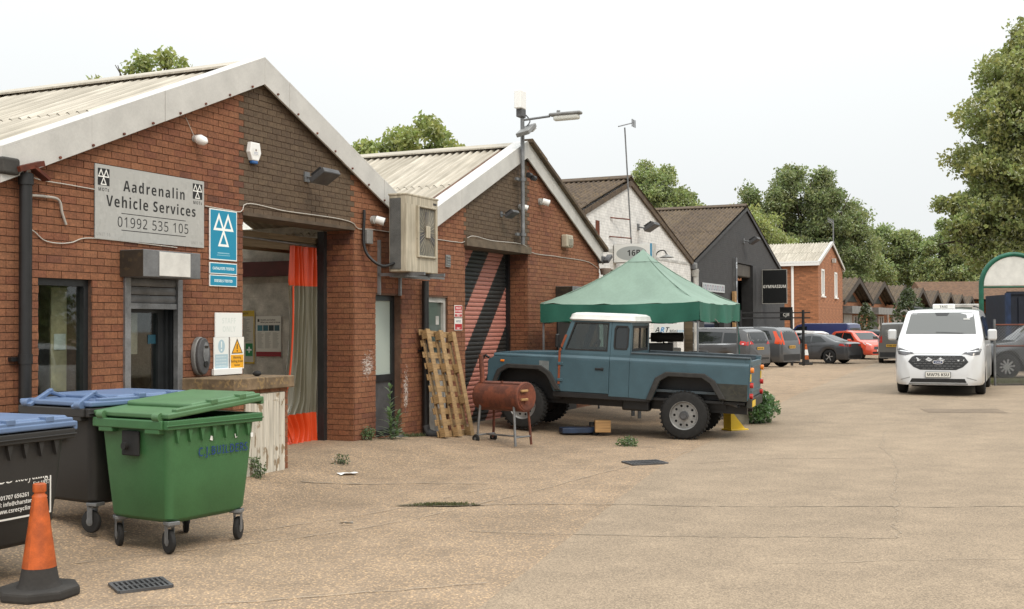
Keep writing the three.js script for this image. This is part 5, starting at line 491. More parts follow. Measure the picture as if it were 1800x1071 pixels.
// ---------------------------------------------------------------- wheels
const mTyre = mat(0.022, 0.0215, 0.021, 0.85, { mapRep: 3 }), mRimSilver = mat(0.46, 0.46, 0.45, 0.4, { metalness: 0.5 }), mAlloy = mat(0.5, 0.5, 0.5, 0.3, { metalness: 0.8, map: null });
function wheel(parent, x, z, r, w, style, dirZ) { // axis along z; outer face towards dirZ
  const s = dirZ, t = part(parent, 'wheel', lathe([[r * 0.6, -w / 2], [r * 0.9, -w / 2], [r * 0.985, -w * 0.36], [r, -w * 0.2], [r, w * 0.2], [r * 0.985, w * 0.36], [r * 0.9, w / 2], [r * 0.6, w / 2]], 40).rotateX(Math.PI / 2).translate(x, r, z), mTyre);
  if (style === 'steel') { const tr = []; for (let i = 0; i < 36; i++) for (const q of [-1, 1]) tr.push(bx(0.028, 0.02, w * 0.3, 0, r + 0.003, q * w * 0.26).rotateZ((i + (q > 0 ? 0.5 : 0)) / 36 * Math.PI * 2)); const o = part(t, 'tread', mg(tr).translate(x, r, z), mTyre); o.userData.kind = 'stuff';
    part(t, 'rim', mg([lathe([[r * 0.6, 0], [r * 0.62, w * 0.46], [r * 0.585, w * 0.5], [r * 0.55, w * 0.44], [r * 0.53, w * 0.2]], 36).rotateX(s > 0 ? Math.PI / 2 : -Math.PI / 2)]).translate(x, r, z), mRimSilver);
    const sh = new THREE.Shape(); sh.absarc(0, 0, r * 0.545, 0, Math.PI * 2); for (let i = 0; i < 10; i++) { const h = new THREE.Path(), a = i / 10 * Math.PI * 2; h.absarc(r * 0.41 * Math.cos(a), r * 0.41 * Math.sin(a), r * 0.052, 0, Math.PI * 2, true); sh.holes.push(h); }
    part(t, 'rim_disc', new THREE.ExtrudeGeometry(sh, { depth: 0.012, bevelEnabled: false, curveSegments: 10 }).translate(x, r, z + s * w * 0.28 - 0.006), mRimSilver); part(t, 'hub', mg([cyl(r * 0.19, 0.06, x, r, z + s * (w * 0.3 + 0.01), 'z', 20), cyl(r * 0.12, 0.09, x, r, z + s * (w * 0.3 + 0.03), 'z', 16)]), M.midgrey); part(t, 'wheel_back', cyl(r * 0.56, 0.01, x, r, z - s * w * 0.1, 'z', 24), M.black);
  } else { part(t, 'rim', lathe([[r * 0.68, 0], [r * 0.7, w * 0.49], [r * 0.66, w * 0.5], [r * 0.62, w * 0.3]], 30).rotateX(s > 0 ? Math.PI / 2 : -Math.PI / 2).translate(x, r, z), mAlloy); part(t, 'wheel_back', cyl(r * 0.66, 0.01, x, r, z + s * w * 0.1, 'z', 24), M.black); const n = style; for (let i = 0; i < n; i++) part(t, 'spoke', bx(r * 0.12, r * 0.62, 0.025).translate(0, r * 0.34, 0).rotateZ(i / n * Math.PI * 2 + 0.2).translate(x, r, z + s * w * 0.36), mAlloy); part(t, 'hub', cyl(r * 0.13, 0.03, x, r, z + s * w * 0.38, 'z', 14), mAlloy); }
  return t;
}
const yawTo = (hx, hz) => Math.atan2(-hz, hx);   // local +x looks along (hx, hz)
// ---------------------------------------------------------------- blue pickup
{
  const px = 2.98, pz = -19.01, yaw = yawTo(-0.949, -0.319), t = thing('pickup_truck', 'faded blue off road pickup with white cab roof and steel wheels', 'pickup', V(px, gh(px, pz), pz), yaw); t.rotateZ(0.043);
  const paint = new THREE.MeshPhysicalMaterial({ color: L(0.052, 0.108, 0.136), roughness: 0.46, map: rep(tSoft, 1.1), clearcoat: 0.12, clearcoatRoughness: 0.4, bumpMap: tBump, bumpScale: 0.0006 }), flare = mat(0.045, 0.043, 0.04, 0.7, { mapRep: 2 }), cap = mat(0.10, 0.13, 0.15, 0.5), dirtBlack = mat(0.05, 0.055, 0.052, 0.7, { map: tAsb, mapRep: 2 });
  const exX = (pts, x0, x1, bev = 0) => poly(pts.map(([z, y]) => [-z, y]), x1 - x0, 0, bev).rotateY(Math.PI / 2).translate(x0, 0, 0);
  const S = (s, g) => (s > 0 ? g : (() => { g = g.index ? g.toNonIndexed() : g; g.scale(1, 1, -1); const p = g.attributes; for (const k of ['position', 'normal', 'uv']) { const a = p[k], n = a.itemSize; for (let i = 0; i < a.count; i += 3) for (let c = 0; c < n; c++) { const q = a.array[(i + 1) * n + c]; a.array[(i + 1) * n + c] = a.array[(i + 2) * n + c]; a.array[(i + 2) * n + c] = q; } } return g; })());   // mirror right-hand geometry to the left
  const lean = (g) => { const p = g.attributes.position; for (let i = 0; i < p.count; i++) { const y = p.getY(i); if (y > 1.3) p.setZ(i, p.getZ(i) - (y - 1.3) * 0.16); } g.computeVertexNormals(); return g; };
  const archR = [[0.53, 0.6], [0.40, 0.92], [0.27, 1.0], [-0.27, 1.0], [-0.4, 0.92], [-0.56, 0.68]], flareW = (a) => a.map(([x, y]) => [x * 1.0, y]);
  for (const s of [-1, 1]) {
    const side = (pts, nm, m = paint, z0 = 0.77, th = 0.03, bev = 0.006) => part(t, nm, S(s, poly(pts, th, z0, bev)), m);
    side([[0.915, 0.62], ...archR.map(([x, y]) => [x - 0.0, y]), [-1.0, 0.68], [-1.0, 1.2], [0.915, 1.2]], 'bed_side');
    part(t, 'bed_shoulder', S(s, exX([[0.77, 1.201], [0.8, 1.201], [0.797, 1.225], [0.768, 1.265], [0.765, 1.335], [0.735, 1.335], [0.735, 1.2]], -1.0, 0.915)), paint);
    part(t, 'bed_capping', S(s, rbb(-1.02, 0.9, 1.336, 1.36, 0.71, 0.785, 0.006)), cap); part(t, 'bed_inner', S(s, bb(-0.98, 0.9, 1.04, 1.334, 0.70, 0.733)), cap);
    side([[-0.555, 0.665], [-0.99, 0.665], [-0.99, 0.93], [-0.44, 0.93]], 'corner_plate', dirtBlack, 0.8005, 0.006, 0);
    const fl = archR.map(([x, y]) => [x, y]), out = [[0.62, 0.6], [0.48, 0.97], [0.31, 1.075], [-0.31, 1.075], [-0.48, 0.97], [-0.66, 0.68]]; side([...fl.slice().reverse(), ...out], 'wheel_arch_flare', flare, 0.79, 0.06, 0.012);
    side([...fl.slice().reverse().map(([x, y]) => [x + 2.72, y]), ...out.map(([x, y]) => [x + 2.72 + (x > 0 ? -0.02 : 0), y])], 'wheel_arch_flare', flare, 0.79, 0.06, 0.012);
    // cab: door, post panel, wing
    const dr = side([[1.255, 0.66], [2.09, 0.66], [2.09, 1.2], [1.255, 1.2]], 'door', paint, 0.772);
    part(dr, 'door_shoulder', S(s, exX([[0.77, 1.201], [0.802, 1.201], [0.799, 1.225], [0.77, 1.265], [0.768, 1.30], [0.735, 1.30], [0.735, 1.2]], 1.256, 2.089)), paint);
    part(dr, 'window_frame', S(s, lean(holed([[1.256, 1.301], [2.1, 1.301], [1.925, 1.86], [1.256, 1.86]], [[[1.32, 1.37], [2.01, 1.37], [1.87, 1.8], [1.32, 1.8]]], 0.03, 0.735))), paint); part(dr, 'pane', S(s, lean(poly([[1.31, 1.36], [2.02, 1.36], [1.878, 1.81], [1.31, 1.81]], 0.005, 0.745))), phys(0.55, 0.62, 0.6, 0.03, { transmission: 1, thickness: 0 }));
    part(dr, 'seal', S(s, lean(holed([[1.3, 1.35], [2.03, 1.35], [1.885, 1.82], [1.3, 1.82]], [[[1.325, 1.375], [2.0, 1.375], [1.865, 1.795], [1.325, 1.795]]], 0.008, 0.762))), M.blackRub); for (const hy of [0.85, 1.12]) part(dr, 'hinge', S(s, rb(0.1, 0.05, 0.025, 0.006, 2.08, hy, 0.808)), paint); part(dr, 'handle', S(s, mg([rb(0.13, 0.035, 0.02, 0.008, 1.42, 1.06, 0.81), rb(0.05, 0.05, 0.012, 0.005, 1.37, 1.06, 0.806)])), M.black);
    side([[0.918, 0.62], [1.25, 0.62], [1.25, 1.2], [0.918, 1.2]], 'post_panel', paint, 0.768); part(t, 'post_shoulder', S(s, exX([[0.77, 1.201], [0.799, 1.201], [0.796, 1.225], [0.768, 1.265], [0.766, 1.30], [0.735, 1.30], [0.735, 1.2]], 0.918, 1.251)), paint);
    const qw = part(t, 'quarter_panel', S(s, lean(holed([[0.92, 1.301], [1.251, 1.301], [1.251, 1.86], [0.92, 1.86]], [[[1.0, 1.4], [1.16, 1.4], [1.19, 1.45], [1.19, 1.72], [1.16, 1.77], [1.0, 1.77], [0.97, 1.72], [0.97, 1.45]]], 0.03, 0.735))), paint); part(qw, 'pane', S(s, lean(poly([[0.965, 1.395], [1.195, 1.395], [1.195, 1.775], [0.965, 1.775]], 0.005, 0.745))), M.darkGlass); part(qw, 'seal', S(s, lean(holed([[0.975, 1.39], [1.185, 1.39], [1.205, 1.45], [1.205, 1.73], [1.175, 1.785], [0.985, 1.785], [0.955, 1.73], [0.955, 1.45]], [[[1.0, 1.41], [1.16, 1.41], [1.18, 1.46], [1.18, 1.71], [1.15, 1.76], [1.0, 1.76], [0.98, 1.71], [0.98, 1.46]]], 0.008, 0.763))), M.blackRub);
    side([[2.095, 0.66], [2.19, 0.66], ...archR.slice().reverse().map(([x, y]) => [x + 2.72, y]).filter(([x]) => x > 2.2), [3.3, 0.62], [3.36, 0.75], [3.36, 1.12], [3.25, 1.19], [2.095, 1.2]].filter(() => true), 'front_wing', paint, 0.77);
    part(t, 'wing_top', S(s, mg([exX([[0.8, 1.2], [0.797, 1.222], [0.775, 1.245], [0.6, 1.245], [0.6, 1.2]], 2.1, 3.26, 0.005)])), paint);
    part(t, 'door_hinge_strap', S(s, bb(2.082, 2.118, 0.78, 1.3, 0.804, 0.81)), mat(0.42, 0.1, 0.03, 0.7)); part(t, 'screen_post_strap', S(s, lean(poly([[2.1, 1.3], [2.135, 1.3], [2.04, 1.6], [2.0, 1.6]], 0.008, 0.768))), mat(0.42, 0.1, 0.03, 0.7)); part(t, 'wing_vent', S(s, mg([rbb(2.28, 2.45, 0.98, 1.15, 0.801, 0.808, 0.01)])), mat(0.30, 0.33, 0.33, 0.6)); part(t, 'side_repeater', S(s, rb(0.07, 0.035, 0.02, 0.008, 3.1, 1.12, 0.807)), M.amber);
    part(t, 'sill', S(s, rbb(0.56, 2.2, 0.565, 0.655, 0.72, 0.795, 0.01)), M.black); part(t, 'mirror', S(s, mg([bar([2.06, 1.36, 0.79], [2.1, 1.45, 0.93], 0.01), rb(0.05, 0.22, 0.14, 0.02, 2.1, 1.5, 0.96)])), M.black);
    for (const [y, m] of [[1.16, M.amber], [0.92, M.red], [0.75, M.red]]) part(t, 'tail_lamp', S(s, cyl(0.042, 0.05, -1.045, y, 0.71, 'x', 16)), m); part(t, 'reflector_strip', S(s, bb(-1.03, -1.022, 0.98, 1.1, 0.66, 0.76)), M.yellow); part(t, 'rear_post', S(s, rbb(-1.02, -0.94, 0.66, 1.336, 0.64, 0.769, 0.006)), paint);
    for (const wx of [0, 2.72]) wheel(t, wx, s * 0.69, 0.385, 0.235, 'steel', s); for (const [a, b] of [[-0.62, 0.56], [2.14, 3.26]]) part(t, 'wheel_well', S(s, mg([bb(a, b, 0.5, 1.03, 0.45, 0.47), bb(a, b, 1.005, 1.035, 0.47, 0.768), bb(a, a + 0.02, 0.6, 1.0, 0.47, 0.768), bb(b - 0.02, b, 0.6, 1.0, 0.47, 0.768)])), M.black); part(t, 'headlamp', S(s, cyl(0.09, 0.05, 3.37, 0.98, 0.55, 'x', 20)), phys(0.6, 0.6, 0.58, 0.1)); part(t, 'chassis_rail', S(s, bb(-0.95, 3.3, 0.43, 0.56, 0.3, 0.4)), M.black);
  }
  part(t, 'roof', rrLoft([[1.845, 0.55, 0.705, 0.09], [1.87, 0.565, 0.72, 0.09], [1.885, 0.555, 0.705, 0.09], [1.945, 0.54, 0.68, 0.1], [1.975, 0.49, 0.62, 0.12], [1.985, 0.35, 0.45, 0.14]], 6).translate(1.43, 0, 0), mat(0.74, 0.735, 0.70, 0.4, { map: tSoft }));
  part(t, 'cab_lining', bb(0.96, 1.9, 1.80, 1.845, -0.64, 0.64), M.dark);
  const zy = (g) => g.rotateY(-Math.PI / 2); // shape x->z
  const rearW = part(t, 'cab_back', zy(holed([[-0.765, 0.7], [0.765, 0.7], [0.765, 1.3], [0.675, 1.86], [-0.675, 1.86], [-0.765, 1.3]], [[[-0.58, 1.4], [0.58, 1.4], [0.56, 1.76], [-0.56, 1.76]]], 0.03, -0.95)), paint); part(rearW, 'pane', bb(0.93, 0.936, 1.39, 1.77, -0.59, 0.59), phys(0.5, 0.56, 0.55, 0.03, { transmission: 1, thickness: 0 })); part(rearW, 'seal', zy(holed([[-0.61, 1.37], [0.61, 1.37], [0.59, 1.79], [-0.59, 1.79]], [[[-0.57, 1.41], [0.57, 1.41], [0.55, 1.75], [-0.55, 1.75]]], 0.012, -0.925)), M.blackRub); part(rearW, 'window_bar', bb(0.915, 0.93, 1.4, 1.76, -0.02, 0.02), M.blackRub);
  const ws = part(t, 'windscreen_frame', zy(holed([[-0.76, 0], [0.76, 0], [0.675, 0.6], [-0.675, 0.6]], [[[-0.69, 0.06], [0.69, 0.06], [0.62, 0.54], [-0.62, 0.54]]], 0.03, 0)).rotateZ(0.325).translate(2.13, 1.295, 0), paint); part(ws, 'pane', bx(0.006, 0.52, 1.36, 0, 0.3, 0).rotateZ(0.325).translate(2.115, 1.295, 0), phys(0.55, 0.62, 0.6, 0.03, { transmission: 1, thickness: 0 }));
  part(t, 'bonnet', mg([poly([[2.1, 1.246], [3.27, 1.246], [3.33, 1.19], [3.33, 1.1], [3.3, 1.2], [2.1, 1.2]], 1.2, -0.6), poly([[2.1, 1.3], [2.14, 1.3], [2.9, 1.275], [3.2, 1.26], [3.27, 1.247], [2.1, 1.247]], 1.06, -0.53, 0.004)]), paint); part(t, 'grille', bb(3.32, 3.35, 0.72, 1.15, -0.76, 0.76), M.black); part(t, 'front_bumper', rbb(3.42, 3.5, 0.55, 0.7, -0.76, 0.76, 0.01), M.black); part(t, 'bumper_hoop', tube([[3.52, 0.6, -0.6], [3.55, 1.0, -0.6], [3.5, 1.18, -0.58], [3.42, 1.15, -0.58]], 0.022, 20), M.black);
  part(t, 'bulkhead', bb(2.05, 2.1, 0.6, 1.29, -0.74, 0.74), M.dark); part(t, 'bed_floor', bb(-0.98, 0.9, 0.74, 0.78, -0.7, 0.7), cap); part(t, 'tailgate', mg([rbb(-1.02, -0.985, 0.72, 1.3, -0.635, 0.635, 0.006), bb(-1.03, -1.02, 0.8, 0.83, -0.6, 0.6), bb(-1.03, -1.02, 1.2, 1.23, -0.6, 0.6)]), paint); part(t, 'rear_crossmember', rbb(-1.06, -0.98, 0.56, 0.71, -0.78, 0.78, 0.01), dirtBlack); part(t, 'number_plate', bb(-1.068, -1.061, 0.58, 0.68, -0.7, -0.3), M.yellow);
  part(t, 'axle', mg([cyl(0.06, 1.2, 0, 0.385, 0, 'z', 12), cyl(0.13, 0.2, 0, 0.385, 0.1, 'z', 14)]), M.black); part(t, 'axle', mg([cyl(0.06, 1.2, 2.72, 0.385, 0, 'z', 12), cyl(0.13, 0.2, 2.72, 0.385, 0.2, 'z', 14)]), M.black); part(t, 'gearbox', bb(1.1, 2.2, 0.42, 0.7, -0.2, 0.2), M.black); part(t, 'fuel_tank', rbb(0.6, 1.05, 0.4, 0.6, -0.66, -0.41, 0.03), M.black); part(t, 'exhaust', tube([[1.2, 0.45, -0.3], [0.4, 0.5, -0.3], [-0.3, 0.62, -0.35], [-0.75, 0.6, -0.62], [-0.85, 0.58, -0.7]], 0.03, 24), M.galv); part(t, 'under_tray', bb(2.1, 3.3, 0.58, 0.66, -0.44, 0.44), M.black); part(t, 'bed_underside', bb(-0.95, 2.05, 0.6, 0.64, -0.7, 0.7), M.black);
  for (const z of [-0.36, 0.36]) part(t, 'seat', mg([rb(0.5, 0.14, 0.5, 0.05, 1.45, 1.0, z), rb(0.12, 0.5, 0.48, 0.05, 1.18, 1.3, z).translate(0, 0, 0), rb(0.08, 0.16, 0.24, 0.04, 1.14, 1.62, z)]), M.blackRub); part(t, 'steering_wheel', new THREE.TorusGeometry(0.2, 0.016, 8, 28).rotateY(Math.PI / 2).rotateZ(0.5).translate(1.82, 1.33, 0.36), M.black); part(t, 'dashboard', bb(1.9, 2.08, 1.15, 1.32, -0.72, 0.72), M.dark);
}
// ---------------------------------------------------------------- cars and vans
const ip = (tb, x) => { if (x <= tb[0][0]) return tb[0][1]; for (let i = 0; i + 1 < tb.length; i++) if (x <= tb[i + 1][0]) { const [a, p] = tb[i], [b, q] = tb[i + 1], t = (x - a) / (b - a); return p + (q - p) * t; } return tb[tb.length - 1][1]; };
const ray = new THREE.Raycaster();
function car(name, label, cat, x, z, hx, hz, sp, paint, o = {}, group) {
  const t = thing(name, label, cat, V(x, gh(x, z), z), yawTo(hx, hz), group); const { L: Lc, top, belt, w, r, ax, base = 0.24, tum = 0.2 } = sp, x0 = -Lc / 2, x1 = Lc / 2, xs = new Set([x0, x0 + 0.02, x0 + 0.05, x0 + 0.1, x1 - 0.1, x1 - 0.05, x1 - 0.02, x1]); for (let q = x0; q < x1; q += 0.11) xs.add(q); for (const [q] of [...top, ...belt, ...w]) if (q > x0 && q < x1) xs.add(q); const X = [...xs].sort((a, b) => a - b), K = 11, pos = [], idx = [];
  const sec = (q) => { const W = ip(w, q), yt = ip(top, q), yb0 = base; let yb = yb0; for (const a of ax) { const d = Math.abs(q - a), R = r * 1.13; if (d < R) yb = Math.max(yb, r + Math.sqrt(R * R - d * d)); } const yB = Math.min(ip(belt, q), yt - 0.03), h = Math.max(yt - yB, 0.02); yb = Math.min(yb, yB - 0.06); const zb = W - 0.03, f = (k) => yb + k * (yB - yb); const e = Math.min(0.07, h * 0.3);
    return [[W - 0.05, yb], [W - 0.008, Math.max(yb, Math.min(yb + 0.06, yB - 0.05))], [W, f(0.4)], [W - 0.004, f(0.75)], [zb, yB], [zb - tum * h * 0.35 - 0.01, yB + h * 0.4], [zb - tum * h * 0.75 - 0.015, yB + h * 0.78], [zb - tum * h - 0.03, yt - e * 0.35], [zb - tum * h - 0.03 - Math.min(0.1, W * 0.12), yt - 0.005], [(zb - tum * h) * 0.45, yt + 0.008], [0, yt + 0.012]]; };
  for (const q of X) { const s = sec(q); for (const [a, b] of s) pos.push(q, b, a); for (let i = K - 2; i >= 0; i--) pos.push(q, s[i][1], -s[i][0]); } const m = 2 * K - 1; for (let i = 0; i + 1 < X.length; i++) for (let j = 0; j + 1 < m; j++) { const a = i * m + j; idx.push(a, a + m, a + 1, a + 1, a + m, a + m + 1); } for (const [k, fl] of [[0, 0], [X.length - 1, 1]]) for (let j = 1; j + 1 < m; j++) { const a = k * m; fl ? idx.push(a, a + j + 1, a + j) : idx.push(a, a + j, a + j + 1); }
  let g = new THREE.BufferGeometry(); g.setAttribute('position', new THREE.Float32BufferAttribute(pos, 3)); g.setIndex(idx); g = toCreasedNormals(g, 0.7); const body = part(t, 'body', g, paint); body.material.side = THREE.DoubleSide; const probe = new THREE.Mesh(body.geometry, new THREE.MeshBasicMaterial({ side: THREE.DoubleSide })); probe.updateMatrixWorld(); const bb0 = new THREE.Box3().setFromBufferAttribute(body.geometry.attributes.position);
  const hit = (dir, u, v, last) => { const far = 20, or = dir === 'f' ? V(far, v, u) : dir === 'r' ? V(-far, v, u) : dir === 'l' ? V(u, v, -far) : V(u, v, far), d = dir === 'f' ? V(-1, 0, 0) : dir === 'r' ? V(1, 0, 0) : dir === 'l' ? V(0, 0, 1) : V(0, 0, -1); ray.set(or, d); const h = ray.intersectObject(probe, false)[0]; if (!h) return last; return { p: h.point, n: h.face.normal.dot(d) < 0 ? h.face.normal.clone() : h.face.normal.clone().negate() }; };
  const patch = (nm, dir, pts, m, off = 0.006, par = t, edge = 0.16) => { let s = new THREE.ShapeGeometry(new THREE.Shape(pts.map((p) => new THREE.Vector2(...p)))).toNonIndexed(); s = new TessellateModifier(edge, 5).modify(s); const p = s.attributes.position, uv = s.attributes.uv; let last = null; for (let i = 0; i < p.count; i++) { const h = hit(dir, p.getX(i), p.getY(i), last); if (!h) continue; last = h; p.setXYZ(i, h.p.x + h.n.x * off, h.p.y + h.n.y * off, h.p.z + h.n.z * off); } s = mergeVertices((s.deleteAttribute('normal'), s.deleteAttribute('uv'), s), 1e-4); s.computeVertexNormals(); return part(par, nm, s, m); };
  for (const s of ['l', 'd']) for (const pts of sp.glass || []) patch('side_window', s, pts, M.darkGlass); if (sp.wind) patch('windscreen', 'f', sp.wind, o.glass || M.darkGlass); if (sp.rear) patch('rear_window', 'r', sp.rear, M.darkGlass); for (const s of ['l', 'd']) for (const q of sp.doorLines || []) patch('door_gap', s, [[q, 0.42], [q + 0.012, 0.42], [q + 0.012, ip(belt, q) - 0.02], [q, ip(belt, q) - 0.02]], M.black, 0.003); for (const s of ['l', 'd']) for (const q of sp.handles || []) { const h = hit(s, q, ip(belt, q) - 0.12); if (h) part(t, 'door_handle', rb(0.16, 0.025, 0.03, 0.008, h.p.x, h.p.y, h.p.z + h.n.z * 0.012), paint); }
  for (const [nm, dir, pts, m, off] of o.patches || []) patch(nm, dir, pts, m, off ?? 0.008);
  const Wm = ip(w, 0); for (const a of ax) for (const s of [-1, 1]) wheel(t, a, s * (Wm - 0.13), r, 0.21, o.spokes ?? 5, s); part(t, 'underbody', bb(x0 + 0.25, x1 - 0.25, base - 0.02, 0.75, -Wm + 0.27, Wm - 0.27), M.black); for (const s of [-1, 1]) { const h = hit(s < 0 ? 'l' : 'd', sp.mirror ?? x1 - 1.45, ip(belt, sp.mirror ?? x1 - 1.45) - 0.02); if (h && !o.noMirror) part(t, 'mirror', mg([rb(0.1, 0.15 * (o.ms ?? 1), 0.22, 0.04, h.p.x, h.p.y + 0.08, h.p.z + s * 0.14), bar([h.p.x, h.p.y + 0.02, h.p.z], [h.p.x, h.p.y + 0.04, h.p.z + s * 0.1], 0.02)]), paint); }
  t.userData.hit = undefined; return { t, patch, hit, probe };
}
const paintOf = (r, g, b, rough = 0.25) => new THREE.MeshPhysicalMaterial({ color: L(r, g, b), roughness: rough + 0.15, clearcoat: 0.8, clearcoatRoughness: 0.06, side: THREE.DoubleSide });
const q4 = (x0, x1, y0, y1) => [[x0, y0], [x1, y0], [x1, y1], [x0, y1]];
const plateTex = (txt, bg) => printed(canvasTex(256, 56, (g, w, h) => { g.fillStyle = bg; g.fillRect(0, 0, w, h); g.fillStyle = '#1a1918'; g.font = 'bold 46px sans-serif'; g.textAlign = 'center'; if (txt) g.fillText(txt, w / 2, 45, w - 16); else for (let i = 0; i < 7; i++) g.fillRect(22 + i * 29 + (i > 3 ? 14 : 0), 12, 19, 34); }), 0.4);
const plate = (t, x, y, z, dir, tx) => part(t, 'number_plate', flat(0.52, 0.115).rotateY(dir * Math.PI / 2).translate(x, y, z), tx, true);
{ // white people carrier facing the camera
  const sp = { L: 5.0, top: [[-2.5, 1.75], [-2.45, 1.9], [-2.3, 1.96], [-0.5, 1.985], [0.7, 1.95], [0.98, 1.86], [1.62, 1.36], [1.95, 1.22], [2.2, 1.1], [2.36, 0.96], [2.44, 0.8], [2.48, 0.62], [2.5, 0.5]], belt: [[-2.5, 1.22], [1.0, 1.22], [1.7, 1.2], [2.2, 0.98], [2.5, 0.42]], w: [[-2.5, 0.92], [-2.35, 0.97], [1.6, 0.98], [2.0, 0.96], [2.25, 0.91], [2.4, 0.82], [2.47, 0.74], [2.5, 0.66]], r: 0.34, ax: [-1.55, 1.52], tum: 0.17, glass: [q4(-2.2, -1.0, 1.3, 1.78), q4(-0.9, 0.25, 1.3, 1.8), [[0.35, 1.28], [1.45, 1.3], [0.98, 1.76], [0.35, 1.8]]], wind: [[-0.77, 1.38], [0.77, 1.38], [0.7, 1.84], [0.66, 1.88], [-0.66, 1.88], [-0.7, 1.84]], doorLines: [0.3, -0.95], handles: [0.45, -0.8], mirror: 1.22 };
  const white = new THREE.MeshPhysicalMaterial({ color: L(0.6, 0.605, 0.61), roughness: 0.3, clearcoat: 0.7, clearcoatRoughness: 0.08, side: THREE.DoubleSide }), cx = 10.62, cz = -27.91; const gl = phys(0.10, 0.103, 0.098, 0.06);
  const { t, patch, hit } = car('white_van', 'white people carrier taxi with dark mesh grille facing up the road', 'van', cx, cz, -0.416, 0.909, sp, white, { glass: gl, spokes: 10, ms: 1.5, noMirror: true });
  const grl = [[-0.64, 0.76], [-0.56, 0.87], [-0.48, 0.905], [0.48, 0.905], [0.56, 0.87], [0.64, 0.76], [0.52, 0.64], [0.38, 0.58], [-0.38, 0.58], [-0.52, 0.64]]; patch('grille', 'f', grl, M.black, 0.004, t, 0.08); patch('grille_trim', 'f', [[-0.5, 0.9], [0.5, 0.9], [0.5, 0.925], [-0.5, 0.925]], M.chrome, 0.012);
  for (let row = 0; row < 6; row++) for (let i = -6; i <= 6; i++) { const zz = (i + (row % 2) * 0.5) * 0.095, y = 0.615 + row * 0.052; const lim = 0.66 - Math.abs(y - 0.76) * 1.6; if (Math.abs(zz) > lim - 0.06 || (Math.abs(zz) < 0.14 && Math.abs(y - 0.755) < 0.05)) continue; const h = hit('f', zz, y); if (h) part(t, 'grille_slat', bx(0.012, 0.014, 0.07, h.p.x + 0.008, y, zz), M.grey); }
  { const h = hit('f', 0, 0.755); const s = new THREE.Shape(); s.absellipse(0, 0, 0.12, 0.05, 0, Math.PI * 2); part(t, 'badge', new THREE.ExtrudeGeometry(s, { depth: 0.012, bevelEnabled: false, curveSegments: 24 }).rotateY(Math.PI / 2).translate(h.p.x + 0.006, 0.755, 0), M.chrome); part(t, 'badge_print', flat(0.2, 0.075).rotateY(Math.PI / 2).translate(h.p.x + 0.0205, 0.755, 0), printed(canvasTex(160, 60, (g, w, h2) => { g.fillStyle = '#c9ccd0'; g.fillRect(0, 0, w, h2); g.fillStyle = '#26355c'; g.beginPath(); g.ellipse(80, 30, 78, 28, 0, 0, 7); g.fill(); g.fillStyle = '#e6e8ea'; g.font = 'italic bold 40px serif'; g.textAlign = 'center'; g.fillText('Ford', 80, 43); }), 0.3), true); }
  for (const s of [-1, 1]) { const hl = patch('headlamp', 'f', [[s * 0.52, 0.955], [s * 0.7, 0.9], [s * 0.86, 0.92], [s * 0.9, 1.04], [s * 0.84, 1.07]], phys(0.10, 0.10, 0.105, 0.08), 0.008, t, 0.07); patch('lamp_strip', 'f', [[s * 0.6, 0.965], [s * 0.86, 1.0], [s * 0.86, 1.015], [s * 0.6, 0.98]], M.chrome, 0.013, t, 0.07); patch('bumper_crease', 'f', [[s * 0.6, 0.42], [s * 0.8, 0.36], [s * 0.8, 0.345], [s * 0.6, 0.405]], M.plasticGrey, 0.004, t, 0.07); const mr = part(t, 'mirror', rb(0.13, 0.26, 0.2, 0.05, 1.28, 1.36, s * 1.1), white); part(mr, 'mirror_arm', bar([1.25, 1.27, s * 0.93], [1.27, 1.27, s * 1.06], 0.035), M.black); part(t, 'wheel_arch_liner', bb(1.15, 1.9, 0.5, 0.78, s * 0.72 - 0.02, s * 0.72 + 0.02), M.black); }  // liners are plain black boxes inside the front wheel arches
  patch('lower_intake', 'f', [[-0.6, 0.3], [0.6, 0.3], [0.56, 0.385], [-0.56, 0.385]], M.black, 0.006, t, 0.08); patch('bumper_lip', 'f', [[-0.62, 0.25], [0.62, 0.25], [0.62, 0.285], [-0.62, 0.285]], M.plasticGrey, 0.01, t, 0.08); patch('bonnet_gap', 'f', [[-0.8, 0.93], [0.8, 0.93], [0.8, 0.938], [-0.8, 0.938]], M.midgrey, 0.003, t, 0.1); const h = hit('f', 0, 0.48); plate(t, h.p.x + 0.03, 0.475, 0, 1, plateTex('MW75 KSU', '#dcdbd4')); part(t, 'plate_holder', bx(0.02, 0.13, 0.54, h.p.x + 0.015, 0.475, 0), M.black);
  patch('wiper', 'f', [[-0.5, 1.385], [0.1, 1.41], [0.1, 1.42], [-0.5, 1.395]], M.black, 0.016); patch('windscreen_sticker', 'f', [[-0.62, 1.7], [-0.48, 1.7], [-0.48, 1.74], [-0.62, 1.74]], M.white, 0.012); patch('sensor_housing', 'f', [[-0.12, 1.8], [0.12, 1.8], [0.16, 1.87], [-0.16, 1.87]], M.dark, 0.01); part(t, 'roof_sign', rb(0.16, 0.13, 0.5, 0.03, 0.4, 2.03, 0), M.whiteClean); part(t, 'roof_sign_print', flat(0.42, 0.09).rotateY(Math.PI / 2).translate(0.4825, 2.03, 0), printed(canvasTex(256, 60, (g, w, hh) => { g.fillStyle = '#dfdfd8'; g.fillRect(0, 0, w, hh); g.fillStyle = '#2a2a28'; g.font = 'bold 50px sans-serif'; g.textAlign = 'center'; g.fillText('TAXI', w / 2, 48); })), true); for (const s of [-1, 1]) part(t, 'roof_rail', bar([-1.8, 2.03, s * 0.68], [0.5, 2.03, s * 0.68], 0.018), M.black); }
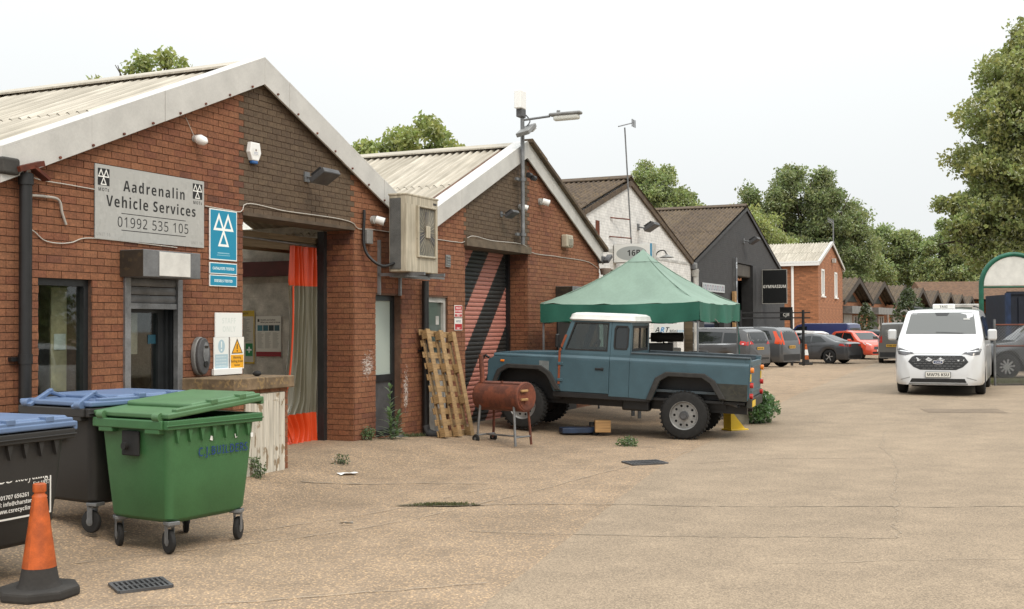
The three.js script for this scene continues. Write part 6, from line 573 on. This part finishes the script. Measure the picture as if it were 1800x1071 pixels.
// a white hatchback and trees across the road, mirrored in the office window
// parked cars further up the yard
const SP = {
  suv: { L: 4.6, top: [[-2.3, 0.95], [-2.28, 1.1], [-2.12, 1.5], [-1.9, 1.64], [-1.2, 1.69], [0.1, 1.68], [0.55, 1.58], [1.15, 1.1], [1.9, 1.0], [2.2, 0.85], [2.3, 0.6]], belt: [[-2.3, 1.08], [-1.2, 1.06], [1.2, 0.98], [2.3, 0.6]], w: [[-2.3, 0.78], [-2.2, 0.88], [-1.9, 0.93], [1.6, 0.93], [2.1, 0.84], [2.3, 0.65]], r: 0.36, ax: [-1.4, 1.4], tum: 0.28, glass: [[[-1.85, 1.16], [-1.15, 1.14], [-1.15, 1.54], [-1.65, 1.52]], [[-1.08, 1.13], [-0.2, 1.1], [-0.2, 1.58], [-1.08, 1.57]], [[-0.12, 1.1], [0.95, 1.06], [0.45, 1.5], [-0.12, 1.58]]], rear: [[-0.58, 1.12], [0.58, 1.12], [0.5, 1.52], [-0.5, 1.52]], wind: [[-0.62, 1.12], [0.62, 1.12], [0.52, 1.54], [-0.52, 1.54]], doorLines: [-0.16, -1.1, 0.9], handles: [-0.35, -1.2] },
  mpv: { L: 4.85, top: [[-2.42, 1.0], [-2.4, 1.25], [-2.25, 1.62], [-2.05, 1.72], [-0.5, 1.76], [0.4, 1.72], [0.8, 1.6], [1.6, 1.08], [2.1, 0.98], [2.35, 0.82], [2.42, 0.6]], belt: [[-2.42, 1.08], [1.5, 1.02], [2.42, 0.6]], w: [[-2.42, 0.8], [-2.3, 0.9], [-2, 0.94], [1.7, 0.93], [2.2, 0.84], [2.42, 0.66]], r: 0.33, ax: [-1.42, 1.45], tum: 0.26, glass: [[[-2.1, 1.16], [-1.3, 1.14], [-1.3, 1.58], [-1.95, 1.56]], [[-1.22, 1.13], [-0.1, 1.11], [-0.1, 1.63], [-1.22, 1.6]], [[0, 1.11], [1.25, 1.08], [0.7, 1.52], [0, 1.62]]], rear: [[-0.62, 1.12], [0.62, 1.12], [0.56, 1.58], [-0.56, 1.58]], wind: [[-0.64, 1.12], [0.64, 1.12], [0.56, 1.56], [-0.56, 1.56]], doorLines: [-0.05, -1.25, 1.0], handles: [-0.3, -1.4] },
  coupe: { L: 4.43, top: [[-2.21, 0.75], [-2.2, 0.92], [-2.05, 0.98], [-1.6, 1.03], [-0.9, 1.33], [-0.4, 1.4], [0.1, 1.38], [0.5, 1.25], [1.05, 0.96], [1.8, 0.86], [2.12, 0.72], [2.21, 0.52]], belt: [[-2.21, 0.92], [-1.2, 0.93], [0.9, 0.88], [2.21, 0.52]], w: [[-2.21, 0.72], [-2.1, 0.82], [-1.7, 0.88], [1.5, 0.87], [2, 0.8], [2.21, 0.6]], r: 0.325, ax: [-1.33, 1.36], tum: 0.42, base: 0.2, glass: [[[-1.2, 1.0], [-0.45, 0.98], [-0.45, 1.28], [-0.85, 1.25]], [[-0.38, 0.97], [0.75, 0.94], [0.38, 1.2], [-0.38, 1.29]]], rear: [[-0.55, 1.06], [0.55, 1.06], [0.42, 1.3], [-0.42, 1.3]], wind: [[-0.58, 0.99], [0.58, 0.99], [0.46, 1.27], [-0.46, 1.27]], doorLines: [-0.5, 0.85], handles: [-0.35] },
  hatch: { L: 3.95, top: [[-1.97, 0.8], [-1.95, 1.0], [-1.72, 1.36], [-1.5, 1.44], [-0.4, 1.48], [0.2, 1.42], [1.05, 0.98], [1.6, 0.88], [1.88, 0.74], [1.97, 0.52]], belt: [[-1.97, 0.95], [0.95, 0.9], [1.97, 0.52]], w: [[-1.97, 0.68], [-1.85, 0.79], [-1.5, 0.85], [1.3, 0.85], [1.75, 0.78], [1.97, 0.58]], r: 0.3, ax: [-1.22, 1.26], tum: 0.32, glass: [[[-1.4, 1.03], [-0.55, 1.0], [-0.55, 1.36], [-1.25, 1.33]], [[-0.48, 1.0], [0.75, 0.96], [0.2, 1.33], [-0.48, 1.37]]], rear: [[-0.55, 1.02], [0.55, 1.02], [0.48, 1.32], [-0.48, 1.32]], wind: [[-0.6, 1.0], [0.6, 1.0], [0.5, 1.36], [-0.5, 1.36]], doorLines: [-0.52, 0.7], handles: [-0.4] },
  van: { L: 4.7, top: [[-2.35, 1.6], [-2.32, 1.8], [-2.15, 1.87], [0.5, 1.87], [0.85, 1.78], [1.45, 1.2], [2.0, 1.02], [2.28, 0.85], [2.35, 0.6]], belt: [[-2.35, 1.12], [1.4, 1.1], [2.35, 0.55]], w: [[-2.35, 0.88], [-2.25, 0.91], [1.5, 0.92], [2.1, 0.82], [2.35, 0.66]], r: 0.32, ax: [-1.45, 1.4], tum: 0.14, glass: [[[0.2, 1.2], [1.2, 1.18], [0.8, 1.66], [0.2, 1.7]]], rear: [], wind: [[-0.7, 1.22], [0.7, 1.22], [0.62, 1.72], [-0.62, 1.72]], doorLines: [0.15, -0.9], handles: [0.3] },
};
for (const k of ['van']) delete SP[k].rear;
car('parked_car', 'white hatchback parked across the road from the office window', 'car', 11.0, -16.4, 0.416, -0.909, SP.hatch, paintOf(0.7, 0.7, 0.7), {}, 'cars parked in the yard');
const hC = [-0.76, -0.65], dkGrey = paintOf(0.035, 0.037, 0.04), rearSet = (p, y, w, tx, lamps) => [['tail_lamp', 'r', lamps, M.red], ['tail_lamp', 'r', lamps.map(([a, b]) => [-a, b]), M.red]];
const carPark = (fn) => fn;
{ const a = car('parked_car', 'dark grey people carrier with roof rails parked behind the gazebo', 'car', 7.75, -45.6, ...hC, SP.mpv, paintOf(0.05, 0.05, 0.052), { patches: [...rearSet(0, 0, 0, 0, [[-0.5, 1.08], [-0.86, 1.08], [-0.86, 1.24], [-0.62, 1.2]]), ['tail_lamp', 'l', [[-2.36, 1.02], [-2.0, 1.08], [-2.05, 1.22], [-2.36, 1.2]], M.red], ['trim', 'l', [[-2.2, 1.09], [1.2, 1.035], [1.2, 1.055], [-2.2, 1.115]], M.chrome], ['bumper_trim', 'r', q4(-0.7, 0.7, 0.42, 0.5), M.black]] }, 'cars parked in the yard'); plate(a.t, -2.445, 0.9, 0, -1, plateTex('', '#d8a62c')); a.t.scale.y = 0.89; for (const s of [-1, 1]) part(a.t, 'roof_rail', bar([-1.8, 1.78, s * 0.62], [0.3, 1.78, s * 0.62], 0.018), M.chrome); }
{ const a = car('parked_car', 'dark grey sport utility car with tall orange tail lamps beside the people carrier', 'car', 9.75, -48.3, ...hC, SP.suv, paintOf(0.06, 0.062, 0.065), { patches: [['tail_lamp', 'r', [[-0.62, 0.95], [-0.84, 0.95], [-0.8, 1.3], [-0.62, 1.52], [-0.56, 1.5], [-0.66, 1.2]], phys(0.65, 0.07, 0.015, 0.2)], ['tail_lamp', 'r', [[0.62, 0.95], [0.84, 0.95], [0.8, 1.3], [0.62, 1.52], [0.56, 1.5], [0.66, 1.2]], phys(0.65, 0.07, 0.015, 0.2)], ['tail_lamp', 'l', [[-2.25, 0.95], [-1.98, 1.0], [-2.0, 1.2], [-1.85, 1.5], [-1.98, 1.5], [-2.2, 1.15]], phys(0.65, 0.07, 0.015, 0.2)], ['bumper', 'r', q4(-0.72, 0.72, 0.3, 0.55), M.black]] }, 'cars parked in the yard'); plate(a.t, -2.33, 0.85, 0, -1, plateTex('', '#d8a62c')); }
{ const a = car('parked_car', 'dark grey coupe with five spoke alloys beside the black railing', 'car', 14.14, -54.0, ...hC, SP.coupe, paintOf(0.045, 0.046, 0.05), { patches: [['tail_lamp', 'r', [[-0.4, 0.8], [-0.74, 0.8], [-0.74, 0.93], [-0.4, 0.9]], M.red], ['tail_lamp', 'r', [[0.4, 0.8], [0.74, 0.8], [0.74, 0.93], [0.4, 0.9]], M.red], ['tail_lamp', 'l', [[-2.15, 0.8], [-1.8, 0.84], [-1.85, 0.93], [-2.15, 0.92]], M.red], ['bumper', 'r', q4(-0.6, 0.6, 0.25, 0.4), M.black]] }, 'cars parked in the yard'); }
car('parked_van', 'dark blue panel van parked beyond the coupe', 'van', 17.7, -66.2, ...hC, SP.van, paintOf(0.03, 0.04, 0.13), { patches: [['tail_lamp', 'l', [[-2.3, 0.9], [-2.2, 0.9], [-2.2, 1.5], [-2.3, 1.5]], M.red], ['tail_lamp', 'r', q4(-0.86, -0.74, 0.9, 1.5), M.red], ['tail_lamp', 'r', q4(0.74, 0.86, 0.9, 1.5), M.red], ['rear_window', 'r', q4(-0.66, 0.66, 1.15, 1.6), M.darkGlass]] }, 'cars parked in the yard');
car('parked_car', 'white hatchback mostly hidden behind the dark coupe', 'car', 15.2, -61.5, ...hC, SP.hatch, paintOf(0.7, 0.7, 0.7), {}, 'cars parked in the yard');
car('parked_car', 'dark hatchback behind the orange red hatchback', 'car', 21.5, -69, ...hC, SP.hatch, paintOf(0.04, 0.045, 0.045), {}, 'cars parked in the yard');
car('parked_car', 'pale green hatchback partly hidden by the black railing', 'car', 13.4, -64.5, ...hC, SP.hatch, paintOf(0.2, 0.24, 0.2), {}, 'cars parked in the yard');
{ const a = car('parked_car', 'orange red hatchback facing the road beside the grey van', 'car', 18.4, -60.2, 0.25, 0.968, SP.hatch, paintOf(0.62, 0.07, 0.025), { patches: [['headlamp', 'f', [[-0.42, 0.72], [-0.72, 0.74], [-0.74, 0.86], [-0.6, 0.84]], phys(0.55, 0.56, 0.56, 0.08)], ['headlamp', 'f', [[0.42, 0.72], [0.72, 0.74], [0.74, 0.86], [0.6, 0.84]], phys(0.55, 0.56, 0.56, 0.08)], ['grille', 'f', [[-0.42, 0.52], [0.42, 0.52], [0.36, 0.66], [-0.36, 0.66]], M.black], ['lower_intake', 'f', q4(-0.5, 0.5, 0.3, 0.4), M.black]] }, 'cars parked in the yard'); plate(a.t, 2.0, 0.46, 0, 1, plateTex('', '#dcdbd4')); }
{ const a = car('parked_van', 'grey panel van with pale hexagon emblem on its rear door', 'van', 18.5, -54.6, 0.3, -0.954, SP.van, paintOf(0.12, 0.115, 0.105), { patches: [['tail_lamp', 'r', q4(-0.86, -0.74, 0.95, 1.3), M.red], ['tail_lamp', 'r', q4(0.74, 0.86, 0.95, 1.3), M.red], ['door_gap', 'r', q4(-0.006, 0.006, 0.5, 1.75), M.black], ['rear_bumper', 'r', q4(-0.85, 0.85, 0.3, 0.52), M.dark]] }, 'cars parked in the yard'); plate(a.t, -2.38, 0.82, -0.3, -1, plateTex('', '#d8a62c')); const hx = new THREE.Shape(); for (let i = 0; i < 6; i++) { const q = i / 6 * Math.PI * 2 + Math.PI / 6; i ? hx.lineTo(0.24 * Math.cos(q), 0.24 * Math.sin(q)) : hx.moveTo(0.24 * Math.cos(q), 0.24 * Math.sin(q)); } const h = a.hit('r', -0.42, 1.45); part(a.t, 'hexagon_emblem', new THREE.ExtrudeGeometry(hx, { depth: 0.004, bevelEnabled: false }).rotateY(-Math.PI / 2).translate(h.p.x - 0.006, 1.42, -0.42), M.plasticGrey); for (const [k, y] of [[0, 1.5], [1, 1.42], [2, 1.34]]) part(a.t, 'emblem_bar', bx(0.004, 0.035, 0.22, h.p.x - 0.013, y, -0.42 + (k - 1) * 0.03), M.white); }
{ const a = car('parked_car', 'dark grey sport utility car with multi spoke alloys behind the chain link fence', 'car', 15.85, -33.6, -0.985, -0.17, SP.suv, paintOf(0.05, 0.052, 0.056), { spokes: 10 }, 'cars parked in the yard'); }
car('parked_car', 'red hatchback behind the fence and the dark sport utility car', 'car', 18.6, -36.3, -0.985, -0.17, SP.hatch, paintOf(0.5, 0.06, 0.04), {}, 'cars parked in the yard');
{ const t = thing('box_van', 'tall white box van parked behind the white people carrier', 'van', V(24.2, 0.1, -62), yawTo(0.3, -0.954)); part(t, 'box', rbb(-2.4, 1.5, 0.6, 2.75, -1.05, 1.05, 0.06), M.white); part(t, 'cab', poly([[1.52, 0.4], [3.1, 0.4], [3.1, 1.0], [2.6, 1.25], [2.2, 2.0], [1.52, 2.05]], 1.9, -0.95, 0.05), M.white); part(t, 'underbody', bb(-2.3, 2.8, 0.35, 0.6, -0.7, 0.7), M.black); for (const x of [-1.5, 2.3]) for (const s of [-1, 1]) wheel(t, x, s * 0.9, 0.35, 0.22, 5, s); for (const s of [-1, 1]) part(t, 'tail_lamp', bb(-2.43, -2.4, 0.75, 1.1, s * 0.95 - 0.06, s * 0.95 + 0.06), M.red); }
// ---------------------------------------------------------------- trees and plants
function leafClump(n, R, len, wid) { const pos = [], nor = [], idx = []; for (let i = 0; i < n; i++) { const d = V(rr(-1, 1), rr(-1, 1), rr(-1, 1)).normalize(), c = d.clone().multiplyScalar(R * Math.cbrt(rnd())), up = V(rr(-1, 1), rr(-0.9, 0.5), rr(-1, 1)).normalize(), sd = V(rr(-1, 1), rr(-0.4, 0.4), rr(-1, 1)).cross(up).normalize(), l = len * rr(0.7, 1.25), w = wid * rr(0.7, 1.2), nn = up.clone().cross(sd).normalize(); const b = pos.length / 3; const pts = [c.clone().addScaledVector(up, -l / 2), c.clone().addScaledVector(sd, w / 2).addScaledVector(nn, w * 0.15), c.clone().addScaledVector(up, l / 2).addScaledVector(nn, -l * 0.12), c.clone().addScaledVector(sd, -w / 2).addScaledVector(nn, w * 0.15)]; for (const p of pts) { pos.push(p.x, p.y, p.z); nor.push(-nn.x, -nn.y, -nn.z); } idx.push(b, b + 1, b + 2, b, b + 2, b + 3); } const g = new THREE.BufferGeometry(); g.setAttribute('position', new THREE.Float32BufferAttribute(pos, 3)); g.setAttribute('normal', new THREE.Float32BufferAttribute(nor, 3)); g.setIndex(idx); return g; }
const leafMat = (r, g, b) => new THREE.MeshPhysicalMaterial({ color: L(r, g, b), roughness: 0.95, transmission: 0.45, thickness: 0, side: THREE.DoubleSide });
const mBark = mat(0.11, 0.085, 0.06, 0.95, { bump: 0.01, bumpRep: 2 });
function tree(name, label, x, z, blobs, o) {
  const t = thing(name, label, 'tree', V(x, o.y0 ?? 0, z), 0, o.group); t.scale.setScalar(o.s ?? 1); const s0 = seed; seed = o.seed * 7919 + 13; const limbs = []; const cTop = Math.max(...blobs.map((b) => b[1])); const h0 = Math.min(...blobs.map((b) => b[1] - b[4] * 0.6));
  const tr = (a, b, r1, r2) => { const m = a.clone().lerp(b, 0.5).add(V(rr(-0.3, 0.3), rr(-0.1, 0.2), rr(-0.3, 0.3))); const c = new THREE.QuadraticBezierCurve3(a, m, b); for (let i = 0; i < 4; i++) limbs.push(bar(c.getPoint(i / 4), c.getPoint((i + 1) / 4), r1 + (r2 - r1) * i / 4, r1 + (r2 - r1) * (i + 1) / 4, 7)); };
  const fork = V(0, Math.max(1.2, h0), 0); part(t, 'trunk', bar([0, -0.2, 0], fork, o.r, o.r * 0.75, 10), mBark); for (const [bx_, by, bz, rx, ry, rz] of blobs) { const e = V(bx_, by, bz); tr(fork.clone(), e, o.r * 0.5, o.r * 0.12); for (let k = 0; k < 5; k++) { const d = V(rr(-1, 1), rr(-0.4, 1), rr(-1, 1)).normalize(); tr(fork.clone().lerp(e, rr(0.4, 0.95)), e.clone().add(V(d.x * rx, d.y * ry, d.z * rz).multiplyScalar(0.75)), o.r * 0.2, o.r * 0.05); } } part(t, 'limbs', mg(limbs), mBark);
  const pts = []; const vol = blobs.map((b) => b[3] * b[4] * b[5]), tot = vol.reduce((a, b) => a + b, 0); blobs.forEach((b, bi) => { const n = Math.round(o.n * vol[bi] / tot), sub = []; for (let k = 0; k < Math.max(6, n / 22); k++) { const d = V(rr(-1, 1), rr(-1, 1), rr(-1, 1)).normalize().multiplyScalar(rr(0.45, 1.02)); sub.push([V(b[0] + d.x * b[3], b[1] + d.y * b[4], b[2] + d.z * b[5]), rr(0.16, 0.34)]); } for (let i = 0; i < n; i++) { const [c, q] = pick(sub), d = V(rr(-1, 1), rr(-0.7, 0.8), rr(-1, 1)).normalize().multiplyScalar(Math.pow(rnd(), 0.5) * q); pts.push(c.clone().add(V(d.x * b[3], d.y * b[4] * 0.8, d.z * b[5]))); } });
  const im = new THREE.InstancedMesh(leafClump(o.leaves ?? 12, o.R, o.len, o.len * 0.62), leafMat(1, 1, 1), pts.length), M4 = new THREE.Matrix4(), q = new THREE.Quaternion(), c = new THREE.Color(); pts.forEach((p, i) => { q.setFromEuler(new THREE.Euler(rnd() * 6, rnd() * 6, rnd() * 6)); const s = rr(0.7, 1.3); M4.compose(p, q, V(s, s, s)); im.setMatrixAt(i, M4); const k = rr(0.75, 1.25), y = rr(0, 0.3); c.setRGB(o.c[0] * k * (1 + y), o.c[1] * k, o.c[2] * k); im.setColorAt(i, c); }); fin(im, 'crown'); im.userData.kind = 'stuff'; t.add(im); seed = s0; return t;
}
const G1 = [0.27, 0.36, 0.1], G2 = [0.235, 0.33, 0.11], G3 = [0.29, 0.38, 0.11], gT = 'trees beyond the roofs';
tree('leafy_tree', 'sparse treetop showing above the nearest white roof', -10.7, -34, [[0, 9.3, 0, 1.2, 1.4, 1.2], [-1.2, 9.0, 0.2, 0.9, 0.9, 0.9], [1.3, 9.1, 0, 0.9, 0.8, 0.9], [0.2, 7.9, 0, 2.4, 1.6, 2]], { n: 800, R: 0.28, len: 0.17, r: 0.22, c: G1, seed: 3, group: gT });
tree('leafy_tree', 'rounded treetop showing above the second white roof', -3.8, -44, [[0.3, 8.5, 0, 1.6, 1.3, 1.5], [-1.1, 8.1, 0, 1.2, 0.9, 1.2], [1.4, 8.2, 0.2, 1.1, 1.0, 1], [0, 6.8, 0, 2.6, 1.6, 2]], { n: 2600, R: 0.32, len: 0.2, r: 0.25, c: G1, seed: 5, group: gT });
tree('leafy_tree', 'tall tree rising behind the white painted workshop', 13.6, -103, [[-0.3, 14, 0, 2.8, 2.9, 2.6], [1.4, 11.5, 0, 3, 3, 3], [-2, 11, 0, 2.6, 2.8, 2.4], [0, 7.5, 0, 4, 3, 3.4]], { n: 3000, R: 0.6, leaves: 20, len: 0.27, r: 0.4, c: G2, seed: 7, group: gT });
tree('leafy_tree', 'low spreading tree behind the black workshop roof', 18, -100, [[0, 10.2, 0, 2.6, 2.2, 2.2], [-3, 9.0, 0, 2.4, 2.2, 2], [2.8, 9.2, 0, 2.2, 2.2, 2]], { n: 2000, R: 0.6, leaves: 20, len: 0.27, r: 0.35, c: G3, seed: 8, group: gT });
tree('leafy_tree', 'broad dark tree towering over the two storey brick house', 29, -112, [[-0.5, 14.6, 0, 3.8, 2.9, 3.2], [-4, 13.2, 0, 2.9, 2.8, 2.6], [3.6, 12.6, 0, 2.7, 3.0, 2.6], [4.4, 8.6, 0, 2.3, 3.4, 2.6], [-3, 8.5, 0, 4, 3.6, 3], [1.5, 9.5, 0, 4, 4, 3.6]], { n: 5600, R: 0.62, leaves: 20, len: 0.28, r: 0.6, c: [0.2, 0.28, 0.1], seed: 11, group: gT });
tree('leafy_tree', 'light green tree between the black workshop and the brick house', 21.6, -103, [[0, 9.8, 0, 2.8, 2.4, 2.4], [2.2, 7.8, 0, 3, 2.6, 2.4], [-1.4, 7, 0, 2.6, 2.4, 2]], { n: 2000, R: 0.6, leaves: 20, len: 0.27, r: 0.35, c: G3, seed: 12, group: gT });
tree('leafy_tree', 'far tree above the small gabled units beside the broad dark tree', 74, -222, [[0, 11.5, 0, 3.4, 3, 3], [-3, 9.2, 0, 2.6, 3, 2.6], [3, 9.5, 0, 3, 3, 3], [0, 7, 0, 5, 3, 3]], { n: 2600, R: 0.75, leaves: 18, len: 0.36, r: 0.4, c: G2, s: 1.48, seed: 14, group: gT });
tree('leafy_tree', 'far tree above the long brown roof beside the tall roadside tree', 83, -214, [[0.5, 12, 0, 2.8, 2.8, 2.6], [2.6, 9.8, 0, 2.6, 3, 2.6], [-2, 9.4, 0, 2.6, 2.8, 2.4], [0, 7, 0, 4.4, 2.6, 3]], { n: 2600, R: 0.75, leaves: 18, len: 0.36, r: 0.4, c: G2, s: 1.52, seed: 15, group: gT });
tree('leafy_tree', 'far tree between the broad dark tree and the units', 60, -210, [[0, 9, 0, 3.4, 3, 3], [-3.4, 7.6, 0, 3, 3, 2.6], [3.4, 7.8, 0, 3, 3, 2.6]], { n: 2200, R: 0.75, leaves: 18, len: 0.36, r: 0.4, c: G2, s: 1.5, seed: 16, group: gT });
tree('leafy_tree', 'far tree behind the arch sign and the container', 100, -216, [[0, 9, 0, 4, 3.4, 3], [-3.4, 7.6, 0, 3, 3, 2.6], [4, 8.6, 0, 3.4, 3.4, 3]], { n: 2200, R: 0.75, leaves: 18, len: 0.36, r: 0.4, c: G1, s: 1.5, seed: 17, group: gT });
tree('roadside_tree', 'tall leafy tree overhanging the arch sign', 21.2, -45, [[0.2, 11.4, 0, 2.6, 2.5, 2.6], [-1.4, 8.9, 0.3, 2.4, 2.3, 2.4], [1.8, 9.2, 0, 2.8, 2.8, 2.6], [-0.6, 6.6, 0.5, 2.6, 2.0, 2.4], [-3.0, 6.3, 0.6, 1.5, 1.4, 1.3], [-3.7, 5.3, 0.4, 1.1, 0.9, 0.9], [2.4, 6.2, 0.3, 2.8, 2.4, 2.4], [0.6, 4.9, 1, 2.0, 1.2, 1.6], [-1.6, 5.0, 0.8, 1.8, 1.2, 1.6], [-0.4, 10.2, 1, 2.2, 2.2, 2]], { n: 13000, R: 0.3, len: 0.17, r: 0.38, leaves: 16, c: [0.26, 0.335, 0.1], seed: 21 });
tree('roadside_tree', 'dark leafy tree across the road mirrored in the office window', 21, -18, [[0, 6.5, 0, 3, 2.6, 3], [-1.8, 4, 0, 2.4, 2, 2.4], [1.6, 4.2, 1, 2.4, 2.2, 2.4], [0, 2.2, 0, 3.2, 1.8, 2.8]], { n: 2600, R: 0.32, len: 0.22, r: 0.3, c: G2, seed: 31 });
tree('roadside_tree', 'leafy tree across the road opposite the bins', 19.5, -11, [[0, 6, 0, 2.8, 2.4, 3], [-1.6, 3.6, 0, 2.4, 2, 2.4], [1.4, 3.8, 1, 2.4, 2.2, 2.4], [0, 2, 0, 3, 1.8, 2.8]], { n: 2200, R: 0.32, len: 0.22, r: 0.3, c: G2, seed: 33 });
// shrubs, weeds and grass
function shrub(name, label, x, z, h, r, n, c, len = 0.07, cat = 'plant') { const t = thing(name, label, cat, V(x, gh(x, z), z), 0); const st = []; for (let i = 0; i < 7; i++) st.push(bar([rr(-0.05, 0.05), -0.02, rr(-0.05, 0.05)], [rr(-r, r) * 0.7, h * rr(0.6, 0.95), rr(-r, r) * 0.7], 0.006, 0.003, 5)); part(t, 'stems', mg(st), leafMat(c[0] * 0.9, c[1] * 0.8, c[2])); const im = new THREE.InstancedMesh(leafClump(8, 0.07, len, len * 0.5), leafMat(1, 1, 1), n), M4 = new THREE.Matrix4(), q = new THREE.Quaternion(), cc = new THREE.Color(); for (let i = 0; i < n; i++) { const u = Math.pow(rnd(), 0.8), a = rnd() * 6.28, rad = r * Math.sqrt(rnd()) * Math.sin(Math.PI * (0.15 + 0.8 * u)) * 1.05; q.setFromEuler(new THREE.Euler(rnd() * 6, rnd() * 6, rnd() * 6)); M4.compose(V(rad * Math.cos(a), 0.03 + u * h, rad * Math.sin(a)), q, V(1, 1, 1).multiplyScalar(rr(0.6, 1.2))); im.setMatrixAt(i, M4); const k = rr(0.7, 1.25); im.setColorAt(i, cc.setRGB(c[0] * k, c[1] * k, c[2] * k)); } fin(im, 'foliage'); im.userData.kind = 'stuff'; t.add(im); return t; }
{ const t = fth('tall_weed', 'tall green weed growing at the foot of the brick pier', 'weed', 0.42, gh(fp(0.42, 0, 0.22).x, fp(0.42, 0, 0.22).z), 0.22); const lf = leafMat(0.09, 0.17, 0.05), leaf = (l, w) => { const g = new THREE.PlaneGeometry(w, l, 2, 4).translate(0, l / 2, 0), p = g.attributes.position; for (let i = 0; i < p.count; i++) { const v = p.getY(i) / l; p.setX(i, p.getX(i) * Math.sin(Math.PI * (0.12 + 0.86 * v))); p.setZ(i, 0.35 * l * v * v - 0.2 * Math.abs(p.getX(i))); } g.computeVertexNormals(); return g; };
  [[0, 0.78, 0], [-0.1, 0.42, 0.05], [0.14, 0.36, 0.06]].forEach(([x, h, z]) => { part(t, 'stem', bar([x * 0.4, 0, z], [x, h, z], 0.009, 0.004, 6), leafMat(0.1, 0.15, 0.05)); for (let i = 0; i < 20; i++) { const y = h * (0.1 + 0.9 * i / 20); part(t, 'leaf', leaf(rr(0.1, 0.2) * (1.15 - 0.6 * i / 20), 0.045).rotateX(1.0 - 0.5 * i / 20).rotateY(i * 2.4 + rnd()).translate(x * (0.4 + 0.6 * y / h), y, z), lf); } }); for (let i = 0; i < 34; i++) part(t, 'leaf', leaf(rr(0.1, 0.19), 0.05).rotateX(rr(0.6, 1.3)).rotateY(rnd() * 6.28).translate(rr(-0.2, 0.28), rr(0, 0.1), rr(-0.05, 0.12)), lf); }
shrub('leafy_bush', 'green bush spilling out beside the concrete block behind the pickup', 4.5, -21.0, 0.55, 0.42, 420, [0.09, 0.19, 0.05], 0.08, 'bush');
{ const p = (a, o) => { const q = fp(a, 0, o); return [q.x, q.z]; }; shrub('small_weed', 'small weed at the foot of the bunker door', ...p(-3.45, 0.8), 0.18, 0.1, 26, [0.1, 0.16, 0.05], 0.05, 'weed'); shrub('small_weed', 'small weed on the concrete before the open bay', ...p(-1.9, 0.9), 0.045, 0.06, 14, [0.08, 0.12, 0.04], 0.04, 'weed'); shrub('small_weed', 'tiny weed at the corner of the brick pier', ...p(0.05, 0.1), 0.12, 0.08, 22, [0.09, 0.16, 0.05], 0.05, 'weed'); shrub('small_weed', 'tuft of grass on the concrete in front of the pickup', 1.75, -17.35, 0.05, 0.14, 50, [0.09, 0.16, 0.04], 0.045, 'weed'); }
shrub('climbing_shrub', 'leafy young tree growing against the small gabled units', 34.0, -97.5, 4.8, 1.5, 500, [0.09, 0.13, 0.04], 0.3, 'shrub'); shrub('climbing_shrub', 'leafy shrub growing beside the two storey brick house', 28.6, -92, 3.4, 0.9, 240, [0.09, 0.13, 0.04], 0.3, 'shrub');
function tufts(name, label, cat, n, place, h, c) { const g = new THREE.PlaneGeometry(0.012, 1, 1, 3).translate(0, 0.5, 0), p = g.attributes.position; for (let i = 0; i < p.count; i++) { p.setX(i, p.getX(i) * (1 - 0.85 * p.getY(i))); p.setZ(i, 0.35 * p.getY(i) ** 2); } g.computeVertexNormals(); const im = new THREE.InstancedMesh(g, leafMat(1, 1, 1), n), M4 = new THREE.Matrix4(), q = new THREE.Quaternion(), cc = new THREE.Color(); for (let i = 0; i < n; i++) { const [x, z] = place(); q.setFromEuler(new THREE.Euler(rr(-0.5, 0.5), rnd() * 6.28, rr(-0.4, 0.4))); const s = h * rr(0.5, 1.3); M4.compose(V(x, gh(x, z) + 0.004, z), q, V(rr(0.8, 1.6), s, s)); im.setMatrixAt(i, M4); const k = rr(0.6, 1.3); im.setColorAt(i, cc.setRGB(c[0] * k * rr(0.9, 1.4), c[1] * k, c[2] * k)); } fin(im, numbered(name)); scene.add(im); tag(im, label, cat, null, 'stuff'); }
const G = () => (rnd() + rnd() + rnd() - 1.5) / 1.5;
tufts('moss', 'mossy growth along the crack in the concrete', 'moss', 900, () => [-0.72 + G() * 0.42, -11.72 + G() * 0.07], 0.03, [0.09, 0.11, 0.03]); tufts('grass', 'rough grass verge under the chain link fence', 'grass', 5200, () => [14.2 + G() * 2.6, -30.7 + G() * 1.3], 0.11, [0.12, 0.14, 0.045]); tufts('grass', 'thin grass along the foot of the first brick wall', 'grass', 260, () => { const q = fp(rr(1.1, 1.7), 0, rr(0.02, 0.12)); return [q.x, q.z]; }, 0.05, [0.09, 0.13, 0.04]);
{ const g = new THREE.CircleGeometry(0.32, 20).scale(1.4, 0.22, 1).rotateX(-Math.PI / 2).translate(-0.75, 0, -11.72), p = g.attributes.position; for (let i = 0; i < p.count; i++) { p.setX(i, p.getX(i) + rr(-0.05, 0.05)); p.setZ(i, p.getZ(i) + rr(-0.02, 0.02)); p.setY(i, gh(p.getX(i), p.getZ(i)) + 0.012); } g.computeVertexNormals(); struct('soil_patch', g, mat(0.2, 0.165, 0.1, 1)); }
{ const g = gridGeo(span(12.6, 20, 0.4), span(-33.5, -29.6, 0.3), (x, z) => gh(x, z) + 0.015 + 0.02 * vnoise(x * 3, z * 3, 999, 4)); struct('verge_soil', g, mat(0.16, 0.13, 0.08, 1, { vertexColors: true, map: tAgg }), true); }
renderer.render(scene, camera);
